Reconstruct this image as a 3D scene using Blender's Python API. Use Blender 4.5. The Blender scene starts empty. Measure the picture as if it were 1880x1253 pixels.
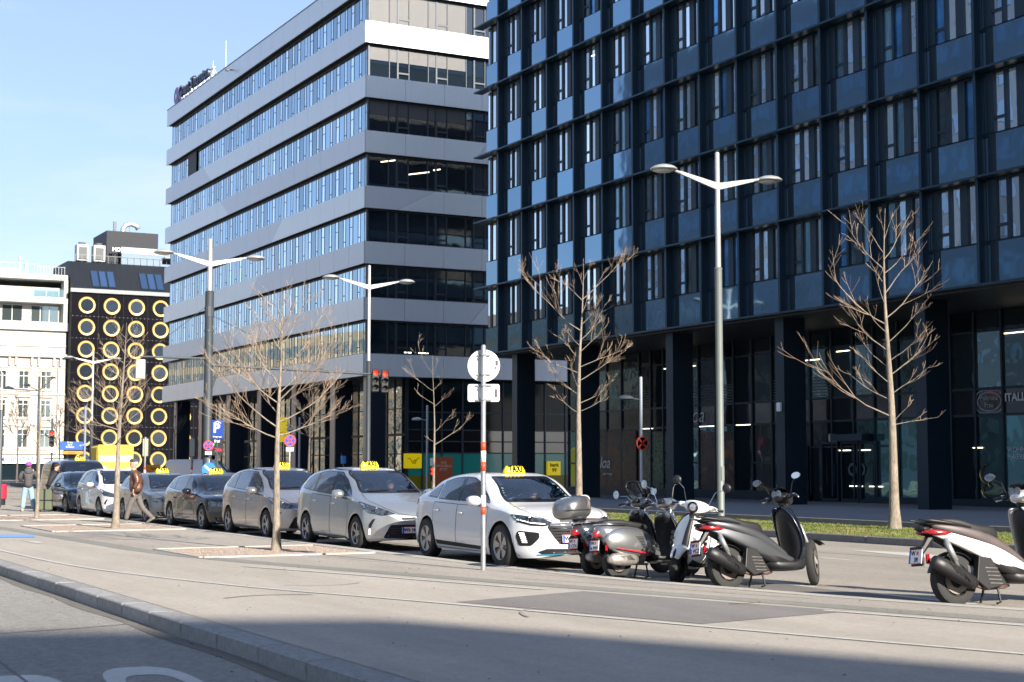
import bpy, math, random
from mathutils import Vector, Matrix, noise as mnoise
R = math.radians
random.seed(7)
scn = bpy.context.scene
col = scn.collection

# ------------------------------------------------------------ camera
cd = bpy.data.cameras.new('camera'); cam = bpy.data.objects.new('camera', cd); col.objects.link(cam)
AZ, TH = R(27.995), R(4.6239)
fwd = Vector((-math.cos(AZ)*math.cos(TH), math.sin(AZ)*math.cos(TH), math.sin(TH)))
rgt = Vector((math.sin(AZ), math.cos(AZ), 0)); upv = rgt.cross(fwd)
mw = Matrix((rgt, upv, -fwd)).transposed().to_4x4(); mw.translation = (0, 0, 1.57)
cam.matrix_world = mw
cd.sensor_width = 36.0; cd.lens = 2850/1880*36.0; cd.clip_start = .1; cd.clip_end = 3000
cd.dof.use_dof = True; cd.dof.focus_distance = 27.0; cd.dof.aperture_fstop = 4.0
scn.camera = cam

# ------------------------------------------------------------ light
SUN_EL, SUN_AZ = R(24.0), R(7.5)      # azimuth measured from +X towards +Y
sd = Vector((math.cos(SUN_EL)*math.cos(SUN_AZ), math.cos(SUN_EL)*math.sin(SUN_AZ), math.sin(SUN_EL)))
sl = bpy.data.lights.new('sun', 'SUN'); sl.energy = 4.2; sl.angle = R(.53); sl.color = (1, .92, .80)
so = bpy.data.objects.new('sun', sl); col.objects.link(so)
so.rotation_euler = sd.to_track_quat('Z', 'Y').to_euler()
w = bpy.data.worlds.new('World'); scn.world = w; w.use_nodes = True
nt = w.node_tree; nt.nodes.clear()
def N(t, typ, **k):
    n = t.nodes.new(typ)
    for a, b in k.items():
        if a.startswith('i_'):
            n.inputs[a[2:].replace('_', ' ')].default_value = b
        else: setattr(n, a, b)
    return n
sky = N(nt, 'ShaderNodeTexSky', sky_type='NISHITA', sun_disc=False, sun_elevation=SUN_EL,
        sun_rotation=math.pi/2-SUN_AZ, air_density=1.0, dust_density=.7, ozone_density=1.6, altitude=200)
tc = N(nt, 'ShaderNodeTexCoord'); mp = N(nt, 'ShaderNodeMapping'); mp.inputs['Scale'].default_value = (1.2, 1.2, 5)
nz = N(nt, 'ShaderNodeTexNoise', i_Scale=2.2, i_Detail=9.0, i_Roughness=.62)
cr = N(nt, 'ShaderNodeValToRGB'); cr.color_ramp.elements[0].position = .43; cr.color_ramp.elements[1].position = .72
sx = N(nt, 'ShaderNodeSeparateXYZ'); mr = N(nt, 'ShaderNodeMapRange'); mr.inputs[1].default_value = .0; mr.inputs[2].default_value = .34
mr.inputs[3].default_value = .9; mr.inputs[4].default_value = .10
mm = N(nt, 'ShaderNodeMath', operation='MULTIPLY'); mx = N(nt, 'ShaderNodeMixRGB'); mx.inputs[2].default_value = (5.2, 5.3, 5.5, 1)
bg = N(nt, 'ShaderNodeBackground', i_Strength=.069); wo = N(nt, 'ShaderNodeOutputWorld')
L = nt.links.new
L(tc.outputs['Generated'], mp.inputs[0]); L(mp.outputs[0], nz.inputs[0]); L(nz.outputs[0], cr.inputs[0])
L(tc.outputs['Generated'], sx.inputs[0]); L(sx.outputs[2], mr.inputs[0]); L(cr.outputs[0], mm.inputs[0]); L(mr.outputs[0], mm.inputs[1])
gm = N(nt, 'ShaderNodeGamma'); gm.inputs[1].default_value = .55; vm = N(nt, 'ShaderNodeVectorMath', operation='MULTIPLY'); vm.inputs[1].default_value = (2.4**.45, 3.84**.45*.90, 5.85**.45*.93)
L(mm.outputs[0], mx.inputs[0]); L(sky.outputs[0], gm.inputs[0]); L(gm.outputs[0], vm.inputs[0]); L(vm.outputs[0], mx.inputs[1]); L(mx.outputs[0], bg.inputs[0]); L(bg.outputs[0], wo.inputs[0])
scn.view_settings.view_transform = 'Standard'; scn.view_settings.look = 'None'
scn.view_settings.exposure = 1.6; scn.view_settings.gamma = 1; scn.view_settings.use_curve_mapping = False
scn.cycles.max_bounces = 8; scn.cycles.glossy_bounces = 4; scn.cycles.transparent_max_bounces = 12

# ------------------------------------------------------------ materials
def mat(name, c, rough=.6, metal=0., var=0., vs=3., bump=0., bs=40., spec=.5, coat=0., emit=None, es=1., dirt=0., stretch=None, ior=None, wave=0., rnd=0., coords='Object'):
    m = bpy.data.materials.new(name); m.use_nodes = True; t = m.node_tree; p = t.nodes['Principled BSDF']; l = t.links.new
    p.inputs['Base Color'].default_value = (*c, 1); p.inputs['Roughness'].default_value = rough; p.inputs['Metallic'].default_value = metal
    p.inputs['Specular IOR Level'].default_value = spec; p.inputs['Coat Weight'].default_value = coat; p.inputs['Coat Roughness'].default_value = .03
    if ior: p.inputs['IOR'].default_value = ior
    if emit: p.inputs['Emission Color'].default_value = (*emit, 1); p.inputs['Emission Strength'].default_value = es
    g = None
    if var or bump or dirt or wave:
        g = N(t, 'ShaderNodeTexCoord'); mpn = N(t, 'ShaderNodeMapping'); l(g.outputs[coords], mpn.inputs[0])
        if stretch: mpn.inputs['Scale'].default_value = stretch
    last = None
    if var:
        n1 = N(t, 'ShaderNodeTexNoise', i_Scale=vs, i_Detail=8., i_Roughness=.65); l(mpn.outputs[0], n1.inputs[0])
        mr = N(t, 'ShaderNodeMapRange'); l(n1.outputs[0], mr.inputs[0]); mr.inputs[1].default_value = .3; mr.inputs[2].default_value = .7
        mr.inputs[3].default_value = 1-var; mr.inputs[4].default_value = 1+var
        hs = N(t, 'ShaderNodeVectorMath', operation='SCALE'); hs.inputs[0].default_value = c; l(mr.outputs[0], hs.inputs['Scale'])
        last = hs.outputs[0]
    if rnd:
        oi = N(t, 'ShaderNodeObjectInfo'); mr2 = N(t, 'ShaderNodeMapRange'); l(oi.outputs['Random'], mr2.inputs[0]); mr2.inputs[3].default_value = 1-rnd; mr2.inputs[4].default_value = 1+rnd
        h2 = N(t, 'ShaderNodeVectorMath', operation='SCALE'); h2.inputs[0].default_value = c
        if last: l(last, h2.inputs[0])
        l(mr2.outputs[0], h2.inputs['Scale']); last = h2.outputs[0]
    if dirt:
        n2 = N(t, 'ShaderNodeTexNoise', i_Scale=vs*.17, i_Detail=5., i_Roughness=.6); l(g.outputs['Object'], n2.inputs[0])
        mr3 = N(t, 'ShaderNodeMapRange'); l(n2.outputs[0], mr3.inputs[0]); mr3.inputs[1].default_value = .35; mr3.inputs[2].default_value = .65; mr3.inputs[3].default_value = 1-dirt; mr3.inputs[4].default_value = 1.0
        h3 = N(t, 'ShaderNodeVectorMath', operation='SCALE'); h3.inputs[0].default_value = c
        if last: l(last, h3.inputs[0])
        l(mr3.outputs[0], h3.inputs['Scale']); last = h3.outputs[0]
    if last: l(last, p.inputs['Base Color'])
    if bump or wave:
        prev = None
        if bump:
            n3 = N(t, 'ShaderNodeTexNoise', i_Scale=bs, i_Detail=4.); l(mpn.outputs[0], n3.inputs[0])
            b = N(t, 'ShaderNodeBump', i_Strength=min(1, bump), i_Distance=.02); l(n3.outputs[0], b.inputs['Height']); prev = b
        if wave:
            n4 = N(t, 'ShaderNodeTexNoise', i_Scale=.9, i_Detail=1.5); 
            if rnd >= 0:
                oi2 = N(t, 'ShaderNodeObjectInfo'); ad = N(t, 'ShaderNodeVectorMath', operation='ADD'); sc_ = N(t, 'ShaderNodeVectorMath', operation='SCALE'); sc_.inputs[0].default_value = (37, 11, 23)
                l(oi2.outputs['Random'], sc_.inputs['Scale']); l(mpn.outputs[0], ad.inputs[0]); l(sc_.outputs[0], ad.inputs[1]); l(ad.outputs[0], n4.inputs[0])
            b2 = N(t, 'ShaderNodeBump', i_Strength=1., i_Distance=wave); l(n4.outputs[0], b2.inputs['Height'])
            if prev: l(prev.outputs[0], b2.inputs['Normal'])
            prev = b2
        l(prev.outputs[0], p.inputs['Normal'])
    return m
def glassmat(name, tint, refl=.25, rough=.0, trans=.6, wave=0., sp=1.45):
    m = bpy.data.materials.new(name); m.use_nodes = True; t = m.node_tree; t.nodes.clear(); l = t.links.new
    tr = N(t, 'ShaderNodeBsdfTransparent'); tr.inputs[0].default_value = (*tint, 1)
    gl = N(t, 'ShaderNodeBsdfGlossy', i_Roughness=rough); gl.inputs[0].default_value = (.95, .97, 1, 1)
    fr = N(t, 'ShaderNodeFresnel', i_IOR=sp); mp_ = N(t, 'ShaderNodeMapRange'); mp_.inputs[1].default_value = 0; mp_.inputs[2].default_value = 1
    mp_.inputs[3].default_value = refl; mp_.inputs[4].default_value = 1
    ms = N(t, 'ShaderNodeMixShader'); o = N(t, 'ShaderNodeOutputMaterial')
    l(fr.outputs[0], mp_.inputs[0]); l(mp_.outputs[0], ms.inputs[0]); l(tr.outputs[0], ms.inputs[1]); l(gl.outputs[0], ms.inputs[2]); l(ms.outputs[0], o.inputs[0])
    if wave:
        g = N(t, 'ShaderNodeTexCoord'); n4 = N(t, 'ShaderNodeTexNoise', i_Scale=.8, i_Detail=1.); l(g.outputs['Object'], n4.inputs[0])
        b2 = N(t, 'ShaderNodeBump', i_Strength=1., i_Distance=wave); l(n4.outputs[0], b2.inputs['Height']); l(b2.outputs[0], gl.inputs['Normal'])
    return m
_mc = {}
def flat(c, rough=.5, metal=0., coat=0., spec=.5):
    k = (c, rough, metal, coat, spec)
    if k not in _mc: _mc[k] = mat('paint_%d' % len(_mc), c, rough, metal, coat=coat, spec=spec, var=.06, vs=5)
    return _mc[k]

# ------------------------------------------------------------ mesh builder
class MB:
    def __init__(s): s.v = []; s.f = []; s.mi = []; s.m = 0
    def add(s, vs, fs):
        b = len(s.v); s.v += [tuple(v) for v in vs]; s.f += [tuple(i+b for i in f) for f in fs]; s.mi += [s.m]*len(fs); return s
    def box(s, x0, x1, y0, y1, z0, z1):
        return s.add([(x0,y0,z0),(x1,y0,z0),(x1,y1,z0),(x0,y1,z0),(x0,y0,z1),(x1,y0,z1),(x1,y1,z1),(x0,y1,z1)],
              [(0,3,2,1),(4,5,6,7),(0,1,5,4),(1,2,6,5),(2,3,7,6),(3,0,4,7)])
    def rbox(s, x0, x1, y0, y1, z0, z1, b):      # box with chamfered edges
        vs = []
        for (z, e) in ((z0, b), (z0+b, 0), (z1-b, 0), (z1, b)):
            xa, xb, ya, yb = x0+e, x1-e, y0+e, y1-e
            c = b
            vs += [(xa+c,ya,z),(xb-c,ya,z),(xb,ya+c,z),(xb,yb-c,z),(xb-c,yb,z),(xa+c,yb,z),(xa,yb-c,z),(xa,ya+c,z)]
        fs = [tuple(range(7,-1,-1)), tuple(range(24,32))]
        for k in range(3):
            for i in range(8):
                j = (i+1) % 8; fs.append((k*8+i, k*8+j, k*8+8+j, k*8+8+i))
        return s.add(vs, fs)
    def prism(s, poly, axis, a, b):      # poly: list of 2d points; axis 'x','y','z' extruded from a to b
        n = len(poly)
        def P(p, t): return (t, p[0], p[1]) if axis == 'x' else ((p[0], t, p[1]) if axis == 'y' else (p[0], p[1], t))
        vs = [P(p, a) for p in poly]+[P(p, b) for p in poly]
        ar = sum(poly[i][0]*poly[(i+1)%n][1]-poly[(i+1)%n][0]*poly[i][1] for i in range(n))
        flip = (ar > 0) ^ (axis == 'y') ^ (b < a)
        fs = [tuple(range(n)), tuple(range(2*n-1, n-1, -1))]+[(i, i+n, (i+1)%n+n, (i+1)%n) for i in range(n)]
        if not flip: fs = [tuple(reversed(f)) for f in fs]
        return s.add(vs, fs)
    def ring(s, poly, axis, t, z=None): pass
    def tube(s, pts, rad, n=8, cap=True):
        pts = [Vector(p) for p in pts]; k = len(pts)
        if not hasattr(rad, '__len__'): rad = [rad]*k
        u = None; vs = []
        for i, p in enumerate(pts):
            d = (pts[min(i+1, k-1)]-pts[max(i-1, 0)]).normalized()
            if u is None:
                u = d.orthogonal().normalized()
                if abs(d.z) < .99: u = d.cross(Vector((0, 0, 1))).normalized()
            u = (u-d*u.dot(d)).normalized(); w_ = d.cross(u)
            for j in range(n):
                a = 2*math.pi*j/n; vs.append(p+(u*math.cos(a)+w_*math.sin(a))*rad[i])
        fs = [(i*n+j, i*n+(j+1)%n, (i+1)*n+(j+1)%n, (i+1)*n+j) for i in range(k-1) for j in range(n)]
        if cap: fs += [tuple(range(n-1, -1, -1)), tuple((k-1)*n+j for j in range(n))]
        return s.add(vs, fs)
    def lathe(s, prof, c=(0,0,0), axis='z', n=24, a0=0, a1=2*math.pi, cap=True):   # prof: (r, h)
        full = abs(a1-a0-2*math.pi) < 1e-6; m = n if full else n+1; vs = []
        for (r, h) in prof:
            for j in range(m):
                a = a0+(a1-a0)*j/n; x, y = r*math.cos(a), r*math.sin(a)
                q = (x, y, h) if axis == 'z' else ((h, x, y) if axis == 'x' else (y, h, x))
                vs.append((q[0]+c[0], q[1]+c[1], q[2]+c[2]))
        fs = []
        for i in range(len(prof)-1):
            for j in range(n):
                fs.append((i*m+j, i*m+(j+1)%m, (i+1)*m+(j+1)%m, (i+1)*m+j))
        if full and cap:
            if prof[0][0] > 1e-5: fs.append(tuple(range(n-1, -1, -1)))
            if prof[-1][0] > 1e-5: fs.append(tuple((len(prof)-1)*m+j for j in range(n)))
        return s.add(vs, fs)
    def loft(s, rings, cap=True, close=True):
        n = len(rings[0]); vs = [p for r in rings for p in r]; k = len(rings)
        nn = n if close else n-1
        fs = [(i*n+j, i*n+(j+1)%n, (i+1)*n+(j+1)%n, (i+1)*n+j) for i in range(k-1) for j in range(nn)]
        if cap: fs += [tuple(range(n-1, -1, -1)), tuple((k-1)*n+j for j in range(n))]
        return s.add(vs, fs)
    def ell(s, secs, n=16, cap=True):
        """secs: (center(x,y,z), half_y, half_z, exponent[, tilt in xz-plane radians]) swept sections"""
        rings = []
        for q in secs:
            (cx, cy, cz), hy, hz, e = q[:4]; tl = q[4] if len(q) > 4 else 0
            r = []
            for j in range(n):
                a = 2*math.pi*(j+.5)/n; ca, sa = math.cos(a), math.sin(a)
                yy = hy*math.copysign(abs(ca)**(2/e), ca); zz = hz*math.copysign(abs(sa)**(2/e), sa)
                r.append((cx-zz*math.sin(tl), cy+yy, cz+zz*math.cos(tl)))
            rings.append(r)
        return s.loft(rings, cap)
    def build(s, name, m=None, parent=None, smooth=False, sub=0, bevel=0, solid=0, auto=None, loc=None):
        me = bpy.data.meshes.new(name); me.from_pydata(s.v, [], s.f)
        ms = m if isinstance(m, (list, tuple)) else [m]
        for q in ms:
            if q: me.materials.append(q)
        if len(ms) > 1: me.polygons.foreach_set('material_index', s.mi)
        o = bpy.data.objects.new(name, me); col.objects.link(o)
        me.validate(); me.update()
        if parent: o.parent = parent
        if loc: o.location = loc
        if solid: md = o.modifiers.new('s', 'SOLIDIFY'); md.thickness = solid; md.offset = -1
        if bevel: md = o.modifiers.new('b', 'BEVEL'); md.width = bevel; md.segments = 2; md.limit_method = 'ANGLE'; md.angle_limit = R(35)
        if sub: md = o.modifiers.new('u', 'SUBSURF'); md.levels = sub; md.render_levels = sub
        if smooth:
            me.polygons.foreach_set('use_smooth', [True]*len(me.polygons))
            if auto:
                try: me.set_sharp_from_angle(angle=R(auto))
                except Exception: pass
        return o
def tag(o, label=None, cat=None, group=None, kind=None):
    if label: o['label'] = label
    if cat: o['category'] = cat
    if group: o['group'] = group
    if kind: o['kind'] = kind
    return o
def thing(name, label, cat, loc=(0,0,0), rz=0., group=None):
    o = bpy.data.objects.new(name, None); col.objects.link(o); o.location = loc; o.rotation_euler = (0, 0, rz)
    o.empty_display_size = .2
    return tag(o, label, cat, group)
def inst(src, name=None, parent=None, loc=None, rot=None, scale=None):
    o = src.copy(); col.objects.link(o)
    if parent: o.parent = parent
    if loc is not None: o.location = loc
    if rot is not None: o.rotation_euler = rot
    if scale is not None: o.scale = scale
    for k in ('label', 'category', 'group'):
        if k in o and parent: del o[k]
    return o
def kids(o): return [c for c in bpy.data.objects if c.parent == o]
def copy_tree(o, parent=None):
    c = o.copy(); col.objects.link(c)
    if parent: c.parent = parent
    for ch in kids(o): copy_tree(ch, c)
    return c
def text(s, name, m, size, mtx, parent=None, ext=.002, align='CENTER', shear=0., bold=0., spacing=1.):
    cu = bpy.data.curves.new(name, 'FONT'); cu.body = s; cu.size = size; cu.extrude = ext; cu.align_x = align; cu.align_y = 'CENTER'; cu.shear = shear; cu.offset = bold; cu.space_character = spacing; cu.resolution_u = 3
    t = bpy.data.objects.new(name, cu); col.objects.link(t); dg = bpy.context.evaluated_depsgraph_get()
    me = bpy.data.meshes.new_from_object(t.evaluated_get(dg)); bpy.data.objects.remove(t)
    me.materials.clear(); me.materials.append(m)
    o = bpy.data.objects.new(name, me); col.objects.link(o)
    if parent: o.parent = parent
    o.matrix_local = mtx
    return o
def frame(origin, ex, ey):     # matrix whose local x,y axes are ex, ey
    ex = Vector(ex).normalized(); ey = Vector(ey).normalized(); ez = ex.cross(ey)
    m = Matrix((ex, ey, ez)).transposed().to_4x4(); m.translation = origin; return m
FY = lambda p: frame(p, (1,0,0), (0,0,1))        # text on a face looking to -Y
FX = lambda p: frame(p, (0,1,0), (0,0,1))        # text on a face looking to +X
# ------------------------------------------------------------ ground
def asphalt(name, c, dirt=.12, fine=.16, bump=.35, scale=60, stretch=None):
    m = mat(name, c, .88, var=fine, vs=scale*2, bump=bump, bs=scale*3, spec=.25, dirt=dirt, stretch=stretch)
    t = m.node_tree; p = t.nodes['Principled BSDF']; l = t.links.new
    src = p.inputs['Base Color'].links[0].from_socket
    g = N(t, 'ShaderNodeTexCoord'); mp_ = N(t, 'ShaderNodeMapping'); mp_.inputs['Scale'].default_value = (.12, .6, 1); mp_.inputs['Rotation'].default_value = (0, 0, R(-14)); l(g.outputs['Object'], mp_.inputs[0])
    n1 = N(t, 'ShaderNodeTexNoise', i_Scale=1.3, i_Detail=8., i_Roughness=.7); l(mp_.outputs[0], n1.inputs[0])
    r1 = N(t, 'ShaderNodeMapRange'); r1.inputs[1].default_value = .35; r1.inputs[2].default_value = .7; r1.inputs[3].default_value = 1.03; r1.inputs[4].default_value = .80; l(n1.outputs[0], r1.inputs[0])
    n2 = N(t, 'ShaderNodeTexVoronoi', i_Scale=.9); l(g.outputs['Object'], n2.inputs[0])      # small oil / gum spots
    r2 = N(t, 'ShaderNodeMapRange'); r2.inputs[1].default_value = .0; r2.inputs[2].default_value = .05; r2.inputs[3].default_value = .72; r2.inputs[4].default_value = 1.; l(n2.outputs[0], r2.inputs[0])
    n5 = N(t, 'ShaderNodeTexNoise', i_Scale=6., i_Detail=6., i_Roughness=.75); l(g.outputs['Object'], n5.inputs[0]); r5 = N(t, 'ShaderNodeMapRange'); r5.inputs[1].default_value = .3; r5.inputs[2].default_value = .7; r5.inputs[3].default_value = .92; r5.inputs[4].default_value = 1.07; l(n5.outputs[0], r5.inputs[0])
    a0 = N(t, 'ShaderNodeMath', operation='MULTIPLY'); l(r5.outputs[0], a0.inputs[0]); l(r1.outputs[0], a0.inputs[1]); r1 = a0
    a = N(t, 'ShaderNodeMath', operation='MULTIPLY'); l(r1.outputs[0], a.inputs[0]); l(r2.outputs[0], a.inputs[1])
    h = N(t, 'ShaderNodeVectorMath', operation='SCALE'); l(src, h.inputs[0]); l(a.outputs[0], h.inputs['Scale']); l(h.outputs[0], p.inputs['Base Color'])
    return m
M_path = asphalt('worn_path_asphalt', (.415, .375, .325))
M_pave = asphalt('pavement_asphalt', (.39, .352, .305), dirt=.2)
M_road = asphalt('road_asphalt', (.345, .31, .265), dirt=.18)
M_near = asphalt('near_road_asphalt', (.32, .305, .28), dirt=.25, fine=.4, scale=34, bump=.6)
M_patch = asphalt('patch_asphalt', (.215, .2, .19))
M_plaza = mat('plaza_slab', (.23, .235, .25), .7, var=.1, vs=8, bump=.15, bs=80, rnd=.05)
M_kerb = mat('granite_kerb', (.30, .295, .285), .75, var=.22, vs=60, bump=.3, bs=120, dirt=.25, rnd=.10)
M_kerbd = mat('dark_kerb', (.17, .165, .16), .8, var=.2, vs=30, bump=.3, bs=90, dirt=.2, rnd=.08)
M_line = mat('road_paint', (.50, .485, .45), .7, var=.16, vs=14, bump=.2, bs=90, dirt=.12)
M_blue = mat('blue_paint', (.15, .30, .55), .7, var=.2, vs=14)
M_gravel = mat('pit_gravel', (.36, .28, .225), .95, var=.35, vs=60, bump=.9, bs=70)
M_conc = mat('pale_concrete', (.40, .375, .33), .85, var=.15, vs=20, bump=.3, bs=60, dirt=.15)
M_dirt = mat('bare_earth', (.12, .095, .07), .95, var=.3, vs=12, bump=.5, bs=30)

def sheet(name, poly, z, m, kind='structure', uvw=None):
    b = MB(); b.add([(x, y, z) for x, y in poly], [tuple(range(len(poly)))]); o = b.build(name, m); o['kind'] = kind; return o
def slab(name, poly, z0, z1, m):
    b = MB(); b.prism(poly, 'z', z0, z1); o = b.build(name, m); o['kind'] = 'structure'; return o
def offs(pts, d):
    out = []
    for i, p in enumerate(pts):
        a = Vector(pts[max(i-1, 0)]); c = Vector(pts[min(i+1, len(pts)-1)]); t = (c-a).normalized(); n = Vector((-t.y, t.x)); q = Vector(p)+n*d; out.append((q.x, q.y))
    return out
def smooth_line(pts, step=.5):
    P = [Vector(p) for p in pts]; out = []
    for i in range(len(P)-1):
        p0 = P[max(i-1, 0)]; p1 = P[i]; p2 = P[i+1]; p3 = P[min(i+2, len(P)-1)]; n = max(2, int((p2-p1).length/step))
        if (p2-p1).length > 60: n = 2
        for k in range(n):
            t = k/n; t2, t3 = t*t, t*t*t
            if (p2-p1).length > 25: q = p1.lerp(p2, t)
            else: q = .5*((2*p1)+(p2-p0)*t+(2*p0-5*p1+4*p2-p3)*t2+(-p0+3*p1-3*p2+p3)*t3)
            out.append((q.x, q.y))
    out.append(tuple(P[-1])); return out
def ribbon(name, pts, w_, z, m, kind='structure', part_of=None):
    a = offs(pts, w_/2); b_ = offs(pts, -w_/2); n = len(pts); b = MB()
    b.add([(x, y, z) for x, y in a]+[(x, y, z) for x, y in b_], [(i, i+n, i+n+1, i+1) for i in range(n-1)])
    o = b.build(name, m, part_of)
    if not part_of: o['kind'] = kind
    return o

g_ = sheet('ground', [(-1500, -900), (300, -900), (300, 900), (-1500, 900)], -.30, asphalt('far_ground', (.22, .21, .2)))
near_road = sheet('near_road', [(-190, -16), (40, -16), (40, 4.6), (-190, 4.6)], -.15, M_near)
bay = smooth_line([(-140, 11.55), (-60, 11.55), (-26, 11.56), (-22, 11.6), (-19.4, 11.72), (-17.6, 11.98), (-16, 12.3), (-14.5, 12.66), (-13, 13.1), (-10, 14.2), (-4, 16.8), (8, 23)])
slab('pavement', [(-190, 4.72), (40, 4.72), (40, 40), (8, 23)][:2]+[(40, 26)]+[bay[-1]]+list(reversed(bay[:-1]))+[(-190, 11.55)], -.28, 0, M_pave)
slab('road', [(-190, 11.4), (60, 11.4), (60, 22.4), (-190, 22.4)], -.29, -.07, M_road)
# bike path on the pavement
l1 = smooth_line([(-60, 5.1), (-45, 5.15), (-34, 5.2), (-30.6, 5.28), (-25.8, 5.45), (-22.7, 5.85), (-19.5, 6.6), (-17.4, 7.35), (-15.2, 8.1), (-12.2, 9.05), (-9.6, 9.95), (-5, 11.6), (2, 14.4)])
l2 = smooth_line([(-26, 7.2), (-23.7, 7.82), (-20.6, 8.8), (-18.0, 9.56), (-16.8, 9.95), (-13.5, 11.02), (-11.1, 11.78), (-7, 13.1), (2, 16.2)])
bd = smooth_line([(-44, 7.1), (-36, 7.4), (-31.7, 7.55), (-29.4, 7.62), (-26.5, 7.95), (-23.9, 8.5), (-21.4, 9.2), (-19.1, 9.84), (-17.9, 10.2), (-14.9, 11.14), (-11.6, 12.12), (-7, 13.6), (2, 16.8)])
sheet('bike_path', [(-190, 4.80), (2, 4.80)]+[(x, y) for x, y in reversed(bd)]+[(-190, 7.1)], .004, M_path)
M_band = asphalt('edging_band', (.27, .265, .235), dirt=.25)
ribbon('edging_strip', bd, .42, .008, M_band)
ribbon('path_line', l1, .085, .012, M_line)
ribbon('path_line', [p for p in l2 if p[0] < -17.2 and p[0] > -24.2], .09, .012, M_line)
ribbon('path_line', [p for p in l2 if p[0] > -13.6], .09, .012, M_line)
sheet('asphalt_patch', [(-17.0, 10.05), (-13.3, 11.22), (-12.93, 9.02), (-16.35, 7.95)], .0085, M_patch)
sheet('bike_marking', [(-37.3, 6.4), (-35.8, 6.1), (-35.6, 6.95), (-36.9, 7.15)], .012, M_blue)
sheet('path_arrow', [(-34.4, 6.35), (-32.8, 6.42), (-32.8, 6.58), (-33.4, 6.6)], .012, M_line)
# pale edge line along the parking bay
ribbon('bay_edge_strip', [(x, y-.16) for x, y in bay], .28, .0045, M_conc)
# scuff marks and tyre arcs
M_scuff = asphalt('tyre_scuff', (.33, .305, .275))
def arc(name, cx, cy, r, a0, a1, w_, z=.0125):
    ribbon(name, [(cx+r*math.cos(R(a)), cy+r*.7*math.sin(R(a))) for a in range(a0, a1, 6)], w_, z, M_scuff)
arc('tyre_mark', -16.7, 6.3, 1.6, 150, 215, .06); arc('tyre_mark', -14.0, 8.7, 1.3, 200, 260, .04); arc('tyre_mark', -20.6, 7.6, 1.2, -40, 40, .03)
for (a, b_) in (((-31, 8.9), (-24, 10.2)), ((-24, 10.2), (-17.8, 11.6)), ((-44, 9.3), (-36, 10.4)), ((-19.6, 10.4), (-14.8, 11.95))):
    ribbon('pavement_crack', [(a[0]+(b_[0]-a[0])*k/8, a[1]+(b_[1]-a[1])*k/8+random.uniform(-.05, .05)) for k in range(9)], .022, .0048, M_scuff)
ribbon('near_road_seam', [(-16.85, -3), (-16.8, 2.9), (-16.95, 3.8), (-17.2, 4.5)], .05, -.1455, M_patch)
ribbon('manhole_seam', [(-24, 2.2), (-17, 2.6), (-10, 2.4)], .03, -.1455, M_patch)
# lettering painted on the near road (only its top shows)
def annulus(name, cx, cy, ro, ri, sx_, sy_, z, m, rot=0):
    b = MB(); n = 40; c, s = math.cos(rot), math.sin(rot)
    vs = []
    for r_ in (ro, ri):
        for k in range(n):
            a = 2*math.pi*k/n; e = 3.0
            x = sx_*r_*math.copysign(abs(math.cos(a))**(2/e), math.cos(a)); y = sy_*r_*math.copysign(abs(math.sin(a))**(2/e), math.sin(a)); vs.append((cx+x*c-y*s, cy+x*s+y*c, z))
    b.add(vs, [(k, (k+1) % n, n+(k+1) % n, n+k) for k in range(n)]); o = b.build(name, m); o['kind'] = 'structure'; return o
annulus('road_letter', -12.05, 3.36, 1, .62, 1.42, .36, -.146, M_line, R(-4)); annulus('road_letter', -12.25, 2.38, 1, .6, 1.15, .33, -.146, M_line, R(-4))
# kerb stones along the near road
kerb = thing('kerb', None, None); kerb['kind'] = 'structure'
kb = MB(); kb.rbox(0, 1.19, 0, .28, -.27, .006, .014); k0 = kb.build('kerb_stone', M_kerb, kerb, loc=(-60, 4.5, 0)); tag(k0)
x = -60+1.2
while x < -4:
    inst(k0, parent=kerb, loc=(x, 4.5+random.uniform(-.004, .004), random.uniform(-.003, .002))); x += 1.2
x = -60
b = MB()
while x > -188: b.box(x-1.19, x, 4.5, 4.78, -.27, .006); x -= 1.2
o = b.build('kerb_run', M_kerb, kerb); o['kind'] = 'stuff'
# tree pits
M_leafy = mat('pit_grass', (.10, .16, .03), .9, var=.3, vs=20)
for i, (x0, x1, y0, y1) in enumerate([(-29.3, -26.3, 7.95, 11.1), (-42.4, -38.4, 7.95, 11.1), (-51.6, -47.0, 7.95, 11.1)]):
    z = .012
    o = sheet('tree_pit', [(x0, y0), (x1, y0), (x1, y1), (x0, y1)], z, M_gravel)
    e = thing('pit_edging', None, None); e['kind'] = 'structure'
    for (a, b_, c, d) in ((x0, x1, y0-.07, y0), (x0, x1, y1, y1+.07), (x0-.07, x0, y0, y1), (x1, x1+.07, y0, y1)):
        q = MB(); q.rbox(a, b_, c, d, -.05, .026, .008); q.build('edging_stone', M_conc, e)
    rr = random.Random(i); q = MB()
    for k in range(1500 if i == 0 else 600):
        px, py, s_ = rr.uniform(x0+.03, x1-.03), rr.uniform(y0+.03, y1-.03), rr.uniform(.004, .013)*(1.1 if i else 1)
        v0 = [(px+rr.uniform(-1, 1)*s_*.3+dx*s_, py+dy*s_, z+dz*s_) for dx, dy, dz in ((-1, -1, 0), (1, -.8, 0), (.9, 1, 0), (-.8, 1, 0), (0, 0, 1.0))]
        q.add(v0, [(0, 1, 4), (1, 2, 4), (2, 3, 4), (3, 0, 4)])
    o = q.build('gravel', M_gravel); o['kind'] = 'stuff'; o['label'] = 'loose pinkish gravel in a tree pit'; o['category'] = 'gravel'
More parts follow.
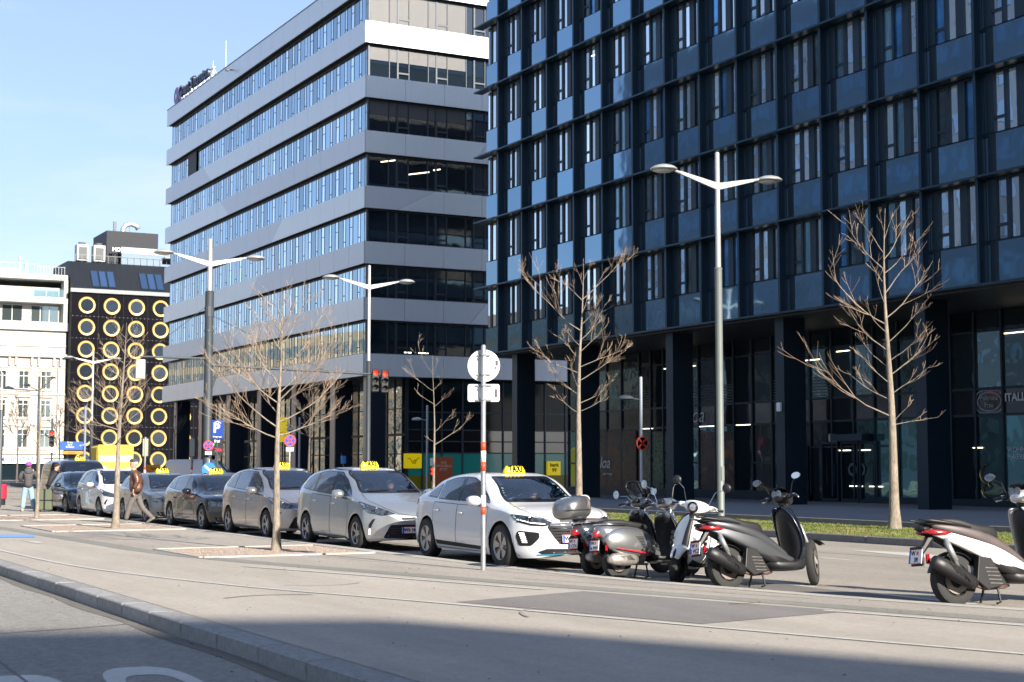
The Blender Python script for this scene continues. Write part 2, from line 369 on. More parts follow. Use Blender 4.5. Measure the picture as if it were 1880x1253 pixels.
# far grass verge
fk = thing('verge_kerb', None, None); fk['kind'] = 'structure'
q = MB(); q.rbox(0, 1.98, 0, .18, -.2, .085, .015); k1 = q.build('kerb_stone', M_kerbd, fk, loc=(-62, 22.4, 0))
for k in range(1, 36): inst(k1, parent=fk, loc=(-62+2*k, 22.4, random.uniform(-.003, .003)))
b = MB(); b.box(-62, 10, 26.62, 26.84, -.2, .20); o = b.build('plaza_kerb', M_kerbd); o['kind'] = 'structure'
slab('verge_earth', [(-62, 22.58), (10, 22.58), (10, 26.62), (-62, 26.62)], -.2, .07, M_dirt)
def grass():
    m = mat('grass_blade', (.165, .175, .045), .8, var=.25, vs=1.2, spec=.2)
    t = m.node_tree; p = t.nodes['Principled BSDF']; g = N(t, 'ShaderNodeTexCoord'); n1 = N(t, 'ShaderNodeTexNoise', i_Scale=1.1, i_Detail=5.); l = t.links.new
    l(g.outputs['Object'], n1.inputs[0]); c_ = N(t, 'ShaderNodeValToRGB'); c_.color_ramp.elements[0].position = .38; c_.color_ramp.elements[1].position = .62
    c_.color_ramp.elements[0].color = (.20, .18, .07, 1); c_.color_ramp.elements[1].color = (.085, .14, .025, 1); l(n1.outputs[0], c_.inputs[0]); l(c_.outputs[0], p.inputs['Base Color'])
    b = MB(); rr = random.Random(5)
    for k in range(42000):
        x = -48+rr.random()*46; y = 22.6+rr.random()*4.0; h = rr.uniform(.02, .05); a = rr.random()*6.28; w_ = .011; dx, dy = math.cos(a)*w_, math.sin(a)*w_; lx, ly = rr.uniform(-.04, .04), rr.uniform(-.04, .04)
        b.v += [(x-dx, y-dy, .068), (x+dx, y+dy, .068), (x+lx, y+ly, .068+h)]; n = len(b.v); b.f.append((n-3, n-2, n-1)); b.mi.append(0)
    o = b.build('grass', m); tag(o, 'short yellow-green grass on the far roadside verge', 'grass', kind='stuff')
    o = sheet('verge_turf', [(-62, 22.58), (10, 22.58), (10, 26.62), (-62, 26.62)], .0725, m)
grass()
# plaza before the buildings: slabs as pieces in view, plain beyond
slab('plaza', [(-150, 26.84), (70, 26.84), (70, 75), (-150, 75)], -.25, .086, mat('plaza_base', (.10, .10, .105), .8))
pz = thing('plaza_paving', None, None); pz['kind'] = 'structure'
q = MB(); q.rbox(.006, 1.994, .006, 1.494, .05, .1, .004); s0 = q.build('paving_slab', M_plaza, pz, loc=(-62, 26.86, 0)); cnt = 1
for j in range(7):
    for i in range(21):
        if i == 0 and j == 0: continue
        inst(s0, parent=pz, loc=(-62+2*i+(j % 2)*1.0, 26.86+1.5*j, random.uniform(-.001, .001)), rot=(0, 0, 0)); cnt += 1
b = MB()
for j in range(11):
    for i in range(60):
        X = -62-2*(i+1)+(j % 2)
        if X > -150 and not (j < 7 and X > -62): b.box(X+.006, X+1.994, 26.87+1.5*j, 28.355+1.5*j, .05, .1)
        if j >= 7 and i < 21: b.box(-62+2*i+.006, -60+2*i-.006, 26.87+1.5*j, 28.355+1.5*j, .05, .1)
o = b.build('distant_slabs', M_plaza, pz); o['kind'] = 'stuff'
# road markings of the far carriageway
def mk(name, poly, z=-.066): sheet(name, poly, z, M_line)
mk('lane_arrow', [(-24.3, 20.35), (-22.6, 20.75), (-20.0, 20.1), (-17, 19.9), (-17, 19.72), (-21.5, 19.85)])
for x in (-25.5, -22.3, -20.0, -17.2, -14.4, -11.6): mk('lane_dash', [(x, 18.08), (x+.8, 18.08), (x+.8, 18.2), (x, 18.2)])
for x0, x1 in ((-18.0, -16.9), (-15.8, -13.9), (-12.9, -11.0), (-20.4, -19.1)): mk('bay_line', [(x0, 13.62), (x1, 13.62), (x1, 13.74), (x0, 13.74)])
for x in range(-120, -26, 6): mk('lane_dash', [(x, 14.6), (x+2, 14.6), (x+2, 14.72), (x, 14.72)])
sheet('road_seam', [(-60, 13.50), (10, 13.50), (10, 13.56), (-60, 13.56)], -.066, M_patch)
sheet('gutter_strip', [(-19, 11.6), (-4, 11.6), (-4, 13.5), (-19, 13.5)], -.0665, asphalt('coarse_bay', (.2, .19, .175), fine=.4, scale=30, bump=.7))
sheet('road_seam', [(-60, 19.30), (10, 19.30), (10, 19.33), (-60, 19.33)], -.066, M_patch)

# dry leaves, grit and a twig lying about
M_leaf = mat('dry_leaf', (.16, .10, .05), .9, var=.4, vs=20)
b = MB(); rr = random.Random(77)
for k in range(170):
    x, y = rr.uniform(-34, -9), rr.uniform(4.9, 12.2); s_ = rr.uniform(.008, .022); a = rr.random()*6.28; zz = .013
    if k % 3 == 0: y = rr.uniform(3.9, 4.46); zz = -.149
    c_, d_ = math.cos(a)*s_, math.sin(a)*s_; b.add([(x-c_, y-d_, zz), (x+d_*.5, y-c_*.5, zz+.004), (x+c_, y+d_, zz), (x-d_*.5, y+c_*.5, zz+s_*.5)], [(0, 1, 2, 3)])
b.tube([(-14.55, 10.52, .02), (-14.4, 10.62, .03), (-14.3, 10.78, .05)], .005, 4)
o = b.build('leaf_litter', M_leaf); tag(o, 'dry leaves and grit scattered on the pavement and along the kerb', 'leaves', kind='stuff')
# rust and dirt in the gutter of the near road
ribbon('gutter_dirt', [(x_, 4.40+.03*math.sin(x_*1.7)) for x_ in [-60+k*.6 for k in range(92)]], .17, -.1462, asphalt('gutter_grit', (.17, .155, .135), fine=.4, scale=30))
# ------------------------------------------------------------ facades
M_steel = mat('facade_frame_navy', (.016, .034, .052), .38, .3, var=.1, vs=3, spec=.5)
M_fin = mat('facade_fin', (.026, .056, .085), .35, .5, var=.1, vs=2)
M_panel = mat('spandrel_gloss', (.19, .31, .42), .045, 1.0, var=.0, rnd=.10, wave=.006)
M_win = mat('coated_pane', (.66, .73, .78), .012, 1.0, rnd=.45, wave=.004)
M_winb = mat('coated_pane_bright', (.72, .83, .90), .012, 1.0, rnd=.16, wave=.002)
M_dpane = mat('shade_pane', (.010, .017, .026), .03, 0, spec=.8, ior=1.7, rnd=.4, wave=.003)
M_alu = mat('brushed_panel', (.74, .765, .775), .36, .34, var=.03, vs=2, stretch=(9, 9, .3), bump=.12, bs=4)
M_alu2 = mat('brushed_panel_dull', (.64, .66, .70), .40, .34, var=.03, vs=2, stretch=(9, 9, .3), bump=.12, bs=4)
M_alul = mat('facade_trim', (.42, .43, .45), .4, .7)
M_blind = mat('grey_blind', (.12, .12, .125), .5, .3, var=.05)
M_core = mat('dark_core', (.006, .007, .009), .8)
M_soff = mat('soffit', (.03, .033, .038), .5, var=.1)
M_lamp = mat('ceiling_lamp', (.9, .85, .7), .5, emit=(1, .86, .6), es=1.6)
M_teal = glassmat('teal_store_glass', (.32, .55, .55), .06)
M_int = mat('shop_interior', (.03, .10, .10), .7, var=.5, vs=.8)
M_black = mat('black_plastic', (.012, .012, .013), .45, var=.1)
M_white = mat('white_paint', (.78, .78, .76), .45, var=.03)

bd_ = thing('office_building', 'dark blue glass office block with black fins on tall columns at right', 'building')
YF = 37.2; X0 = -72.88; BW = 2.61; FX0 = -71.14; Z0 = 7.42; FH = 3.53; NF = 7; NB = 17; ZT = 33.9
XE = FX0+NB*BW
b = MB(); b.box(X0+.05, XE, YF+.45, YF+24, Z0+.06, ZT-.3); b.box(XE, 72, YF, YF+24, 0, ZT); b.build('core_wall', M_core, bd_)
b = MB(); b.box(X0, XE, YF+.02, YF+24, Z0-.08, Z0); b.build('soffit', M_soff, bd_)
b = MB(); b.box(X0, 72, YF-.05, YF+24.02, ZT-.02, ZT+.12); b.build('roof', M_fin, bd_)
# west end, rows of glass
b = MB()
for i in range(8): b.box(X0, X0+.05, YF+.1, YF+24, Z0+FH*i+.1, Z0+FH*i+1.40)
b.build('end_cladding', M_panel, bd_)
b = MB()
for i in range(8): b.box(X0+.01, X0+.05, YF+.1, YF+24, Z0+FH*i+1.5, min(Z0+FH*(i+1), ZT)-.05)
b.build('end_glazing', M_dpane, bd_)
# prototypes (local origin: fin line x=0, z=floor ledge)
def winset(wd, full=True):
    f = MB(); z0, z1 = 1.47, FH-.10
    f.box(.10, wd, .10, .22, 1.40, z0); f.box(.10, wd, .10, .22, z1, FH-.02)
    if full:
        for a, c in ((.26, .62), (1.06, 1.18), (1.60, 1.94), (2.54, 2.58)): f.box(a, c, .03, .2, z0, z1)
        f.box(.62, 1.06, .05, .2, z0+.42, z0+.52)
    else: f.box(.32, .52, .05, .2, z0, z1); f.box(1.0, 1.1, .05, .2, z0, z1)
    return f
panes = [(.14, .26), (.62, 1.06), (1.18, 1.60), (1.94, 2.54)]
def pane(a, c):
    q = MB(); q.box(a, c, .10, .13, 1.49, FH-.12); return q
pf = winset(2.55).build('window', M_steel, bd_)
pps = [pane(a, c).build('pane', M_win, pf) for a, c in panes]
q = MB(); q.box(.70, 2.56, .0, .06, .06, 1.40); psp = q.build('spandrel_panel', M_panel, bd_)
q = MB(); q.box(.0, .12, -.27, .40, .0, FH); q.box(.12, .14, .1, .3, .04, FH); pfin = q.build('fin', M_fin, bd_)
q = MB(); q.box(.0, BW, -.46, .02, -.02, .055); pled = q.build('ledge', M_fin, bd_)
q = MB(); q.box(.28, .69, .06, .4, .04, 1.40); q.box(.12, 2.6, .06, .2, 1.38, 1.45); pcov = q.build('cover_strip', M_steel, bd_)
q = MB(); q.box(.14, .28, .12, .14, .1, 1.36); pstrip = q.build('light_strip', M_winb, bd_)
protos = [pf, psp, pfin, pled, pcov, pstrip]
def put(o, x, z, par=bd_):
    c = inst(o, parent=par, loc=(x, YF, z)); return c
rw0 = random.Random(19)
M_pv = [mat('curtain_pane', (.20, .34, .42), .06, .75, var=.35, vs=2.2, rnd=.5, stretch=(6, 6, .5)), mat('blue_pane', (.10, .27, .50), .05, .8, var=.5, vs=.9, rnd=.5), mat('room_pane', (.10, .13, .14), .04, .7, var=.6, vs=.8, rnd=.6)]
for i in range(8):
    for k in range(-1, NB):
        x = FX0+BW*k; z = Z0+FH*i
        if i == 7:
            hcut = True
        if k == -1:
            x = X0
            q = MB(); q.box(0, 1.74, .0, .06, .06, 1.40); q.build('spandrel_panel', M_panel, bd_, loc=(x, YF, z))
            q = MB(); q.box(-.55, 1.74, -.5, .02, -.02, .055); q.build('ledge', M_fin, bd_, loc=(x, YF, z))
            if i < 7:
                f = winset(1.74, False).build('window', M_steel, bd_, loc=(x, YF, z))
                for a, c in ((.02, .32), (.52, 1.0), (1.1, 1.72)): pane(a, c).build('pane', M_win, f)
            continue
        for o in ([psp, pled, pcov, pstrip] if i == 7 else [psp, pfin, pled, pcov, pstrip]): put(o, x, z)
        if i == 7: continue
        far = k > 14 or i > 6
        if far:
            q = MB(); q.box(.12, 2.5, .10, .13, 1.49, FH-.12); q.build('window', M_win, bd_, loc=(x, YF, z)); continue
        wn = put(pf, x, z)
        for pi, p in enumerate(pps):
            c_ = inst(p, parent=wn)
            if pi and k > 4-i*.3 and rw0.random() < .42: c_.material_slots[0].link = 'OBJECT'; c_.material_slots[0].material = rw0.choice(M_pv)
for o in protos+pps: bpy.data.objects.remove(o)
# interior ceiling lights seen through a few windows (right part, upper floors): thin lit strips behind glass
# columns
b = MB(); b.box(-.27, .27, 0, 1.05, .1, Z0-.08); b.box(-.275, .275, -.005, 1.055, 3.45, 3.465)
M_colm = mat('column_cladding', (.024, .042, .062), .32, .5, var=.08, vs=1.5)
for k, x in enumerate((-70.35, -63.93, -56.1, -48.42, -40.6, -32.8, -25.0)):
    if k == 0: c0 = b.build('column', M_colm, bd_, loc=(x, YF+.35, 0))
    else: inst(c0, parent=bd_, loc=(x, YF+.35, 0))
# ground floor shopfront at Y=42.5
YS = 42.5
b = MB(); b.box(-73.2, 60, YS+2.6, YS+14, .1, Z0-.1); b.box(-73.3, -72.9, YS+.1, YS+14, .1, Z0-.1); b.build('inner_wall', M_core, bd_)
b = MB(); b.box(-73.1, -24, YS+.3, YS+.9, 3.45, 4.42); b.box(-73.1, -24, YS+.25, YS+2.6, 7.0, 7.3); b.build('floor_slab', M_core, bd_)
M_fasc = mat('fascia_glass', (.012, .013, .016), .06, 0, spec=.9, ior=1.7, wave=.004, rnd=.3)
M_storeup = mat('upper_store_pane', (.16, .22, .23), .02, .85, rnd=.7, wave=.012)
M_storelo = mat('lower_store_pane', (.10, .20, .21), .02, .75, rnd=.7, wave=.008)
M_storedk = mat('dark_store_pane', (.012, .022, .028), .03, .4, rnd=.4, wave=.008)
xs = [-73.3, -72.1, -70.72, -69.3, -67.85, -66.15, -65.1, -63.98, -62.14, -60.95, -59.59, -58.14, -56.74, -55.31, -54.3, -53.41, -52.67, -51.24, -49.87, -48.61, -47.2, -45.9, -44.7, -44.26, -43.0, -41.64, -40.3, -39.0, -37.6, -36.2, -34.8, -33.4, -32, -30.6, -29.2, -27.8, -26.4, -25]
rs = random.Random(3)
q = MB()
for x in xs: q.box(x-.045, x+.045, YS-.10, YS+.06, .35, 7.34)
q.box(-73.3, -25, YS-.06, YS+.04, 4.40, 4.50); q.box(-73.3, -25, YS-.06, YS+.04, 3.42, 3.52); q.box(-73.3, -25, YS-.04, YS+.05, 6.55, 6.62)
q.build('shopfront_frame', M_steel, bd_)
q = MB(); q.box(-73.3, -52.9, YS-.12, YS+.1, .1, .5); q.box(-48.5, -25, YS-.12, YS+.1, .1, .36); q.build('plinth', M_steel, bd_)
for i in range(len(xs)-1):
    a, c = xs[i]+.045, xs[i+1]-.045
    q = MB(); q.box(a, c, YS-.02, YS, 3.52, 4.40); q.build('fascia_panel', M_fasc, bd_)
    q = MB(); q.box(a, c, YS-.02, YS, 4.50, 6.55); q.build('upper_pane', M_storeup if rs.random() < .72 else M_storedk, bd_)
    q = MB(); q.box(a, c, YS-.02, YS, 6.62, 7.32); q.build('top_pane', M_storedk, bd_)
    lo = M_storelo if rs.random() < .6 else M_storedk
    if -72.4 < xs[i] < -67: lo = M_black
    if -53.5 < xs[i] < -50: lo = M_storedk
    q = MB(); q.box(a, c, YS-.02, YS, .36 if not -53 < xs[i] < -48.7 else .12, 3.42); q.build('shop_pane', lo, bd_)
    if rs.random() < .45 and c-a > 1:
        q = MB(); z = rs.choice([2.35, 1.7]); q.box(a, c, YS-.07, YS-.02, z, z+.09); q.build('transom', M_steel, bd_)
    if xs[i] < -52 and c-a > .9 and rs.random() < .8:     # slatted balustrades in the upper glazing
        q = MB()
        for k in range(7): q.box(a, c, YS-.035, YS-.022, 4.55+.13*k, 4.59+.13*k)
        q.build('slats', mat('slat_teal', (.05, .09, .095), .5) if 'slat_teal' not in bpy.data.materials else bpy.data.materials['slat_teal'], bd_)
# lit strips of interior lamps in the windows
def lstrip(x0, x1, y, z0, z1, t=.035, nm='lamp_strip', par=bd_):
    q = MB(); d = (x1-x0); q.add([(x0, y, z0), (x1, y, z1), (x1, y, z1+t), (x0, y, z0+t), (x0, y+.012, z0), (x1, y+.012, z1), (x1, y+.012, z1+t), (x0, y+.012, z0+t)], [(0, 1, 2, 3), (4, 7, 6, 5), (3, 2, 6, 7), (0, 4, 5, 1), (0, 3, 7, 4), (1, 5, 6, 2)]); return q.build(nm, M_lamp, par)
for (x0, x1, z, y) in [(-50.9, -50.1, 2.22, YS), (-49.7, -48.9, 2.22, YS), (-50.2, -49.4, .75, YS), (-49.0, -48.2, .75, YS), (-43.2, -42.7, 2.25, YS), (-58.0, -56.9, 3.44, YS), (-60.9, -59.7, 3.44, YS), (-66.0, -64.9, 3.44, YS), (-63.9, -63.2, 6.35, YS), (-62.1, -61.2, 6.35, YS), (-45.9, -44.9, 6.35, YS), (-41.5, -40.4, 6.4, YS), (-39.0, -37.9, 6.4, YS), (-39.8, -38.9, 6.05, YS), (-50.9, -50.1, 6.35, YS), (-53.0, -52.0, 6.1, YS)]:
    lstrip(x0, x1, y-.06, z, z)
for (k, i, a, c) in [(11, 3, .62, 2.4), (12, 3, .62, 1.5), (11, 4, .62, 2.45), (12, 4, .62, 1.5), (13, 5, .62, 1.5), (10, 5, 1.9, 2.4), (12, 3, .62, 1.5), (14, 3, .62, 1.5), (3, 3, 1.15, 1.5), (6, 6, 1.9, 2.5), (1, 6, .6, 1.5)]:
    for (p0, p1) in panes[1:]:
        s0, s1 = max(a, p0+.02), min(c, p1-.02)
        if s1 > s0: x = FX0+BW*k; lstrip(x+s0, x+s1, YF+.085, Z0+FH*i+2.95, Z0+FH*i+2.95, .045)
# shop writing and marks
M_sign = mat('sign_letter', (.62, .64, .68), .5); M_signd = mat('sign_letter_dim', (.30, .32, .36), .5)
text('loa', 'sign_letters', M_sign, 1.05, FY((-61.15, YS-.06, 3.98)), bd_, shear=.25, bold=-.01)
text('bacari bar lounge', 'sign_letters', M_sign, .19, FY((-61.0, YS-.06, 3.36)), bd_)
text('ITALIAN DESIGN', 'sign_letters', M_sign, .40, FY((-41.55, YS-.06, 4.07)), bd_, align='LEFT', bold=.012)
text('WOHNDESIGN\nMAIERHOFER', 'sign_letters', M_sign, .26, FY((-41.45, YS-.10, 2.05)), bd_, align='LEFT')
text('Poltrona\nFrau', 'sign_letters', M_signd, .26, FY((-42.33, YS-.06, 3.96)), bd_, bold=.006)
q = MB(); n = 36
vs = [(-42.33+r_*.62*math.cos(2*math.pi*k/n), YS-.045, 3.96+r_*.37*math.sin(2*math.pi*k/n)) for r_ in (1, .88) for k in range(n)]
q.add(vs, [(k, (k+1) % n, n+(k+1) % n, n+k) for k in range(n)])
vs = [(-42.33+r_*.66*math.copysign(abs(math.cos(2*math.pi*k/n))**.45, math.cos(2*math.pi*k/n)), YS-.047, 3.96+r_*.42*math.copysign(abs(math.sin(2*math.pi*k/n))**.45, math.sin(2*math.pi*k/n))) for r_ in (1, .93) for k in range(n)]
q.add(vs, [(k, (k+1) % n, n+(k+1) % n, n+k) for k in range(n)]); q.build('crest', M_signd, bd_)
# louvre wall with coloured print and letters
q = MB()
for k in range(46): q.box(-70.0, -66.4, YS-.14, YS-.09, .55+.062*k, .585+.062*k)
q.build('louvre', mat('louvre_metal', (.05, .05, .055), .5), bd_)
def poster(nm, x0, x1, z0, z1, y, cols, seed=1, par=bd_, sc=1.2):
    m = bpy.data.materials.new(nm); m.use_nodes = True; t = m.node_tree; p = t.nodes['Principled BSDF']; l = t.links.new
    g = N(t, 'ShaderNodeTexCoord'); mp_ = N(t, 'ShaderNodeMapping'); mp_.inputs['Location'].default_value = (seed*3.1, 0, seed); l(g.outputs['Object'], mp_.inputs[0])
    n = N(t, 'ShaderNodeTexNoise', i_Scale=sc, i_Detail=3., i_Distortion=1.6); l(mp_.outputs[0], n.inputs[0]); c = N(t, 'ShaderNodeValToRGB'); l(n.outputs[0], c.inputs[0]); l(c.outputs[0], p.inputs['Base Color'])
    c.color_ramp.elements[0].position = .38; c.color_ramp.elements[0].color = (*cols[0], 1); c.color_ramp.elements[1].position = .7; c.color_ramp.elements[1].color = (*cols[-1], 1)
    for i, cc in enumerate(cols[1:-1]): e = c.color_ramp.elements.new(.45+.2*(i+.5)/len(cols[1:-1])); e.color = (*cc, 1)
    p.inputs['Roughness'].default_value = .25
    q = MB(); q.box(x0, x1, y, y+.01, z0, z1); return q.build('window_print', m, par)
poster('print_a', -70.0, -66.4, .5, 3.35, YS-.08, [(.01, .01, .012), (.01, .05, .05), (.30, .02, .04), (.02, .06, .05)], 1)
poster('print_b', -66.0, -64.05, .5, 3.3, YS-.05, [(.01, .02, .02), (.05, .16, .12), (.02, .04, .04), (.10, .12, .08)], 2)
poster('print_c', -63.9, -62.9, .5, 3.3, YS-.05, [(.01, .02, .02), (.03, .12, .14), (.20, .14, .03)], 3)
poster('print_d', -60.9, -58.2, .5, 3.2, YS-.05, [(.015, .02, .03), (.05, .03, .03), (.22, .10, .06)], 5, sc=.6)
text('loa', 'sign_letters', M_sign, .85, FY((-69.35, YS-.16, 1.75)), bd_, shear=.25)
text('your lounge', 'sign_letters', M_sign, .2, FY((-69.1, YS-.16, 1.2)), bd_)
# entrance: door leaves, canopy drum, steel stele, round logo
q = MB(); q.box(-50.7, -48.75, YS-.62, YS-.05, 2.62, 2.9); q.build('entrance_canopy', M_fin, bd_)
q = MB(); q.lathe([(.16, 2.6), (.17, 2.62), (.17, 2.9), (.16, 2.92)], (-50.75, YS-.45, 0)); q.build('canopy_drum', M_alul, bd_)
for x in (-51.9, -50.65, -49.5):
    q = MB()
    for (a, c, d, e) in ((0, .07, .12, 2.6), (1.0, 1.07, .12, 2.6), (.07, 1.0, .12, .25), (.07, 1.0, 2.5, 2.6)): q.box(x+a, x+c, YS-.13, YS-.03, d, e)
    q.box(x+.9, x+.93, YS-.2, YS-.17, .8, 1.7); q.build('door_leaf', M_steel, bd_)
q = MB(); q.rbox(-53.6, -52.75, YS-.5, YS-.14, .1, 2.45, .01); q.build('steel_stele', mat('stele_steel', (.32, .31, .30), .3, .8), bd_)
q = MB(); q.box(-53.45, -53.1, YS-.512, YS-.50, 1.5, 1.85); q.box(-53.35, -53.15, YS-.512, YS-.50, .95, 1.1); q.build('intercom', flat((.2, .25, .32), .3), bd_)
for dx in (0, .52):
    q = MB(); n = 28; vs = [(-50.0+dx+r_*math.cos(2*math.pi*k/n), YS-.06, 1.45+r_*math.sin(2*math.pi*k/n)) for r_ in (.27, .16) for k in range(n)]
    q.add(vs, [(k, (k+1) % n, n+(k+1) % n, n+k) for k in range(n)]); q.build('round_logo', flat((.10, .11, .12), .4), bd_)
M_gold = mat('gold_ring', (.8, .45, .15), .25, .9)
for (cx, cz, r_) in ((-42.5, 1.3, .34), (-42.3, .95, .13), (-42.5, .68, .26)):
    q = MB(); q.tube([(cx+r_*math.cos(R(a)), YS-.09, cz+r_*math.sin(R(a))) for a in range(80, 281, 12)], .018, 6); q.build('ring_lamp', M_gold, bd_)
q = MB(); q.rbox(-47.97-.55, -47.97-.33, YF+.23, YF+.349, 3.7, 4.05, .02); q.build('wall_lamp', M_white, bd_)
o = bpy.data.objects['wall_lamp']

# ------------------------------------------------------------ grey banded office block
gb = thing('office_building', 'grey office block with silver bands and ribbon windows behind the taxis', 'building')
GX0, GX1, GY1 = -136.1, -89.8, 62.0; GB = 7.23; GH = 3.541; GD = 1.40
b = MB(); b.box(GX0+.6, GX1-.6, YF+.65, GY1-.2, GB+.2, 33.2); b.build('core_wall', M_core, gb)
b = MB(); b.box(GX0+.02, GX1-.02, YF+.02, GY1, GB-.02, GB+.03); b.build('soffit', M_soff, gb)
b = MB(); b.box(GX0-.02, GX1+.02, YF-.02, GY1, 33.48, 33.56); b.build('roof', flat((.05, .055, .06), .4), gb)
for i in range(8):     # reveal boards behind the bands
    b = MB(); z = GB+GH*i; b.box(GX0+.1, GX1-.1, YF+.1, YF+.64, z+.04, z+GD-.03); b.box(GX1-.64, GX1-.1, YF+.64, GY1, z+.04, z+GD-.03); b.build('floor_slab', M_core, gb)
def band(face, i, breaks):
    """one silver band cut into panels; breaks: (t_top, t_bottom) slanted seams where the finish changes"""
    z0 = GB+GH*i; z1 = z0+(GD if i < 7 else 1.46)
    a, c = (GX0, GX1) if face == 's' else (YF+.06, GY1)
    n = 18 if face == 's' else 9; js = [(a+(c-a)*k/n, a+(c-a)*k/n, 0) for k in range(n+1)]
    js = [j for j in js if not any(min(bt, bb)-.35 < j[0] < max(bt, bb)+.35 for bt, bb in breaks) or j[0] in (a, c)]
    js += [(bt, bb, 1) for bt, bb in breaks]; js.sort(key=lambda j: j[0]+j[1]); st = (i % 2)
    if not breaks: st = 0
    for j, k in zip(js[:-1], js[1:]):
        if j[2]: st ^= 1
        g_ = .012; poly = [(j[1]+g_, z0), (k[1]-g_, z0), (k[0]-g_, z1), (j[0]+g_, z1)]
        q = MB()
        if face == 's': q.prism(poly, 'y', YF, YF+.06)
        else: q.prism(poly, 'x', GX1-.06, GX1)
        q.build('band_panel', M_alu2 if st else M_alu, gb)
br = {5: [(-124.75, -122.56)], 4: [(-119.9, -117.6)], 3: [(-105.0, -107.4)], 2: [(-110.2, -112.2)], 1: [(-117.2, -113.9)]}
for i in range(8): band('s', i, br.get(i, []))
be = {3: [(42.1, 39.5)], 1: [(45.9, 44.6)], 6: [(45, 46.1)], 0: [(48.0, 49.6)], 4: [(45.9, 44.9)]}
for i in range(8): band('e', i, be.get(i, []))
# south windows, 18 modules x 7 rows
GM = (GX1-GX0-.8)/18.
q = MB(); zz0, zz1 = GD, GH
for a, c in ((0, .07), (.90, .95), (1.28, 1.33), (1.97, 2.04)): q.box(a, c, -.015, .12, zz0+.02, zz1)
q.box(.0, GM, -.02, .12, zz0, zz0+.10); q.box(0, GM, -.02, .12, zz1-.14, zz1); q.box(.95, 1.28, -.01, .1, zz0+.46, zz0+.52); q.box(2.04, GM, -.01, .1, zz0+1.3, zz0+1.34)
M_gfr = mat('window_frame_grey', (.055, .065, .08), .4, .4)
gw = q.build('window', M_gfr, gb)
gpan = []
M_winm = mat('coated_pane_mid', (.30, .42, .52), .03, 1.0, rnd=.3, wave=.003)
for a, c, m in ((.07, .90, M_winm), (.95, 1.28, M_winb), (1.33, 1.97, M_winm), (2.04, GM, M_winb)):
    q = MB(); q.box(a, c, .0, .02, zz0+.1, zz1-.14); gpan.append((q, m, a))
gp1 = []
for idx, (q, m, a) in enumerate(gpan): gp1.append(q.build('pane' if idx in (0, 2) else 'sash_pane', m, gw))
rw = random.Random(11)
for i in range(7):
    for k in range(18):
        c = inst(gw, parent=gb, loc=(GX0+.4+GM*k, YF+.42, GB+GH*i))
        for idx, p in enumerate(gp1):
            inst(p, parent=c)
for o in gp1+[gw]: bpy.data.objects.remove(o)
q = MB(); z = GB+GH*5+GD; q.box(-130.2, -127.8, YF+.30, YF+.34, z+.05, z+GH-GD-.05); q.build('dark_blind', flat((.03, .03, .035), .6), gb)
# east windows
EM = 1.375
q = MB(); q.box(-.10, .06, 0, .05, zz0, zz1); q.box(-.10, .06, .05, EM, zz0, zz0+.08); q.box(-.10, .06, .05, EM, zz1-.10, zz1); ew1 = q.build('window', M_gfr, gb)
q = MB(); q.box(-.10, .06, 0, .05, zz0, zz1); q.box(-.10, .06, .05, EM, zz0, zz0+.08); q.box(-.10, .06, .05, EM, zz1-.10, zz1); q.box(-.08, .08, .55, .66, zz0+.08, zz1-.1); q.box(-.08, .08, .66, EM, zz0+.42, zz0+.52); ew2 = q.build('window', M_gfr, gb)
q = MB(); q.box(-.06, -.03, .05, EM, zz0+.08, zz1-.1); ep = q.build('pane', M_dpane, ew1); 
q = MB()
for k in range(18): q.box(-.02, .03, .07, EM-.03, zz1-.12-.048*k-.034, zz1-.12-.048*k)
eb = q.build('blind', M_blind, ew1)
q = MB()
for k in range(40): q.box(-.02, .03, .07, EM-.03, zz1-.12-.048*k-.034, zz1-.12-.048*k)
ebf = q.build('blind', M_blind, ew1)
for i in range(7):
    y = YF+.42; k = 0
    while y < GY1-1:
        c = inst(ew2 if (k % 2 == 1) else ew1, parent=gb, loc=(GX1-.42, y, GB+GH*i)); inst(ep, parent=c)
        if k < 5:
            if i == 6: inst(ebf, parent=c)
            elif i in (5, 4): inst(eb, parent=c)
        k += 1; y += EM
for o in (ep, eb, ebf, ew1, ew2): bpy.data.objects.remove(o)
q = MB()
for i in range(7): q = MB(); q.box(GX1-.42-.1, GX1-.3, YF+.32, YF+.42, GB+GH*i+GD, GB+GH*(i+1)); q.build('corner_post', M_gfr, gb)
for (y0, y1, z0, z1) in ((38.5, 39.5, GB+3*GH+3.05, GB+3*GH+3.25), (40.4, 41.9, GB+3*GH+2.4, GB+3*GH+2.7), (42.2, 42.7, GB+3*GH+2.85, GB+3*GH+2.95), (40.2, 40.7, GB+.0*GH+1.55, GB+1.55), (41.2, 41.9, GB+1.55, GB+1.55)):
    q = MB(); q.prism([(y0, z0), (y1, z1), (y1, z1+.06), (y0, z0+.06)], 'x', GX1-.45, GX1-.44); q.build('lamp_strip', M_lamp, gb)
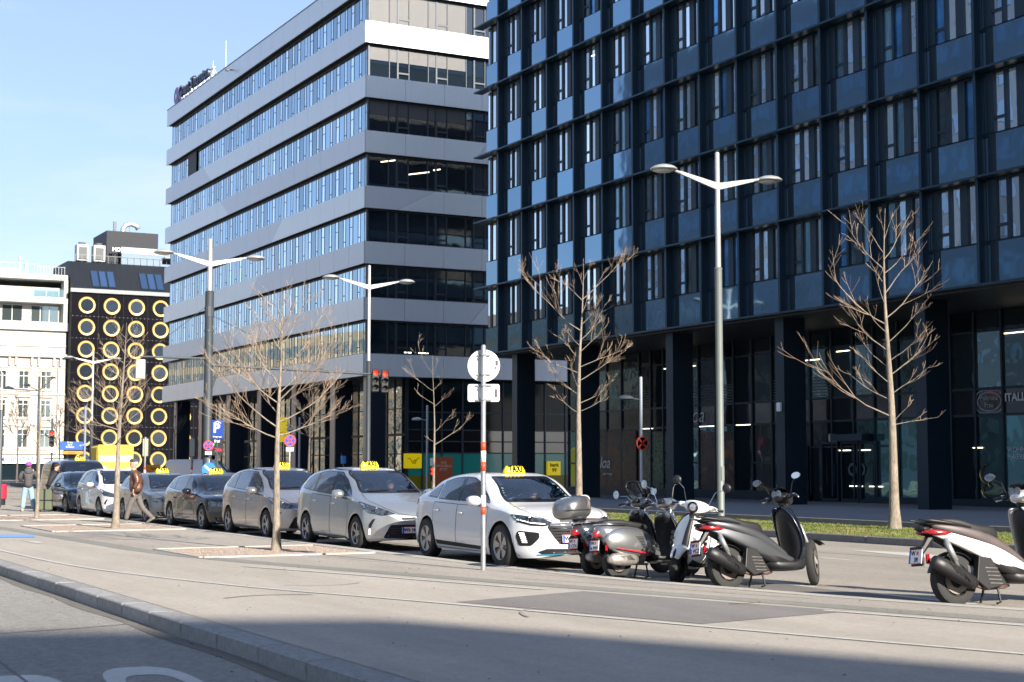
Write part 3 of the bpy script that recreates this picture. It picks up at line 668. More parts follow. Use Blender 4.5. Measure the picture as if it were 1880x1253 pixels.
# ground floor columns; warm reflected light painted as beige on the street side
M_colg = mat('column_lit_beige', (.42, .34, .27), .4, .3, var=.06); M_cold = mat('column_dark', (.012, .018, .03), .4, .3)
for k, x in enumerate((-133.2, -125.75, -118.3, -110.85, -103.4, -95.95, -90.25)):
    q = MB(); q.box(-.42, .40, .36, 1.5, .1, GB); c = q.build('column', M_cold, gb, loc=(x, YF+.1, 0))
    q = MB(); q.box(-.42, .42, .30, .36, .1, GB-.01); q.box(-.425, .425, .294, .30, 3.7, 3.72); q.build('column_lit_face', M_colg, c)
YG = 41.0; XG = -91.6
b = MB(); b.box(GX0+3, XG-1.5, YG+1.6, GY1-.3, .1, GB-.02); b.build('inner_wall', M_core, gb)
M_gst = mat('ground_pane', (.36, .40, .42), .02, .92, rnd=.45, wave=.02)
fm = MB(); xs2 = [GX0+3+1.24*k for k in range(34)]
fm.box(GX0+3, XG, YG-.06, YG+.04, 3.55, 3.72); fm.box(GX0+3, XG, YG-.06, YG+.04, 2.35, 2.42); fm.box(GX0+3, XG, YG-.05, YG+.04, .1, .3); fm.box(GX0+3, XG, YG-.05, YG+.04, 5.3, 5.36)
for x in xs2+[XG-.05]: fm.box(x-.04, x+.04, YG-.08, YG+.05, .1, GB-.02)
fm.build('shopfront_frame', M_gfr, gb)
for x in xs2:
    if x+1.2 > XG: continue
    mm_ = M_gst if int((x-GX0)*3) % 5 else M_storedk
    q = MB(); q.box(x+.04, x+1.2, YG-.02, YG, 3.72, GB-.02); q.build('upper_pane', mm_, gb)
    q = MB(); q.box(x+.04, x+1.2, YG-.02, YG, .3, 3.55); q.build('shop_pane', mm_ if x > -112 else M_gst, gb)
# east ground floor: upper dark glazing, teal shop windows with yellow sill
fm = MB(); ys = [YG+.05, 42.1, 43.5, 45.0, 46.5, 48.0, 49.6, 51.2, 52.8, 54.5, 56.5, 58.5, 61.8]
for y in ys: fm.box(XG-.05, XG+.08, y-.05, y+.05, .1, GB-.02)
for z in (3.95, 3.2, 2.45, 5.1): fm.box(XG-.05, XG+.05, YG, 61.8, z-.04, z+.04)
fm.build('shopfront_frame', M_gfr, gb)
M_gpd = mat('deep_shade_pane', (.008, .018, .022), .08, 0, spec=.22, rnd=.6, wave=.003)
M_tealin = mat('lit_teal_glass', (.012, .085, .085), .1, .0, spec=.8, rnd=.35, wave=.004, emit=(.02, .30, .29), es=.05)
M_yel = mat('yellow_film', (.26, .21, .005), .3, rnd=.05)
for a, c in zip(ys[:-1], ys[1:]):
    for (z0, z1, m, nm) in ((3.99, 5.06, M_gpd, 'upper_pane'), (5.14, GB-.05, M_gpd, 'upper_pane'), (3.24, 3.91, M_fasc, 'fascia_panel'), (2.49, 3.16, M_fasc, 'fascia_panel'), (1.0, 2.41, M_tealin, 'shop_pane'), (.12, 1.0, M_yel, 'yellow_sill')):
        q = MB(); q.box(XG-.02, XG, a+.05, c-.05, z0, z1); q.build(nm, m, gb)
# interior: pale furniture hints behind the first-floor glass are left to the glass itself
def boxsign(name, label, o, w_, h, d, m, cat='sign', group=None, par=None):
    t = thing(name, label, cat, o, 0, group); q = MB(); q.rbox(0, d, -w_/2, w_/2, -h/2, h/2, .02); q.build('sign_case', m, t); return t
M_ysign = mat('yellow_sign', (.78, .60, .01), .35, emit=(.9, .65, .0), es=.12); M_blk = mat('lettering_black', (.006, .006, .006), .9, spec=.1)
t = boxsign('post_sign', 'square yellow sign with a black post horn on the grey block', (XG+.1, 41.35, 1.93), 1.2, .95, .22, M_ysign)
q = MB(); q.tube([(.235, -.40, .14), (.235, -.28, .18), (.235, -.16, .04), (.235, -.02, -.16), (.235, .13, -.16), (.235, .20, -.02), (.235, .10, .08), (.235, -.02, .0), (.235, .02, -.10), (.235, .2, .06), (.235, .34, .2), (.235, .45, .2)], .018, 6); q.build('post_horn', M_blk, t)
t = boxsign('bank_sign', 'square yellow sign reading bank 99 between the two blocks', (XG+.1, 51.75, 1.45), 1.0, .95, .22, M_ysign)
text('bank\n99', 'sign_letters', M_blk, .36, FX((.225, 0, .05)), t, bold=.008)
t = boxsign('poster_board', 'orange-red advertising poster board beside the thin bare tree', (XG+.1, 43.55, 1.25), 1.35, 1.9, .12, mat('orange_poster', (.50, .10, .03), .4))
text('WIR\nWECHSELN\nJETZT', 'sign_letters', mat('poster_pale', (.8, .6, .5), .5), .22, FX((.122, 0, .35)), t)
t = boxsign('shop_sign', 'small blue and white sign low on the grey block column', (-93, 37.2, 2.0), .35, .5, .1, flat((.05, .25, .65), .4))
# rooftop sign and rods
rs_ = thing('roof_sign', 'round purple emblem and dark company name on the roof of the grey block', 'sign', (-134.6, YF+.5, 33.56))
q = MB(); q.lathe([(0, .12), (.78, .12), (.82, .06), (.82, -.06), (.78, -.12), (0, -.12)], (0, 0, 1.0), 'y', 30); q.build('emblem', mat('purple', (.17, .09, .33), .4), rs_)
q = MB(); q.box(-.2, .2, -.16, -.13, .75, 1.2); q.build('emblem_mark', M_white, rs_)
text('Grant Thornton', 'sign_letters', flat((.02, .02, .05), .4), 1.35, FY((1.0, -.1, 1.05)), rs_, ext=.12, align='LEFT', bold=.03)
q = MB()
for k in range(8): q.box(.9+k*1.25, .98+k*1.25, .25, .33, 0, 1.5); q.tube([(.94+k*1.25, .3, 1.4), (.94+k*1.25, 1.2, 0)], .03, 4)
q.box(.8, 10.2, .22, .3, .2, .28); q.box(.8, 10.2, .22, .3, 1.3, 1.38); q.build('rack', M_white, rs_)
for k, (x, h) in enumerate(((-133.0, 2.8), (-129.6, 3.3), (-126.0, 4.2))):
    q = MB(); q.tube([(0, 0, 0), (0, 0, h)], [.035, .015], 5); q.lathe([(.2, 0), (.18, .1), (.05, .12)], n=8)
    o = q.build('lightning_rod', flat((.7, .7, .7), .4, .6), loc=(x, YF+2.2, 33.56)); tag(o, 'thin lightning rod on the grey block roof, '+['leftmost of three', 'middle of three', 'tallest and rightmost of three'][k], 'rod', 'lightning rods on the roof')
q = MB(); q.box(-.05, .05, -.35, 0, -.04, .04); q.rbox(-.1, .1, -.55, -.3, -.14, .06, .03); o = q.build('security_camera', M_black, loc=(-117.2, YF, 32.9)); tag(o, 'small dark camera near the top of the grey block', 'camera')

# ------------------------------------------------------------ hotel with round windows, facade towards +X
HX = -222.0; hb = thing('hotel', 'black hotel with rows of round yellow-ringed windows', 'building')
M_hb = mat('hotel_black', (.0035, .0035, .006), .55, .0, var=.15, vs=.4, spec=.03, rnd=.12)
M_ringm = mat('ring_yellow', (.40, .255, .07), .4, .15, var=.1, vs=3)
M_porth = mat('port_glass', (.10, .13, .17), .03, .85, rnd=.5, wave=.01)
M_roofd = mat('mansard_metal', (.012, .015, .021), .5, .05, spec=.2, var=.08, vs=.7)
HY0, HY1 = 47.5, 74.0
b = MB(); b.box(HX-14, HX-.05, HY0, HY1, -.3, 26.2); b.build('wall', M_core, hb)
PS = 3.53; y = HY0; k = 0
hy = [HY0, 51.3, 54.83, 58.36, 61.89, 65.42, 68.95, HY1]
zr = [2.5+3.13*k for k in range(8)]
zed = [-.3]+[(zr[k]+zr[k+1])/2 for k in range(7)]+[26.2]
for a, c in zip(hy[:-1], hy[1:]):
    for z0, z1 in zip(zed[:-1], zed[1:]):
        q = MB(); q.box(HX-.05, HX, a+.03, c-.03, z0+.03, z1-.03); q.build('wall_panel', M_hb, hb)
ringp = MB(); ringp.lathe([(.86, -.06), (.90, .12), (1.17, .14), (1.22, -.02)], (0, 0, 0), 'x', 40, cap=False); rp = ringp.build('window_ring', M_ringm, hb, smooth=True, auto=50)
gq = MB(); gq.lathe([(0, .03), (.87, .03)], (0, 0, 0), 'x', 32); gp = gq.build('pane', M_porth, rp)
for j in range(8):
    for i in range(7):
        c = inst(rp, parent=hb, loc=(HX+.02, 49.65+PS*i, zr[j])); inst(gp, parent=c)
bpy.data.objects.remove(gp); bpy.data.objects.remove(rp)
q = MB()
for j in range(9):
    for i in range(44):
        y = HY0+.2+i*.6
        if y < HY1: q.box(HX, HX+.03, y-.04, y+.04, zed[j]+.0-.04 if j else .3, zed[j]+.04 if j else .38)
o = q.build('fixing_studs', flat((.12, .12, .14), .5, .3), hb); o['kind'] = 'stuff'
q = MB(); q.box(HX-.3, HX+.35, HY0-.2, HY1, 26.2, 26.75); q.build('gutter', flat((.12, .13, .14), .4, .4), hb)
q = MB(); q.prism([(HX+.1, 26.75), (HX-3.2, 31.0), (HX-13, 31.0), (HX-14, 26.75)], 'y', HY0, HY1); q.build('mansard_roof', M_roofd, hb)
q = MB()
for k in range(26): y = HY0+.5+k; q.add([(HX+.12, y, 26.8), (HX+.12, y+.05, 26.8), (HX-3.16, y+.05, 31.02), (HX-3.16, y, 31.02)], [(0, 1, 2, 3)])
o = q.build('standing_seams', M_core, hb); o['kind'] = 'stuff'
M_skl = mat('skylight_glass', (.40, .52, .66), .02, 1., rnd=.15)
sl_ = Vector((-3.3, 0, 4.25)).normalized(); sn = Vector((4.25, 0, 3.3)).normalized()
for y0 in (50.4, 57.4):
    sk = bpy.data.objects.new('skylight', None)
    for i in range(3):
        a = y0+i*1.15; p = lambda s_, h, y: tuple(Vector((HX+.1, y, 26.75))+sl_*s_+sn*h)
        q = MB(); q.add([p(.35, .14, a), p(.35, .14, a+1.05), p(3.6, .14, a+1.05), p(3.6, .14, a), p(.35, .0, a), p(.35, .0, a+1.05), p(3.6, .0, a+1.05), p(3.6, .0, a)], [(0, 1, 2, 3), (0, 4, 5, 1), (1, 5, 6, 2), (2, 6, 7, 3), (3, 7, 4, 0)])
        f = q.build('skylight', M_steel, hb)
        q = MB(); q.add([p(.5, .16, a+.1), p(.5, .16, a+.95), p(3.45, .16, a+.95), p(3.45, .16, a+.1)], [(0, 1, 2, 3)]); q.build('pane', M_skl, f)
    bpy.data.objects.remove(sk)
q = MB(); q.box(HX-13, HX-4.5, 53.3, 60.9, 31, 36.0); q.build('plant_room', M_roofd, hb)
q = MB(); q.box(HX-7, HX-3.2, 55.2, 61.2, 31, 32.6); q.build('bar_glazing', mat('bar_glass', (.35, .42, .45), .05, .8, rnd=.1), hb)
q = MB(); q.box(HX-7, HX-3.1, 55.1, 61.3, 32.6, 33.5); q.build('bar_fascia', flat((.30, .33, .36), .5), hb)
text('MOOONS ROOFTOP BAR', 'sign_letters', M_white, .78, FX((HX-3.05, 58.3, 33.05)), hb, bold=.02, ext=.03)
q = MB()
for i in range(28): q.box(HX-3.12, HX-3.06, HY0+1+i*.95, HY0+1.05+i*.95, 31, 32.0)
q.box(HX-3.12, HX-3.06, HY0+1, HY1, 31.98, 32.04); q.build('railing', flat((.10, .11, .12), .4, .4), hb)
q = MB(); q.box(HX-9, HX-2, 61.3, 66, 32.1, 32.3); q.build('awning', flat((.2, .2, .2), .6), hb)
for k, y in enumerate((49.0, 51.4)):
    t = thing('air_conditioner', 'large white rooftop air unit on the black hotel, '+('left' if k == 0 else 'right')+' of the pair', 'air conditioner', (HX-5, y, 31), 0, 'air units on the hotel roof')
    q = MB(); q.rbox(-.8, .8, 0, 1.7, .3, 2.7, .05); q.build('casing', flat((.36, .36, .35), .5), t)
    q = MB(); q.box(.80, .82, .25, 1.45, .5, 2.3); q.build('grille', flat((.06, .07, .07), .6), t)
    q = MB(); q.lathe([(.5, 2.7), (.55, 3.0), (.5, 3.05)], (0, .85, 0)); q.build('fan_ring', flat((.1, .1, .1), .5), t)
t = thing('exhaust_duct', 'silver curved ventilation duct on the hotel plant room', 'duct', (HX-6, 56, 36))
q = MB(); q.tube([(0, 0, -1.5), (0, 0, .6), (0, .4, 1.2), (0, 1.2, 1.45), (0, 2, 1.2), (0, 2.3, .7)], .38, 12); q.build('duct', flat((.55, .56, .57), .35, .7), t, smooth=True)
q = MB(); q.tube([(0, -1.2, -5), (0, -1.2, 1.6)], .25, 8); q.tube([(0, -2.2, -5), (0, -2.2, -1.0)], .35, 8); q.tube([(.3, .9, -5), (.3, .9, .9)], .07, 6); q.build('flue', flat((.25, .26, .27), .4, .6), t)
# ------------------------------------------------------------ white building at far left
M_wht = mat('white_render', (.42, .41, .385), .8, var=.04, vs=.6, dirt=.06)
M_crm = mat('cream_stucco', (.42, .375, .33), .85, var=.06, vs=.8, dirt=.08, bump=.2, bs=4)
M_wgl = mat('house_glass', (.20, .26, .27), .03, .8, rnd=.4)
M_wfr = mat('white_frame', (.5, .5, .48), .5)
wb = thing('apartment_building', 'white apartment house with set-back balconies over an old cream facade', 'building')
WX = -224.0; WY0, WY1 = 22.0, 47.35; wy = WX
b = MB(); b.box(WX-12, WX, WY0, WY1, -.3, 16.9); b.build('wall', M_crm, wb)
b = MB(); b.box(WX-12, WX-1.5, WY0, WY1-.4, 16.9, 27); b.build('upper_wall', M_wht, wb)
for (z0, z1, pr, y1) in ((16.9, 17.4, .55, WY1+.35), (18.4, 18.6, .1, WY1), (20.7, 21.9, .45, WY1+.2), (24.6, 25.5, .45, WY1), (27.9, 28.7, .5, WY1-.1)):
    q = MB(); q.rbox(WX-12, WX+pr, WY0, y1, z0, z1, .05); q.build('cornice', M_wht, wb)
q = MB(); q.box(WX-1.5, WX-.1, WY0, WY1, 17.4, 20.7); q.build('attic_wall', M_wht, wb)
q = MB(); q.box(WX-1.5, WX+.4, WY1-.6, WY1-.05, 21.9, 28.0); q.build('side_fin', M_wht, wb)
q = MB(); q.box(WX-8, WX-1.0, WY0, WY1-6.5, 28.7, 29.5); q.build('roof_block', M_wht, wb)
q = MB()
for i in range(10): q.box(WX-.5, WX-.45, WY1-4.2+i*.42, WY1-4.15+i*.42, 28.7, 29.9)
q.box(WX-.5, WX-.45, WY1-4.2, WY1-.3, 29.88, 29.94)
for i in range(24): q.box(WX-.5, WX-.47, WY0+i*.9, WY0+i*.9+.03, 28.7, 30.2)
q.box(WX-.5, WX-.47, WY0, WY1-4.2, 30.16, 30.2); q.build('railing', flat((.22, .23, .24), .4, .3), wb)
def fwin(y0, y1, z0, z1, x, n=2, par=wb, tr=None):
    f = MB(); t_ = .09
    f.box(x-.02, x+.08, y0, y1, z0, z0+t_); f.box(x-.02, x+.08, y0, y1, z1-t_, z1)
    for i in range(n+1): yy = y0+(y1-y0)*i/n; f.box(x-.02, x+.07, yy-(t_/2 if 0 < i < n else 0), yy+t_/2, z0+t_, z1-t_)
    if tr: f.box(x-.02, x+.07, y0, y1, tr, tr+.09)
    w_ = f.build('window', M_wfr, par); q = MB(); q.box(x-.04, x+.01, y0+.05, y1-.05, z0+.05, z1-.05); q.build('pane', M_wgl, w_); return w_
for y0, y1, n in ((24, 26.5, 2), (28, 30.5, 2), (32, 33.6, 2), (35.2, 37.7, 2)): fwin(y0, y1, 25.6, 27.8, WX-1.45, n)
fwin(42.9, 46.4, 25.6, 26.7, WX-1.45, 2)
for y0, y1, n in ((24, 27, 3), (29, 31, 2), (33.3, 34.6, 1), (35.6, 36.9, 1), (38.6, 41.4, 2), (42.6, 46.4, 3)): fwin(y0, y1, 22.0, 24.4, WX-1.45, n)
fwin(35.9, 37.0, 18.6, 20.5, WX-.08, 1); fwin(28, 29.3, 18.6, 20.5, WX-.08, 1)
q = MB(); q.box(WX+.42, WX+.45, WY0, WY1-.6, 25.5, 26.6); q.build('glass_balustrade', glassmat('balustrade', (.75, .9, .9), .15), wb)
for i in range(7):
    yc = 46.2-1.0-i*3.05-.6
    for (z0, z1, tr) in ((12.4, 15.0, 14.2), (8.4, 10.9, 10.2), (4.2, 6.8, 6.0)):
        w_ = fwin(yc-.65, yc+.65, z0, z1, WX+.03, 2, tr=tr)
        q = MB(); q.box(WX, WX+.12, yc-.85, yc-.66, z0-.1, z1+.2); q.box(WX, WX+.12, yc+.66, yc+.85, z0-.1, z1+.2); q.box(WX, WX+.22, yc-.95, yc+.95, z0-.28, z0-.1)
        q.box(WX, WX+.3 if z0 < 10 else WX+.15, yc-1.0, yc+1.0, z1+.35, z1+.62); q.build('window_surround', M_crm, wb)
    q = MB(); q.box(WX, WX+.4, yc+.9, yc+1.2, 15.7, 16.85); q.box(WX, WX+.4, yc+1.8, yc+2.1, 15.7, 16.85); q.build('bracket', M_crm, wb)
for (z0, z1, pr) in ((11.6, 11.85, .22), (7.3, 7.5, .18), (3.3, 3.7, .3), (15.45, 15.6, .1)):
    q = MB(); q.box(WX, WX+pr, WY0, WY1+.02, z0, z1); q.build('string_course', M_crm, wb)
q = MB(); q.tube([(WX+.2, WY1-1.1, 0), (WX+.2, WY1-1.1, 16.5)], .07, 6); q.build('downpipe', flat((.3, .3, .3), .5), wb)
q = MB(); q.box(WX, WX+.6, WY0, WY1-.2, 2.0, 3.1); q.build('shop_fascia', flat((.55, .60, .64), .5), wb)
q = MB(); q.box(WX-.0, WX+.15, WY0, WY1-.2, -.25, 2.0); q.build('shopfront', M_storedk, wb)
text('RAUM FÜR MOBILITÄT', 'sign_letters', flat((.04, .08, .14), .5), .95, FX((WX+.62, 38.4, 2.55)), wb, bold=.02, ext=.02)
for k, (y, x, h) in enumerate(((28.9, -2, 3.5), (39.4, -3, 2.4), (39.9, -3, 2.4), (44.0, -2, 2.6), (44.8, -2, 1.8))):
    q = MB(); q.tube([(0, 0, 0), (0, 0, h)], [.12, .08], 6); q.lathe([(.22, h-.5), (.22, h)], n=8); o = q.build('chimney_pot', flat((.4, .4, .4), .5, .3), wb, loc=(WX+x, y-3, 28.7))

# ------------------------------------------------------------ buildings across the street and behind the camera (seen as reflections and as shade)
def block(name, label, poly, h, m, wm, fl=3.4, sp=2.6, inset=0):
    t = thing(name, label, 'building'); q = MB(); q.prism(poly, 'z', -.3, h); q.build('wall', m, t)
    q = MB(); n = len(poly)
    for i in range(n):
        a = Vector(poly[i]); c = Vector(poly[(i+1) % n]); d = c-a; Ln = d.length; u = d/Ln; nn = Vector((u.y, -u.x))
        ar = sum(poly[j][0]*poly[(j+1) % n][1]-poly[(j+1) % n][0]*poly[j][1] for j in range(n))
        if ar < 0: nn = -nn
        k = 0
        while (k+1)*sp < Ln-1:
            f = 0
            while 1.2+f*fl+2.2 < h:
                p = a+u*(1+k*sp)+nn*.03; e = a+u*(1+k*sp+1.4)+nn*.03; z = 1.0+f*fl
                q.add([(p.x, p.y, z), (e.x, e.y, z), (e.x, e.y, z+2.0), (p.x, p.y, z+2.0)], [(0, 1, 2, 3)]); f += 1
            k += 1
    o = q.build('window_rows', wm, t); o['kind'] = 'stuff'; return t
M_tow = mat('tower_cladding', (.14, .18, .24), .4, .1, var=.15, vs=.05); M_tw2 = mat('tower_glass', (.22, .30, .40), .1, .8)
block('office_tower', 'dark glass tower outside the frame, across the street on the left', [(-160, -52), (-62, -52), (-62, -26), (-160, -26)], 50, M_tow, M_tw2)
block('apartment_building', 'sunlit beige apartment house outside the frame, across the street', [(-330, -60), (-178, -60), (-178, -44), (-330, -8)], 25, mat('beige_wall', (.55, .43, .28), .8, var=.1, vs=.1), M_wgl)
block('office_building', 'tall plain block behind the camera whose shade falls on the near pavement', [(51.8, 15.2), (88, 32.1), (88, -45), (25.5, -38.7)], 30, M_crm, M_wgl)
# ------------------------------------------------------------ bare trees
M_bark = mat('pale_bark', (.285, .24, .19), .9, var=.45, vs=9, bump=1., bs=22, stretch=(4, 4, .8), dirt=.4)
M_twig = mat('twig_bark', (.27, .20, .145), .85, var=.25, vs=4)
M_barkd = mat('dark_bark', (.10, .085, .075), .9, var=.2, vs=6)
def rotv(v, ax, a): return Matrix.Rotation(a, 3, ax) @ v
def grow(b, tw, p, d, L_, r, lvl, rr, up=.5, tmin=.004, dens=1.0):
    """one limb: a bending tapered tube with side twigs"""
    n = 7 if lvl < 2 else 5; pts = [p.copy()]; rad = [r]; d = d.normalized(); ds = []
    for i in range(n):
        f = (i+1)/n
        d = (d+Vector((rr.uniform(-1, 1), rr.uniform(-1, 1), rr.uniform(-1, 1)))*(.13 if lvl < 2 else .09)+Vector((0, 0, up*.13))).normalized()
        p = p+d*(L_/n); pts.append(p.copy()); rad.append(max(tmin*(.6 if i == n-1 else 1), r*(1-f*.88))); ds.append(d.copy())
    (b if lvl < 2 else tw).tube(pts, rad, 5 if lvl < 2 else 3, cap=False)
    if lvl >= 3: return
    m = int((6 if lvl == 1 else 4)*dens*min(1.4, max(.6, L_/ (1.2 if lvl == 1 else .5)))+rr.random())
    for k in range(m):
        f = rr.uniform(.22, .97); i = min(n-1, int(f*n)); q = pts[i].lerp(pts[i+1], f*n-i); dd = ds[i]
        ax = dd.orthogonal().normalized(); ax = rotv(ax, dd, rr.uniform(0, 6.283)); nd = rotv(dd, ax, R(rr.uniform(22, 50)))
        nd.z = nd.z*.6+.25
        grow(b, tw, q, nd, L_*(1-f*.5)*rr.uniform(.36, .70), max(tmin, rad[i]*.55), lvl+1, rr, up*1.1, tmin, dens)
def tree(name, label, loc, H, r0, limbs, seed, dark=False, lean=(0, 0), group=None, tmin=.0026, dens=1., top=1, zfirst=None):
    """limbs: list of (height, azimuth deg, length, rise deg)"""
    rr = random.Random(seed); t = thing(name, label, 'tree', loc, 0, group); m1, m2 = (M_barkd, M_barkd) if dark else (M_bark, M_twig)
    n = 14; pts = []; rad = []
    for i in range(n+1):
        f = i/n; pts.append(Vector((lean[0]*f+math.sin(f*7+seed)*.028*H*.35*f, lean[1]*f+math.cos(f*5+seed)*.02*H*.35*f, -.05+H*f)))
        rad.append(max(tmin*1.2, r0*((1-f)**1.15*.80+.03)+(r0*.35*math.exp(-f*30))))
    b = MB(); b.tube(pts, rad, 12, cap=False); b.build('trunk', m1, t, smooth=True)
    cb, tw = MB(), MB()
    def at(z):
        f = min(.999, max(0, z/H))*n; i = int(f); return pts[i].lerp(pts[i+1], f-i), rad[i]
    for (z, az, L_, rise) in limbs:
        p, r = at(z); a = R(az); d = Vector((math.cos(a)*math.cos(R(rise)), math.sin(a)*math.cos(R(rise)), math.sin(R(rise))))
        grow(cb, tw, p, d, L_, min(r*.62, .0045+L_*.0068), 1, rr, .55, tmin, dens*1.1)
    a_ = cb.build('limbs', m1, t, smooth=True); a_['kind'] = 'stuff'; a_ = tw.build('twigs', m2, t); a_['kind'] = 'stuff'
    return t
def limbset(z0, z1, n, Lmax, rise, rr, shape=.6, az0=0):
    out = []
    for k in range(n):
        f = k/(n-1.); out.append((z0+(z1-z0)*f, az0+k*137.5+rr.uniform(-25, 25), Lmax*(1-f*shape)*rr.uniform(.75, 1.1), rise+f*28+rr.uniform(-8, 8)))
    return out
rr = random.Random(4)
# image-left is about -Y (and -X), image-right about +Y; azimuth 62 deg = towards the right of the frame, 242 = left
G1 = 'bare young trees in gravel pits beside the taxi rank'
tree('bare_tree', 'wide-crowned bare tree in the nearest gravel pit, before the brown-silver taxi', (-27.85, 9.82, 0), 5.0, .095,
     [(2.15, 242, 1.7, 14), (2.2, 62, 1.5, 14), (2.35, 250, 1.75, 24), (2.45, 70, 1.6, 26), (2.6, 200, 1.5, 28), (2.7, 20, 1.4, 30), (2.8, 245, 1.65, 34), (2.85, 60, 1.65, 34), (3.0, 120, 1.4, 35), (3.1, 300, 1.4, 38), (3.2, 225, 1.4, 42), (3.3, 50, 1.4, 42), (3.5, 170, 1.1, 45), (3.6, 350, 1.1, 48), (3.8, 260, 1.1, 50), (3.9, 75, 1.15, 48), (4.1, 210, .8, 55), (4.25, 30, .85, 52), (4.45, 280, .6, 60), (4.6, 90, .5, 62)], 21, group=G1, lean=(-.02, .03), dens=1.25)
tree('bare_tree', 'bare tree in the second gravel pit, by the man in the leather jacket', (-39.72, 9.72, 0), 5.3, .11,
     limbset(2.15, 4.9, 22, 1.75, 16, rr, .65, 242), 8, group=G1, lean=(.02, .13), dens=1.1)
tree('bare_tree', 'slim bare tree farthest left, in front of the black van', (-48.85, 9.55, 0), 4.5, .075, limbset(2.0, 4.1, 11, 1.3, 26, rr, .6, 200), 13, group=G1, dens=.8, lean=(0, .1))
G2 = 'bare trees on the grass verge'
tree('bare_tree', 'tall bare tree on the verge in front of the dark block at right', (-28.95, 25.85, .07), 7.85, .155,
     [(2.55, 62, 1.15, 8), (2.75, 245, 2.55, 18), (2.6, 100, .8, 30), (3.15, 235, 1.3, 28), (3.3, 60, 1.2, 30), (3.55, 250, 1.2, 35), (3.75, 75, 1.6, 32), (3.95, 210, 1.2, 34), (4.1, 40, 1.45, 32), (4.35, 240, 1.7, 30), (4.55, 65, 1.4, 36), (4.8, 255, 1.0, 35), (5.0, 242, 2.1, 26), (5.15, 60, 1.9, 34), (5.5, 300, 1.0, 45), (5.75, 70, 1.7, 38), (6.0, 235, 1.0, 48), (6.25, 62, 1.35, 38), (6.35, 245, 1.5, 40), (6.6, 75, 1.5, 42), (6.75, 240, 1.25, 46), (7.1, 60, .7, 60), (7.3, 240, .6, 62)], 31, group=G2, lean=(0, -.12), dens=.62, tmin=.0035)
tree('bare_tree', 'bare tree on the verge rising behind the scooter with the silver top box', (-43.9, 25.8, .07), 8.4, .15,
     [(3.3, 245, 1.2, 20), (3.35, 62, 1.2, 15), (3.6, 70, 1.4, 22), (3.9, 240, 1.3, 25), (4.1, 300, 1.3, 28), (4.35, 62, 1.7, 20), (4.6, 242, 1.7, 22), (4.8, 60, 1.7, 24), (5.1, 200, 1.2, 28), (5.3, 55, 1.3, 34), (5.5, 250, .8, 36), (5.7, 62, 1.5, 30), (6.0, 242, 2.9, 26), (6.2, 62, 1.2, 38), (6.6, 120, 1.0, 45), (7.0, 242, 1.4, 36), (7.05, 62, 2.0, 38), (7.5, 250, .7, 58), (7.7, 60, .7, 60)], 33, group=G2, dens=.85, tmin=.0045, lean=(0, .12))
tree('bare_tree', 'thin sparse sapling on the verge between the street lamp and the sign back', (-55.25, 25.9, .07), 5.9, .075,
     [(2.4, 62, 1.9, 22), (2.5, 240, .5, 20), (2.9, 62, 1.0, 35), (3.9, 62, 1.0, 30), (4.0, 242, .9, 28), (4.5, 242, 1.6, 22), (4.55, 62, .8, 40), (5.2, 242, 1.4, 38), (5.25, 62, .6, 55)], 17, group=G2, dens=.6, tmin=.0045)
G3 = 'dark bare trees in the distance'
tree('bare_tree', 'dark thin tree in front of the grey block columns, right of the round no-stopping sign', (-70.9, 26.6, .07), 5.6, .10, limbset(2.6, 5.2, 14, 1.9, 22, rr, .6), 41, True, group=G3, tmin=.007, dens=.8)
tree('bare_tree', 'dark leafless tree at the foot of the old cream facade, far left', (-155.3, 28.4, -.28), 8.5, .13, limbset(3.5, 7.8, 10, 2.8, 28, rr, .6), 43, True, group=G3, tmin=.02, dens=.6)
tree('bare_tree', 'dark leafless tree before the cream facade, just left of the blue direction sign', (-153.4, 32.0, -.28), 7.5, .13, limbset(3.2, 7, 10, 2.6, 28, rr, .6), 44, True, group=G3, tmin=.02, dens=.6)
tree('bare_tree', 'dark leafless tree rising over the yellow container', (-108, 30.5, .07), 6.2, .09, limbset(3.4, 5.8, 9, 1.6, 26, rr, .6), 45, True, group=G3, tmin=.012, dens=.6)

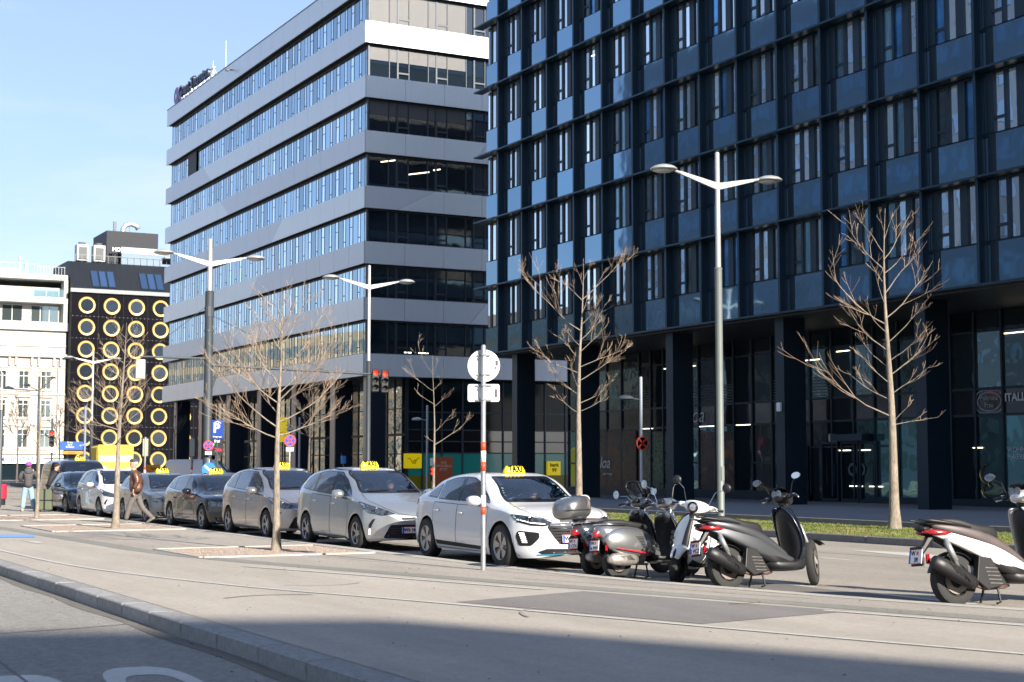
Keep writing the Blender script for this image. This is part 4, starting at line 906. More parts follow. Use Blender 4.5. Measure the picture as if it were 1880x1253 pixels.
# ------------------------------------------------------------ street lamps
M_galv = mat('galvanised', (.28, .29, .30), .42, .5, var=.12, vs=12)
M_lpole = mat('lamp_silver', (.42, .42, .41), .35, .4, var=.05)
M_dpole = mat('pole_dark', (.045, .055, .065), .5, .2, var=.08)
M_dpole_r = mat('pole_grey_green', (.15, .17, .165), .5, .2, var=.08)
M_lens = mat('lamp_lens', (.55, .57, .58), .25, 0)
def street_lamp(label, loc, top=10.6, zj=7.2, r0=.105, r1=.078, base=M_dpole, ang=0.):
    t = thing('street_lamp', label, 'street lamp', loc, ang, 'double-armed street lamps')
    b = MB(); b.lathe([(r0+.01, 0), (r0, .05), (r0, zj-.05), (r0+.012, zj), (r1+.003, zj+.04)], n=20); b.build('pole', base, t, smooth=True, auto=40)
    b = MB(); b.lathe([(r1, zj+.0), (r1*.86, top-.03), (r1*.6, top), (0, top)], n=18); b.build('mast', M_lpole, t, smooth=True, auto=40)
    b = MB(); b.box(r0-.01, r0+.012, -.05, .05, 1.1, 1.5); b.build('hatch', base, t)
    for s in (1, -1):
        b = MB(); za = top-1.02
        b.loft([[(x_, s*y_, z_) for x_, z_ in ((-.035, z0), (.035, z0), (.035, z1), (-.035, z1))] for y_, z0, z1 in ((r1*.5, za-.08, za+.12), (.8, za+.13, za+.26), (1.3, za+.27, za+.35))])
        b.tube([(0, s*1.28, za+.30), (0, s*1.48, za+.35)], [.045, .04], 8); b.build('arm', M_lpole, t)
        b = MB(); c = (0, s*1.86, za+.36); b.lathe([(0, .135), (.16, .12), (.30, .075), (.385, .01), (.39, -.01), (.36, -.035), (.30, -.05)], c, n=28); h = b.build('lamp_head', M_lpole, t, smooth=True, auto=60)
        b = MB(); b.lathe([(.30, -.05), (.22, -.085), (0, -.10)], c, n=24); b.build('lamp_lens', M_lens, h, smooth=True)
    return t
street_lamp('tall double-armed lamp rising behind the white scooter, before the dark block', (-36.5, 26.15, .07), zj=7.2, base=M_dpole_r)
street_lamp('double-armed lamp in front of the grey block corner, beside the hanging red signals', (-65.0, 27.2, .1), zj=6.2)
street_lamp('double-armed lamp at far left in front of the black hotel', (-122.6, 28.0, .1), zj=5.0, r0=.14)
mast = street_lamp('double-armed lamp on a thick dark mast carrying the long signal arm', (-59.3, 18.03, -.06), zj=8.5, r0=.17, r1=.10)
del mast['group']
b = MB(); b.tube([(0, 0, 5.6), (0, 7.6, 5.42)], [.06, .04], 8); b.tube([(0, .1, 4.6), (0, .35, 5.3), (0, 1.0, 5.55)], .05, 8); b.tube([(0, 0, 7.6), (0, 4.9, 5.5)], .012, 4); b.tube([(0, 0, 5.85), (0, -2.7, 5.85)], [.05, .035], 8); b.tube([(0, 0, 8.0), (0, -2.6, 5.9)], .01, 4); b.build('signal_arm', M_dpole, mast)
b = MB(); b.lathe([(.19, 7.5), (.19, 7.9)], n=12); b.lathe([(.19, 6.9), (.19, 7.0)], n=12); b.build('bracket', M_dpole, mast)
slab('median_island', [(-75, 17.0), (-57.5, 17.0), (-57.5, 19.0), (-75, 19.0)], -.2, .02, M_conc)
M_red = mat('signal_red', (.6, .02, .01), .4, emit=(1, .03, .01), es=1.0); M_off = flat((.02, .02, .02), .3)
def signal(label, loc, rz, lit=0, back=False, sc=1., extra=None):
    t = thing('traffic_light', label, 'traffic light', loc, rz, None); t.scale = (sc,)*3
    b = MB(); b.rbox(-.12, .10, -.15, .15, -.48, .48, .03); b.build('housing', M_black, t)
    for k in range(3):
        z = .30-.30*k; f = MB(); f.lathe([(0, .0), (.085, .0), (.10, -.015)], (.115, 0, z), 'x', 18); f.build('lens', M_red if k == lit else M_off, t)
        f = MB(); f.lathe([(.115, 0), (.12, .20)], (.10, 0, z), 'x', 16, R(-10), R(190)); f.build('visor', M_black, t)
    return t
signal('left red signal hanging at the end of the long arm', (-59.25, 25.1, 5.12), R(-18)); signal('right red signal at the very end of the long arm', (-59.3, 25.55, 5.10), R(-18))
t = thing('sign_back', 'grey-green back of a lane sign hung from the short left arm of the dark mast', 'sign', (-59.3, 15.35, 5.3), R(-15)); b = MB(); b.rbox(-.1, .1, -.18, .18, -.38, .38, .03); b.build('case', flat((.36, .38, .33), .5), t)
def pole(t, h, r, m=None, z0=0, nm='pole'): b = MB(); b.lathe([(r, z0), (r, h), (r*.6, h+.02), (0, h+.02)], n=14); return b.build(nm, m or M_galv, t, smooth=True, auto=40)
# near sign seen from behind, red and white bands
sp = thing('road_sign', 'round white sign back and plate on the red-banded post by the white taxi', 'road sign', (-21.25, 10.8, 0), R(-30))
pole(sp, 3.42, .038)
M_wref = mat('sign_back_white', (.66, .65, .62), .45, .2, var=.04, vs=6); M_rband = mat('red_band', (.72, .06, .02), .45); M_wband = mat('white_band', (.8, .8, .78), .45)
b = MB(); b.lathe([(0, -.075), (.245, -.075), (.25, -.07), (.25, -.062), (.235, -.060), (0, -.060)], (0, 0, 3.12), 'x', 48); b.build('round_plate', M_wref, sp)
b = MB(); n = 5; rc = .035; poly = []
for (cx, cz, a0) in ((.245-rc, .135-rc, 0), (-.245+rc, .135-rc, 90), (-.245+rc, -.135+rc, 180), (.245-rc, -.135+rc, 270)):
    for k in range(n): a = R(a0+90*k/(n-1)); poly.append((cx+rc*math.cos(a), 2.70+cz+rc*math.sin(a)))
b.prism(poly, 'x', -.075, -.062); b.build('lower_plate', M_white, sp)
for z in (3.28, 2.98, 2.81, 2.59):
    b = MB(); b.box(-.062, -.035, -.10 if z > 2.9 else -.12, .10 if z > 2.9 else .12, z-.012, z+.012); b.lathe([(.041, z-.014), (.041, z+.014)], n=12); b.box(-.05, .06, -.02, .02, z-.012, z+.012); b.build('clamp', M_galv, sp)
b = MB(); b.box(-.0602, -.0585, .17, .21, 2.63, 2.76); b.box(-.0602, -.0585, .17, .2, 3.07, 3.10); b.box(-.0602, -.0585, .18, .22, 3.12, 3.2); b.build('sticker', flat((.10, .07, .10), .6), sp)
for (z0, z1, m) in ((1.81, 1.95, M_rband), (1.64, 1.81, M_wband), (1.50, 1.64, M_rband), (.96, 1.13, M_wband), (.84, .96, M_rband)):
    b = MB(); b.lathe([(.0392, z0), (.0392, z1)], n=16); b.build('band', m, sp, smooth=True)
b = MB(); b.lathe([(.0395, .3), (.0395, .32)], n=14); b.lathe([(.042, 1.30), (.042, 1.33)], n=14); b.build('collar', M_galv, sp)
# round no-stopping signs
M_sred = mat('sign_red', (.42, .05, .035), .4); M_sblue = mat('sign_blue', (.05, .14, .70), .4)
def nostop(t, y, z, r=.30, x=.06, plate=None):
    b = MB(); b.lathe([(0, x), (r, x), (r, x-.02)], (0, y, z), 'x', 32); b.build('sign_disc', M_sred, t)
    b = MB(); b.lathe([(0, x+.004), (r*.80, x+.004)], (0, y, z), 'x', 28); b.build('blue_field', M_sblue, t)
    b = MB(); k = r*.80/math.sqrt(2); w_ = r*.09
    for s in (1, -1): b.add([(x+.008, y-k-w_, z-s*(k-w_)), (x+.008, y-k+w_, z-s*(k+w_)), (x+.008, y+k+w_, z+s*(k-w_)), (x+.008, y+k-w_, z+s*(k+w_))], [(0, 1, 2, 3) if s > 0 else (3, 2, 1, 0)])
    b.build('cross', M_sred, t)
    if plate:
        b = MB(); b.box(x-.01, x, y-r*.62, y+r*.62, z-r*1.75, z-r*1.12); p = b.build('sub_plate', M_white, t)
        text(plate, 'lettering', M_blk, r*.42, FX((x+.003, y, z-r*1.43)), p)
t = thing('road_sign', 'round red and blue no-stopping sign over a small plate reading Ende', 'road sign', (-76.1, 27.5, .1), R(-18)); pole(t, 3.1, .035); nostop(t, 0, 2.8, .31, plate='Ende')
t = thing('road_sign', 'round no-stopping sign with a small plate reading ANFANG, on the dark mast', 'road sign', (-59.1, 18.0, 0), R(-18)); nostop(t, .02, 2.38, .20, .19, 'Anfang'); b = MB(); b.box(0, .18, -.02, .02, 2.3, 2.4); b.build('holder', M_galv, t)
t = thing('road_sign', 'round blue sign with a white slanting arrow, low on the dark mast', 'road sign', (-58.6, 17.9, -.05), R(-18)); pole(t, 1.9, .03); b = MB(); b.lathe([(0, .06), (.27, .06), (.28, .04)], (0, 0, 1.5), 'x', 28); b.build('sign_disc', mat('arrow_blue', (.02, .16, .50), .4), t)
b = MB(); b.add([(.066, -.19, 1.64), (.066, -.14, 1.69), (.066, .12, 1.42), (.066, .07, 1.37)], [(0, 3, 2, 1)]); b.add([(.066, .16, 1.33), (.066, .02, 1.36), (.066, .13, 1.47)], [(0, 1, 2)]); b.build('arrow', M_white, t)
def small_lamp(label, loc, h, rz, dark=False):
    t = thing('path_lamp', label, 'lamp', loc, rz, 'single-headed path lamps'); pole(t, h, .055, mat('path_pole', (.34, .38, .44), .4, .4) if 'path_pole' not in bpy.data.materials else bpy.data.materials['path_pole'])
    b = MB(); b.tube([(0, 0, h-.75), (0, -.35, h-.72)], .025, 6); b.lathe([(0, .12), (.15, .1), (.26, .03), (.28, -.01), (.2, -.04), (0, -.05)], (0, -.58, h-.72), n=20); b.build('lamp_head', M_lpole if not dark else M_dpole, t, smooth=True, auto=50)
    return t
t = small_lamp('single-headed path lamp with a no-stopping sign, behind the scooters', (-43.85, 28.2, .1), 4.45, 0, True); nostop(t, 0, 2.25, .235, .07)
small_lamp('single-headed path lamp left of the thin sapling, before the post window', (-72.7, 33.7, .1), 4.6, 0)
small_lamp('single-headed path lamp right of the ENDE sign', (-85.3, 31.4, .1), 4.3, 0)
t = thing('pedestrian_signal', 'small red pedestrian signal on a slim post in front of the orange poster', 'traffic light', (-72.6, 33.95, .1), R(-15)); pole(t, 1.9, .04); b = MB(); b.rbox(.04, .14, -.12, .12, .75, 1.45, .02); b.build('housing', M_black, t)
for z in (1.33, 1.12): b = MB(); b.lathe([(0, .145), (.09, .145)], (0, 0, z), 'x', 16); b.build('lens', M_red, t)
b = MB(); b.lathe([(0, .145), (.07, .145)], (0, 0, .9), 'x', 16); b.build('lens', M_off, t); b = MB(); b.box(.04, .06, -.12, .12, 1.5, 1.9); b.build('plate', M_white, t)
# signals seen from behind
for k, (x, y) in enumerate(((-104.6, 27.5), (-103.1, 30.3))):
    t = thing('traffic_light', ('left' if k == 0 else 'right')+' of the two grey-backed signals behind the dark wagon', 'traffic light', (x, y, -.05), R(150), 'signals seen from behind'); pole(t, 3.6, .07)
    b = MB(); b.rbox(-.06, .16, -.18, .18, 2.3, 3.5, .03); b.build('housing', flat((.30, .31, .26), .5), t)
    b = MB(); b.box(.16, .2, -.32, .32, 2.2, 3.6) if k == 0 else b.box(.16, .18, -.2, .2, 2.3, 3.5); b.build('backboard', M_black, t)
    for z in (1.0, 1.4): b = MB(); b.lathe([(.082, z), (.082, z+.2)], n=12); b.build('band', M_rband, t)
    b = MB(); b.lathe([(.081, 1.2), (.081, 1.4)], n=12); b.build('band', M_wband, t)
t = signal('distant red signal against the cream facade', (-95, 19.35, 3.25), R(-15)); b = MB(); b.tube([(-.15, 0, -3.4), (-.15, 0, 1.2)], .06, 8); b.tube([(-.15, 0, .1), (0, 0, .1)], .04, 6); b.build('post', M_dpole, t); b = MB(); b.box(0, .05, -.2, .2, -.85, -.55); b.build('plate', M_white, t)
t = signal('small low signal glowing red behind the dark wagon', (-106, 31.0, 1.65), R(-10), 1, sc=.8); b = MB(); b.tube([(-.1, 0, -2.1), (-.1, 0, .3)], .06, 8); b.build('post', M_dpole, t)
# parking garage sign, post board
t = thing('parking_sign', 'blue illuminated sign with a white P and roof mark and a lit display below', 'sign', (-85.6, 26.6, .1), R(-22)); M_pb = mat('parking_blue', (.015, .05, .25), .3)
b = MB(); b.rbox(-.06, .06, -.34, .34, 3.05, 4.1, .02); b.build('sign_case', M_pb, t); pole(t, 3.1, .06, M_dpole)
text('P', 'lettering', M_white, .72, FX((.065, -.04, 3.62)), t, bold=.02); b = MB(); b.add([(.064, -.2, 3.9), (.064, 0, 4.0), (.064, .2, 3.9), (.064, .2, 3.94), (.064, 0, 4.05), (.064, -.2, 3.94)], [(0, 1, 4, 5), (1, 2, 3, 4)]); b.build('roof_mark', M_white, t)
text('Tiefgarage', 'lettering', M_white, .12, FX((.065, 0, 3.15)), t)
b = MB(); b.rbox(-.05, .05, -.34, .34, 2.1, 3.05, .01); b.build('display_case', M_black, t)
text('frei', 'display_text', mat('lit_white', (.6, .6, .9), .5, emit=(.6, .7, 1), es=.5), .24, FX((.055, 0, 2.9)), t); b = MB(); b.lathe([(0, .055), (.07, .055)], (0, -.22, 2.72), 'x', 14); b.build('green_light', mat('lit_green', (0, .5, .1), .5, emit=(0, 1, .1), es=.6), t)
text('24h', 'display_text', mat('dim_red', (.25, .01, .02), .5, emit=(.6, .02, .05), es=.5), .3, FX((.055, .08, 2.4)), t)
t = thing('post_board', 'tall yellow board with small dark print behind the wide-crowned tree', 'sign', (-82.0, 29.2, .1), R(-22)); b = MB()
for (z0, z1) in ((3.55, 4.2), (3.18, 3.52), (2.82, 3.14)): q = MB(); q.rbox(-.05, .05, -.24, .24, z0, z1, .01); q.build('board', M_ysign, t)
pole(t, 2.9, .05, M_dpole); text('POST', 'lettering', M_blk, .14, FX((.055, 0, 3.95)), t); text('bank 99', 'lettering', M_blk, .11, FX((.055, 0, 3.35)), t)
# direction sign on a post at left
t = thing('direction_sign', 'blue direction sign with a brown board below, on a slim post before the hotel', 'road sign', (-111.5, 25.0, -.05), R(-14)); pole(t, 5.9, .09, mat('blue_grey_post', (.20, .24, .32), .4, .3))
q = MB(); q.rbox(.08, .12, -1.72, -.12, 2.78, 3.38, .02); q.build('board', mat('direction_blue', (.02, .08, .36), .4), t); text('Praha\nBrno\nBudapest', 'lettering', M_white, .155, FX((.125, -1.0, 3.16)), t); text('→', 'lettering', M_white, .2, FX((.125, -.3, 3.1)), t)
q = MB(); q.rbox(.08, .12, -1.5, -.1, 2.48, 2.72, .02); q.build('board', mat('direction_brown', (.36, .20, .02), .4), t); text('Zentrum', 'lettering', M_blk, .13, FX((.125, -.9, 2.6)), t)
t = thing('flag_pole', 'thick dark pole with a silver upper part at the left edge', 'pole', (-62.3, 10.75, 0)); b = MB(); b.lathe([(.085, 0), (.085, 3.7), (.06, 3.75)], n=14); b.build('pole', M_dpole, t, smooth=True, auto=40); b = MB(); b.lathe([(.05, 3.7), (.045, 5.2), (0, 5.2)], n=12); b.build('mast', M_lpole, t, smooth=True, auto=40)
t = thing('street_lamp', 'dark three-headed lamp far left before the cream facade', 'street lamp', (-123.0, 24.0, -.1)); pole(t, 8.6, .09, M_dpole)
for (y, z, s) in ((-.9, 7.9, 1), (1.0, 8.5, 1), (-2.3, 7.6, 1.5)): b = MB(); b.tube([(0, 0, 7.5), (0, y, z)], .04, 6); b.lathe([(0, .16*s), (.2*s, .1*s), (.34*s, 0), (0, -.03)], (0, y, z), n=16); b.build('lamp_head', M_dpole, t)
# overhead wires
t = thing('overhead_wire', 'thin overhead wires crossing the left background', 'wire', (-118, 0, 0))
for (z0, z1) in ((8.0, 8.7), (5.2, 5.4), (4.3, 4.2)): b = MB(); b.tube([(0, 8+k*4, z0+(z1-z0)*k/5) for k in range(6)], .012, 3); b.build('wire', M_dpole, t)
# yellow container, orange sign, red box
t = thing('container', 'yellow metal container with ribbed side and a grey stripe, before the hotel', 'container', (-99.5, 24.35, -.07), R(-8)); t.scale = (.60, .76, .76); M_cy = mat('container_yellow', (.62, .42, .015), .5, var=.06)
b = MB(); b.rbox(-7, 0, -1.55, 1.35, .25, 3.9, .03); b.build('body', M_cy, t)
for k in range(22): q = MB(); q.box(-6.9+k*.31, -6.75+k*.31, -1.62, -1.55, .3, 3.85); q.build('rib', M_cy, t)
b = MB(); b.box(0, .012, -1.45, 1.25, 2.55, 3.1); b.build('grey_stripe', flat((.40, .40, .38), .5), t); b = MB(); b.box(0, .014, -1.2, -.85, 1.3, 2.2); b.box(0, .014, .8, 1.1, 1.4, 2.1); b.build('notice', M_white, t)
b = MB(); b.box(-7.0, .02, -1.5, 1.3, 3.9, 3.98); b.build('roof', M_cy, t)
t = thing('orange_board', 'orange board with small dark letters behind the grey taxi', 'sign', (-109.4, 29.4, -.05), R(-15)); q = MB(); q.rbox(-.03, .03, -.48, .48, .7, 1.75, .01); q.build('board', mat('orange_board', (.70, .28, .01), .45), t); text('Spar', 'lettering', M_blk, .28, FX((.035, 0, 1.5)), t); pole(t, .8, .04, M_dpole)
t = thing('red_box', 'bright pink-red cabinet standing behind the person in the dark hooded jacket', 'cabinet', (-66.0, 11.0, 0), R(-20)); q = MB(); q.rbox(-.3, .3, -.55, .65, .25, .85, .04); q.build('case', mat('pink_red', (.55, .02, .05), .4), t); q = MB(); q.box(-.25, .25, -.5, -.42, 0, .25); q.box(-.25, .25, .5, .6, 0, .25); q.build('foot', M_black, t)
# ------------------------------------------------------------ cars
from mathutils.bvhtree import BVHTree
def pchip(pts):
    xs = [p[0] for p in pts]; ys = [p[1] for p in pts]; n = len(xs); h = [xs[i+1]-xs[i] for i in range(n-1)]; d = [(ys[i+1]-ys[i])/h[i] for i in range(n-1)]
    m = [d[0]]+[0 if d[i-1]*d[i] <= 0 else 2*d[i-1]*d[i]/(d[i-1]+d[i]) for i in range(1, n-1)]+[d[-1]]
    def f(x):
        if x <= xs[0]: return ys[0]
        if x >= xs[-1]: return ys[-1]
        i = 0
        while x > xs[i+1]: i += 1
        t = (x-xs[i])/h[i]; t2, t3 = t*t, t*t*t
        return ys[i]*(2*t3-3*t2+1)+m[i]*h[i]*(t3-2*t2+t)+ys[i+1]*(-2*t3+3*t2)+m[i+1]*h[i]*(t3-t2)
    return f
M_cglass = glassmat('car_glass', (.62, .72, .78), .13, sp=1.5)
M_frit = mat('window_border', (.008, .008, .010), .12, spec=.6)
M_tyre = mat('tyre_rubber', (.018, .018, .018), .8, var=.15, vs=30, bump=.15, bs=90)
M_well = mat('wheel_well', (.006, .006, .006), .9)
M_rim = mat('rim_silver', (.36, .36, .36), .3, .8); M_rimd = mat('rim_dark', (.03, .03, .032), .35, .3)
M_chr = mat('chrome', (.75, .76, .78), .08, 1.0); M_trim = mat('black_trim', (.010, .010, .011), .6, spec=.3)
M_hl = mat('headlight_inner', (.13, .15, .17), .06, .8, var=.9, vs=14, wave=.02); M_drl = mat('drl_white', (.8, .8, .8), .3, emit=(1, .97, .88), es=.8)
M_tl = mat('tail_red', (.25, .005, .01), .12, coat=1, spec=.6); M_taxi = mat('taxi_yellow', (.70, .54, .02), .35, emit=(1, .78, .0), es=.04)
M_seat = mat('seat_dark', (.03, .03, .035), .8); M_dash = mat('dashboard', (.015, .015, .017), .7); M_plate = mat('plate_white', (.72, .72, .72), .4); M_eu = flat((.01, .06, .5), .4)
M_skin = mat('skin', (.46, .25, .18), .55, var=.08, vs=8); M_blue_t = flat((.02, .22, .35), .35)
def carpaint(nm, c, metal=.6, rough=.28, flake=.06):
    return mat(nm, c, rough, metal, coat=1.0, var=flake, vs=1.2)
def custom_normals(o, nrm):
    me = o.data
    me.polygons.foreach_set('use_smooth', [True]*len(me.polygons))
    me.normals_split_custom_set_from_vertices(nrm)
class Car:
    def __init__(s, P): s.P = P
    def surface(s):
        P = s.P; L = P['L']/2; Wh = P['W']/2; r = P['r']; ra = r+.055
        s.xf, s.xr = P['xf'], P['xr']
        st = set()
        def addr(a, b, n):
            for k in range(n+1): st.add(round(a+(b-a)*k/n, 4))
        for k in range(15): st.add(round(L-.62*(1-math.cos(math.pi/2*k/14)), 4)); st.add(round(-L+.55*(1-math.cos(math.pi/2*k/14)), 4))
        addr(-L+.55, L-.62, 70)
        for xw in (s.xf, s.xr):
            for k in range(21): st.add(round(xw-ra*math.cos(math.pi*k/20), 4))
        xs = sorted(st); ys_ = [xs[0]]
        for x in xs[1:]:
            if x-ys_[-1] > .008: ys_.append(x)
        xs = ys_; xs[-1] = L
        zt = pchip(P['top']); zb = pchip(P['belt']); zf = pchip(P['floor']); hwf = pchip(P['plan'])
        GP = P.get('green', [(0, 1, 0), (.16, .975, .10), (.32, .92, .36), (.5, .855, .62), (.66, .79, .82), (.78, .72, .92), (.88, .56, .975), (.95, .3, .995), (1, 0, 1)])
        HP = [(0, 1, 0), (.12, .985, .16), (.25, .95, .36), (.38, .89, .55), (.5, .78, .72), (.62, .64, .83), (.75, .45, .92), (.88, .22, .98), (1, 0, 1)]
        gy, gz = pchip([(p[0], p[1]) for p in GP]), pchip([(p[0], p[2]) for p in GP]); hy_, hz = pchip([(p[0], p[1]) for p in HP]), pchip([(p[0], p[2]) for p in HP])
        prof = pchip(P.get('side', [(.15, .93), (.28, .975), (.45, 1.0), (.62, .992), (.74, .985), (.82, .975), (.95, .945), (1.05, .92)]))
        NS, NU = 13, 18; V = []; ncol = 2*(NS+NU)+1
        for x in xs:
            df, dr = L-x, x+L; ww = Wh*hwf(x)
            af, ar = P.get('af', .62), P.get('ar', .5); kf, kr = P.get('kf', 2.5), P.get('kr', 3.0)
            if df < af: ww *= max(0, 1-(1-df/af)**kf)**(1/kf)
            if dr < ar: ww *= max(0, 1-(1-dr/ar)**kr)**(1/kr)
            top, bel, flo = zt(x), zb(x), zf(x)
            bel = min(bel, top-.004)
            for xw in (s.xf, s.xr):
                if abs(x-xw) < ra: flo = max(flo, r-.005+math.sqrt(max(0, ra*ra-(x-xw)**2)))
            half = []
            for j in range(NS):
                t = j/NS; z = flo+(bel-flo)*t; half.append((ww*prof(z)*(1 if j else .985), z))
            ysx = ww*prof(bel)
            h = top-bel; g = min(1, max(0, (h-.16)/.22)); g = g*g*(3-2*g)
            for j in range(NU+1):
                u = j/NU; y1, z1, y2, z2 = gy(u), gz(u), hy_(u), hz(u); half.append((ysx*(y1*g+y2*(1-g)), bel+h*(z1*g+z2*(1-g))))
            row = [(x, -a, b) for a, b in half]+[(x, a, b) for a, b in reversed(half[:-1])]
            V.append(row)
        n = len(V[0]); s.n = n; s.V = [Vector(p) for r_ in V for p in r_]
        F = [(i*n+j, i*n+j+1, (i+1)*n+j+1, (i+1)*n+j) for i in range(len(V)-1) for j in range(n-1)]
        # underside
        s.F = F; s.bvh = BVHTree.FromPolygons(s.V, F)
        nr = [Vector() for _ in s.V]
        for f in F:
            a, b_, c, d = (s.V[i] for i in f); q = (c-a).cross(d-b_)
            for i in f: nr[i] += q
        # nose/tail degenerate rows: share normals across
        s.N = []
        for i, v in enumerate(nr):
            q = v.normalized() if v.length > 1e-12 else Vector((1 if s.V[i].x > 0 else -1, 0, 0)); s.N.append(q)
        c_ = s.V[(len(V)//2)*n+n//2]; sgn = 1 if s.N[(len(V)//2)*n+n//2].z > 0 else -1; s.N = [q*sgn for q in s.N]
        if sgn < 0: s.F = [tuple(reversed(f)) for f in F]
    def proj(s, p, ax, off=0.004):
        """project a 2d point along an axis: 'r' right side (x,z), 'l' left side, 'f' front (y,z), 'b' back, 't' top (x,y)"""
        if ax == 'r': o, d = Vector((p[0], -3, p[1])), Vector((0, 1, 0))
        elif ax == 'l': o, d = Vector((p[0], 3, p[1])), Vector((0, -1, 0))
        elif ax == 'f': o, d = Vector((4, p[0], p[1])), Vector((-1, 0, 0))
        elif ax == 'b': o, d = Vector((-4, p[0], p[1])), Vector((1, 0, 0))
        else: o, d = Vector((p[0], p[1], 4)), Vector((0, 0, -1))
        h = s.bvh.ray_cast(o, d)
        if h[0] is None: return None
        nn = h[1]
        if nn.dot(d) > 0: nn = -nn
        return h[0]+nn*off
    def dense(s, poly, st=.04):
        out = []
        for i, p in enumerate(poly):
            q = poly[(i+1) % len(poly)]; d = math.hypot(q[0]-p[0], q[1]-p[1]); k = max(1, int(d/st))
            for j in range(k): out.append((p[0]+(q[0]-p[0])*j/k, p[1]+(q[1]-p[1])*j/k))
        return out
    def rounded(s, poly, r_):
        out = []; n = len(poly)
        for i in range(n):
            a, b_, c = Vector(poly[i-1]), Vector(poly[i]), Vector(poly[(i+1) % n]); r1 = min(r_, (a-b_).length*.45, (c-b_).length*.45)
            p0 = b_+(a-b_).normalized()*r1; p2 = b_+(c-b_).normalized()*r1
            for k in range(5): t = k/4; q = p0*(1-t)**2+b_*2*t*(1-t)+p2*t*t; out.append((q.x, q.y))
        return out
    def patch(s, poly, ax, m, name, par, off=.004, rings=(1, .8, .5, .2), rnd=.03, border=None, bm=None, smooth=True, st=.05):
        poly = s.dense(s.rounded(poly, rnd), st); n = len(poly); cx = sum(p[0] for p in poly)/n; cy = sum(p[1] for p in poly)/n
        def ringpts(k): return [(cx+(p[0]-cx)*k, cy+(p[1]-cy)*k) for p in poly]
        def inset(d):
            out = []
            for i in range(n):
                a, c = Vector(poly[i-1]), Vector(poly[(i+1) % n]); t = (c-a).normalized(); nn = Vector((-t.y, t.x)); p = Vector(poly[i])
                if nn.dot(Vector((cx, cy))-p) < 0: nn = -nn
                q = p+nn*d; out.append((q.x, q.y))
            return out
        def P3(pp):
            o = []
            for p in pp:
                v = s.proj(p, ax, off)
                if v is None: v = o[-1] if o else (s.proj((cx, cy), ax, off) or Vector((0, 0, .5)))
                o.append(v)
            return o
        def mk(ringlist, center, mm, nm, parent):
            b = MB(); b.v = [tuple(v) for r_ in ringlist for v in r_]; k = len(ringlist)
            for i in range(k-1):
                for j in range(n): b.f.append((i*n+j, i*n+(j+1) % n, (i+1)*n+(j+1) % n, (i+1)*n+j)); b.mi.append(0)
            if center: b.v.append(tuple(center)); c0 = len(b.v)-1; b.f += [((k-1)*n+j, (k-1)*n+(j+1) % n, c0) for j in range(n)]; b.mi += [0]*n
            # orient outward
            f = b.f[0]; v = [Vector(b.v[i]) for i in f]; nn = (v[1]-v[0]).cross(v[2]-v[0]); out = {'r': (0, -1, 0), 'l': (0, 1, 0), 'f': (1, 0, 0), 'b': (-1, 0, 0), 't': (0, 0, 1)}[ax]
            if sum(a*c for a, c in zip(nn, out)) < 0: b.f = [tuple(reversed(f)) for f in b.f]
            return b.build(nm, mm, parent, smooth=smooth)
        if border:
            outer = P3(poly); inn2 = inset(border); inner = P3(inn2)
            k = [(cx+(p[0]-cx)*a, cy+(p[1]-cy)*a) for a in () for p in inn2]
            gl = [inner]+[P3([(cx+(p[0]-cx)*a, cy+(p[1]-cy)*a) for p in inn2]) for a in (.75, .45, .2)]
            g_ = mk(gl, s.proj((cx, cy), ax, off), m, name, par)
            mk([outer, inner], None, bm or M_frit, 'window_border', g_); return g_, inn2
        return mk([P3(ringpts(k)) for k in rings], s.proj((cx, cy), ax, off), m, name, par)
    def strip(s, pts, ax, w_, m, name, par, off=.005, st=.05):
        out = []
        for i in range(len(pts)-1):
            a, c = Vector(pts[i]), Vector(pts[i+1]); k = max(1, int((c-a).length/st))
            for j in range(k): out.append(a.lerp(c, j/k))
        out.append(Vector(pts[-1])); b = MB(); vs = []
        for i, p in enumerate(out):
            t = (out[min(i+1, len(out)-1)]-out[max(i-1, 0)]).normalized(); nn = Vector((-t.y, t.x))*w_/2
            for q in (p+nn, p-nn):
                v = s.proj(q, ax, off); vs.append(tuple(v) if v is not None else None)
        ok = [v for v in vs if v]
        if not ok: return None
        last = ok[0]
        for i in range(len(vs)):
            if vs[i] is None: vs[i] = last
            last = vs[i]
        b.add(vs, [(2*i, 2*i+1, 2*i+3, 2*i+2) for i in range(len(out)-1)]); return b.build(name, m, par)
    @staticmethod
    def inside(p, poly):
        x, y = p; c = False; n = len(poly); j = n-1
        for i in range(n):
            if (poly[i][1] > y) != (poly[j][1] > y) and x < (poly[j][0]-poly[i][0])*(y-poly[i][1])/(poly[j][1]-poly[i][1])+poly[i][0]: c = not c
            j = i
        return c
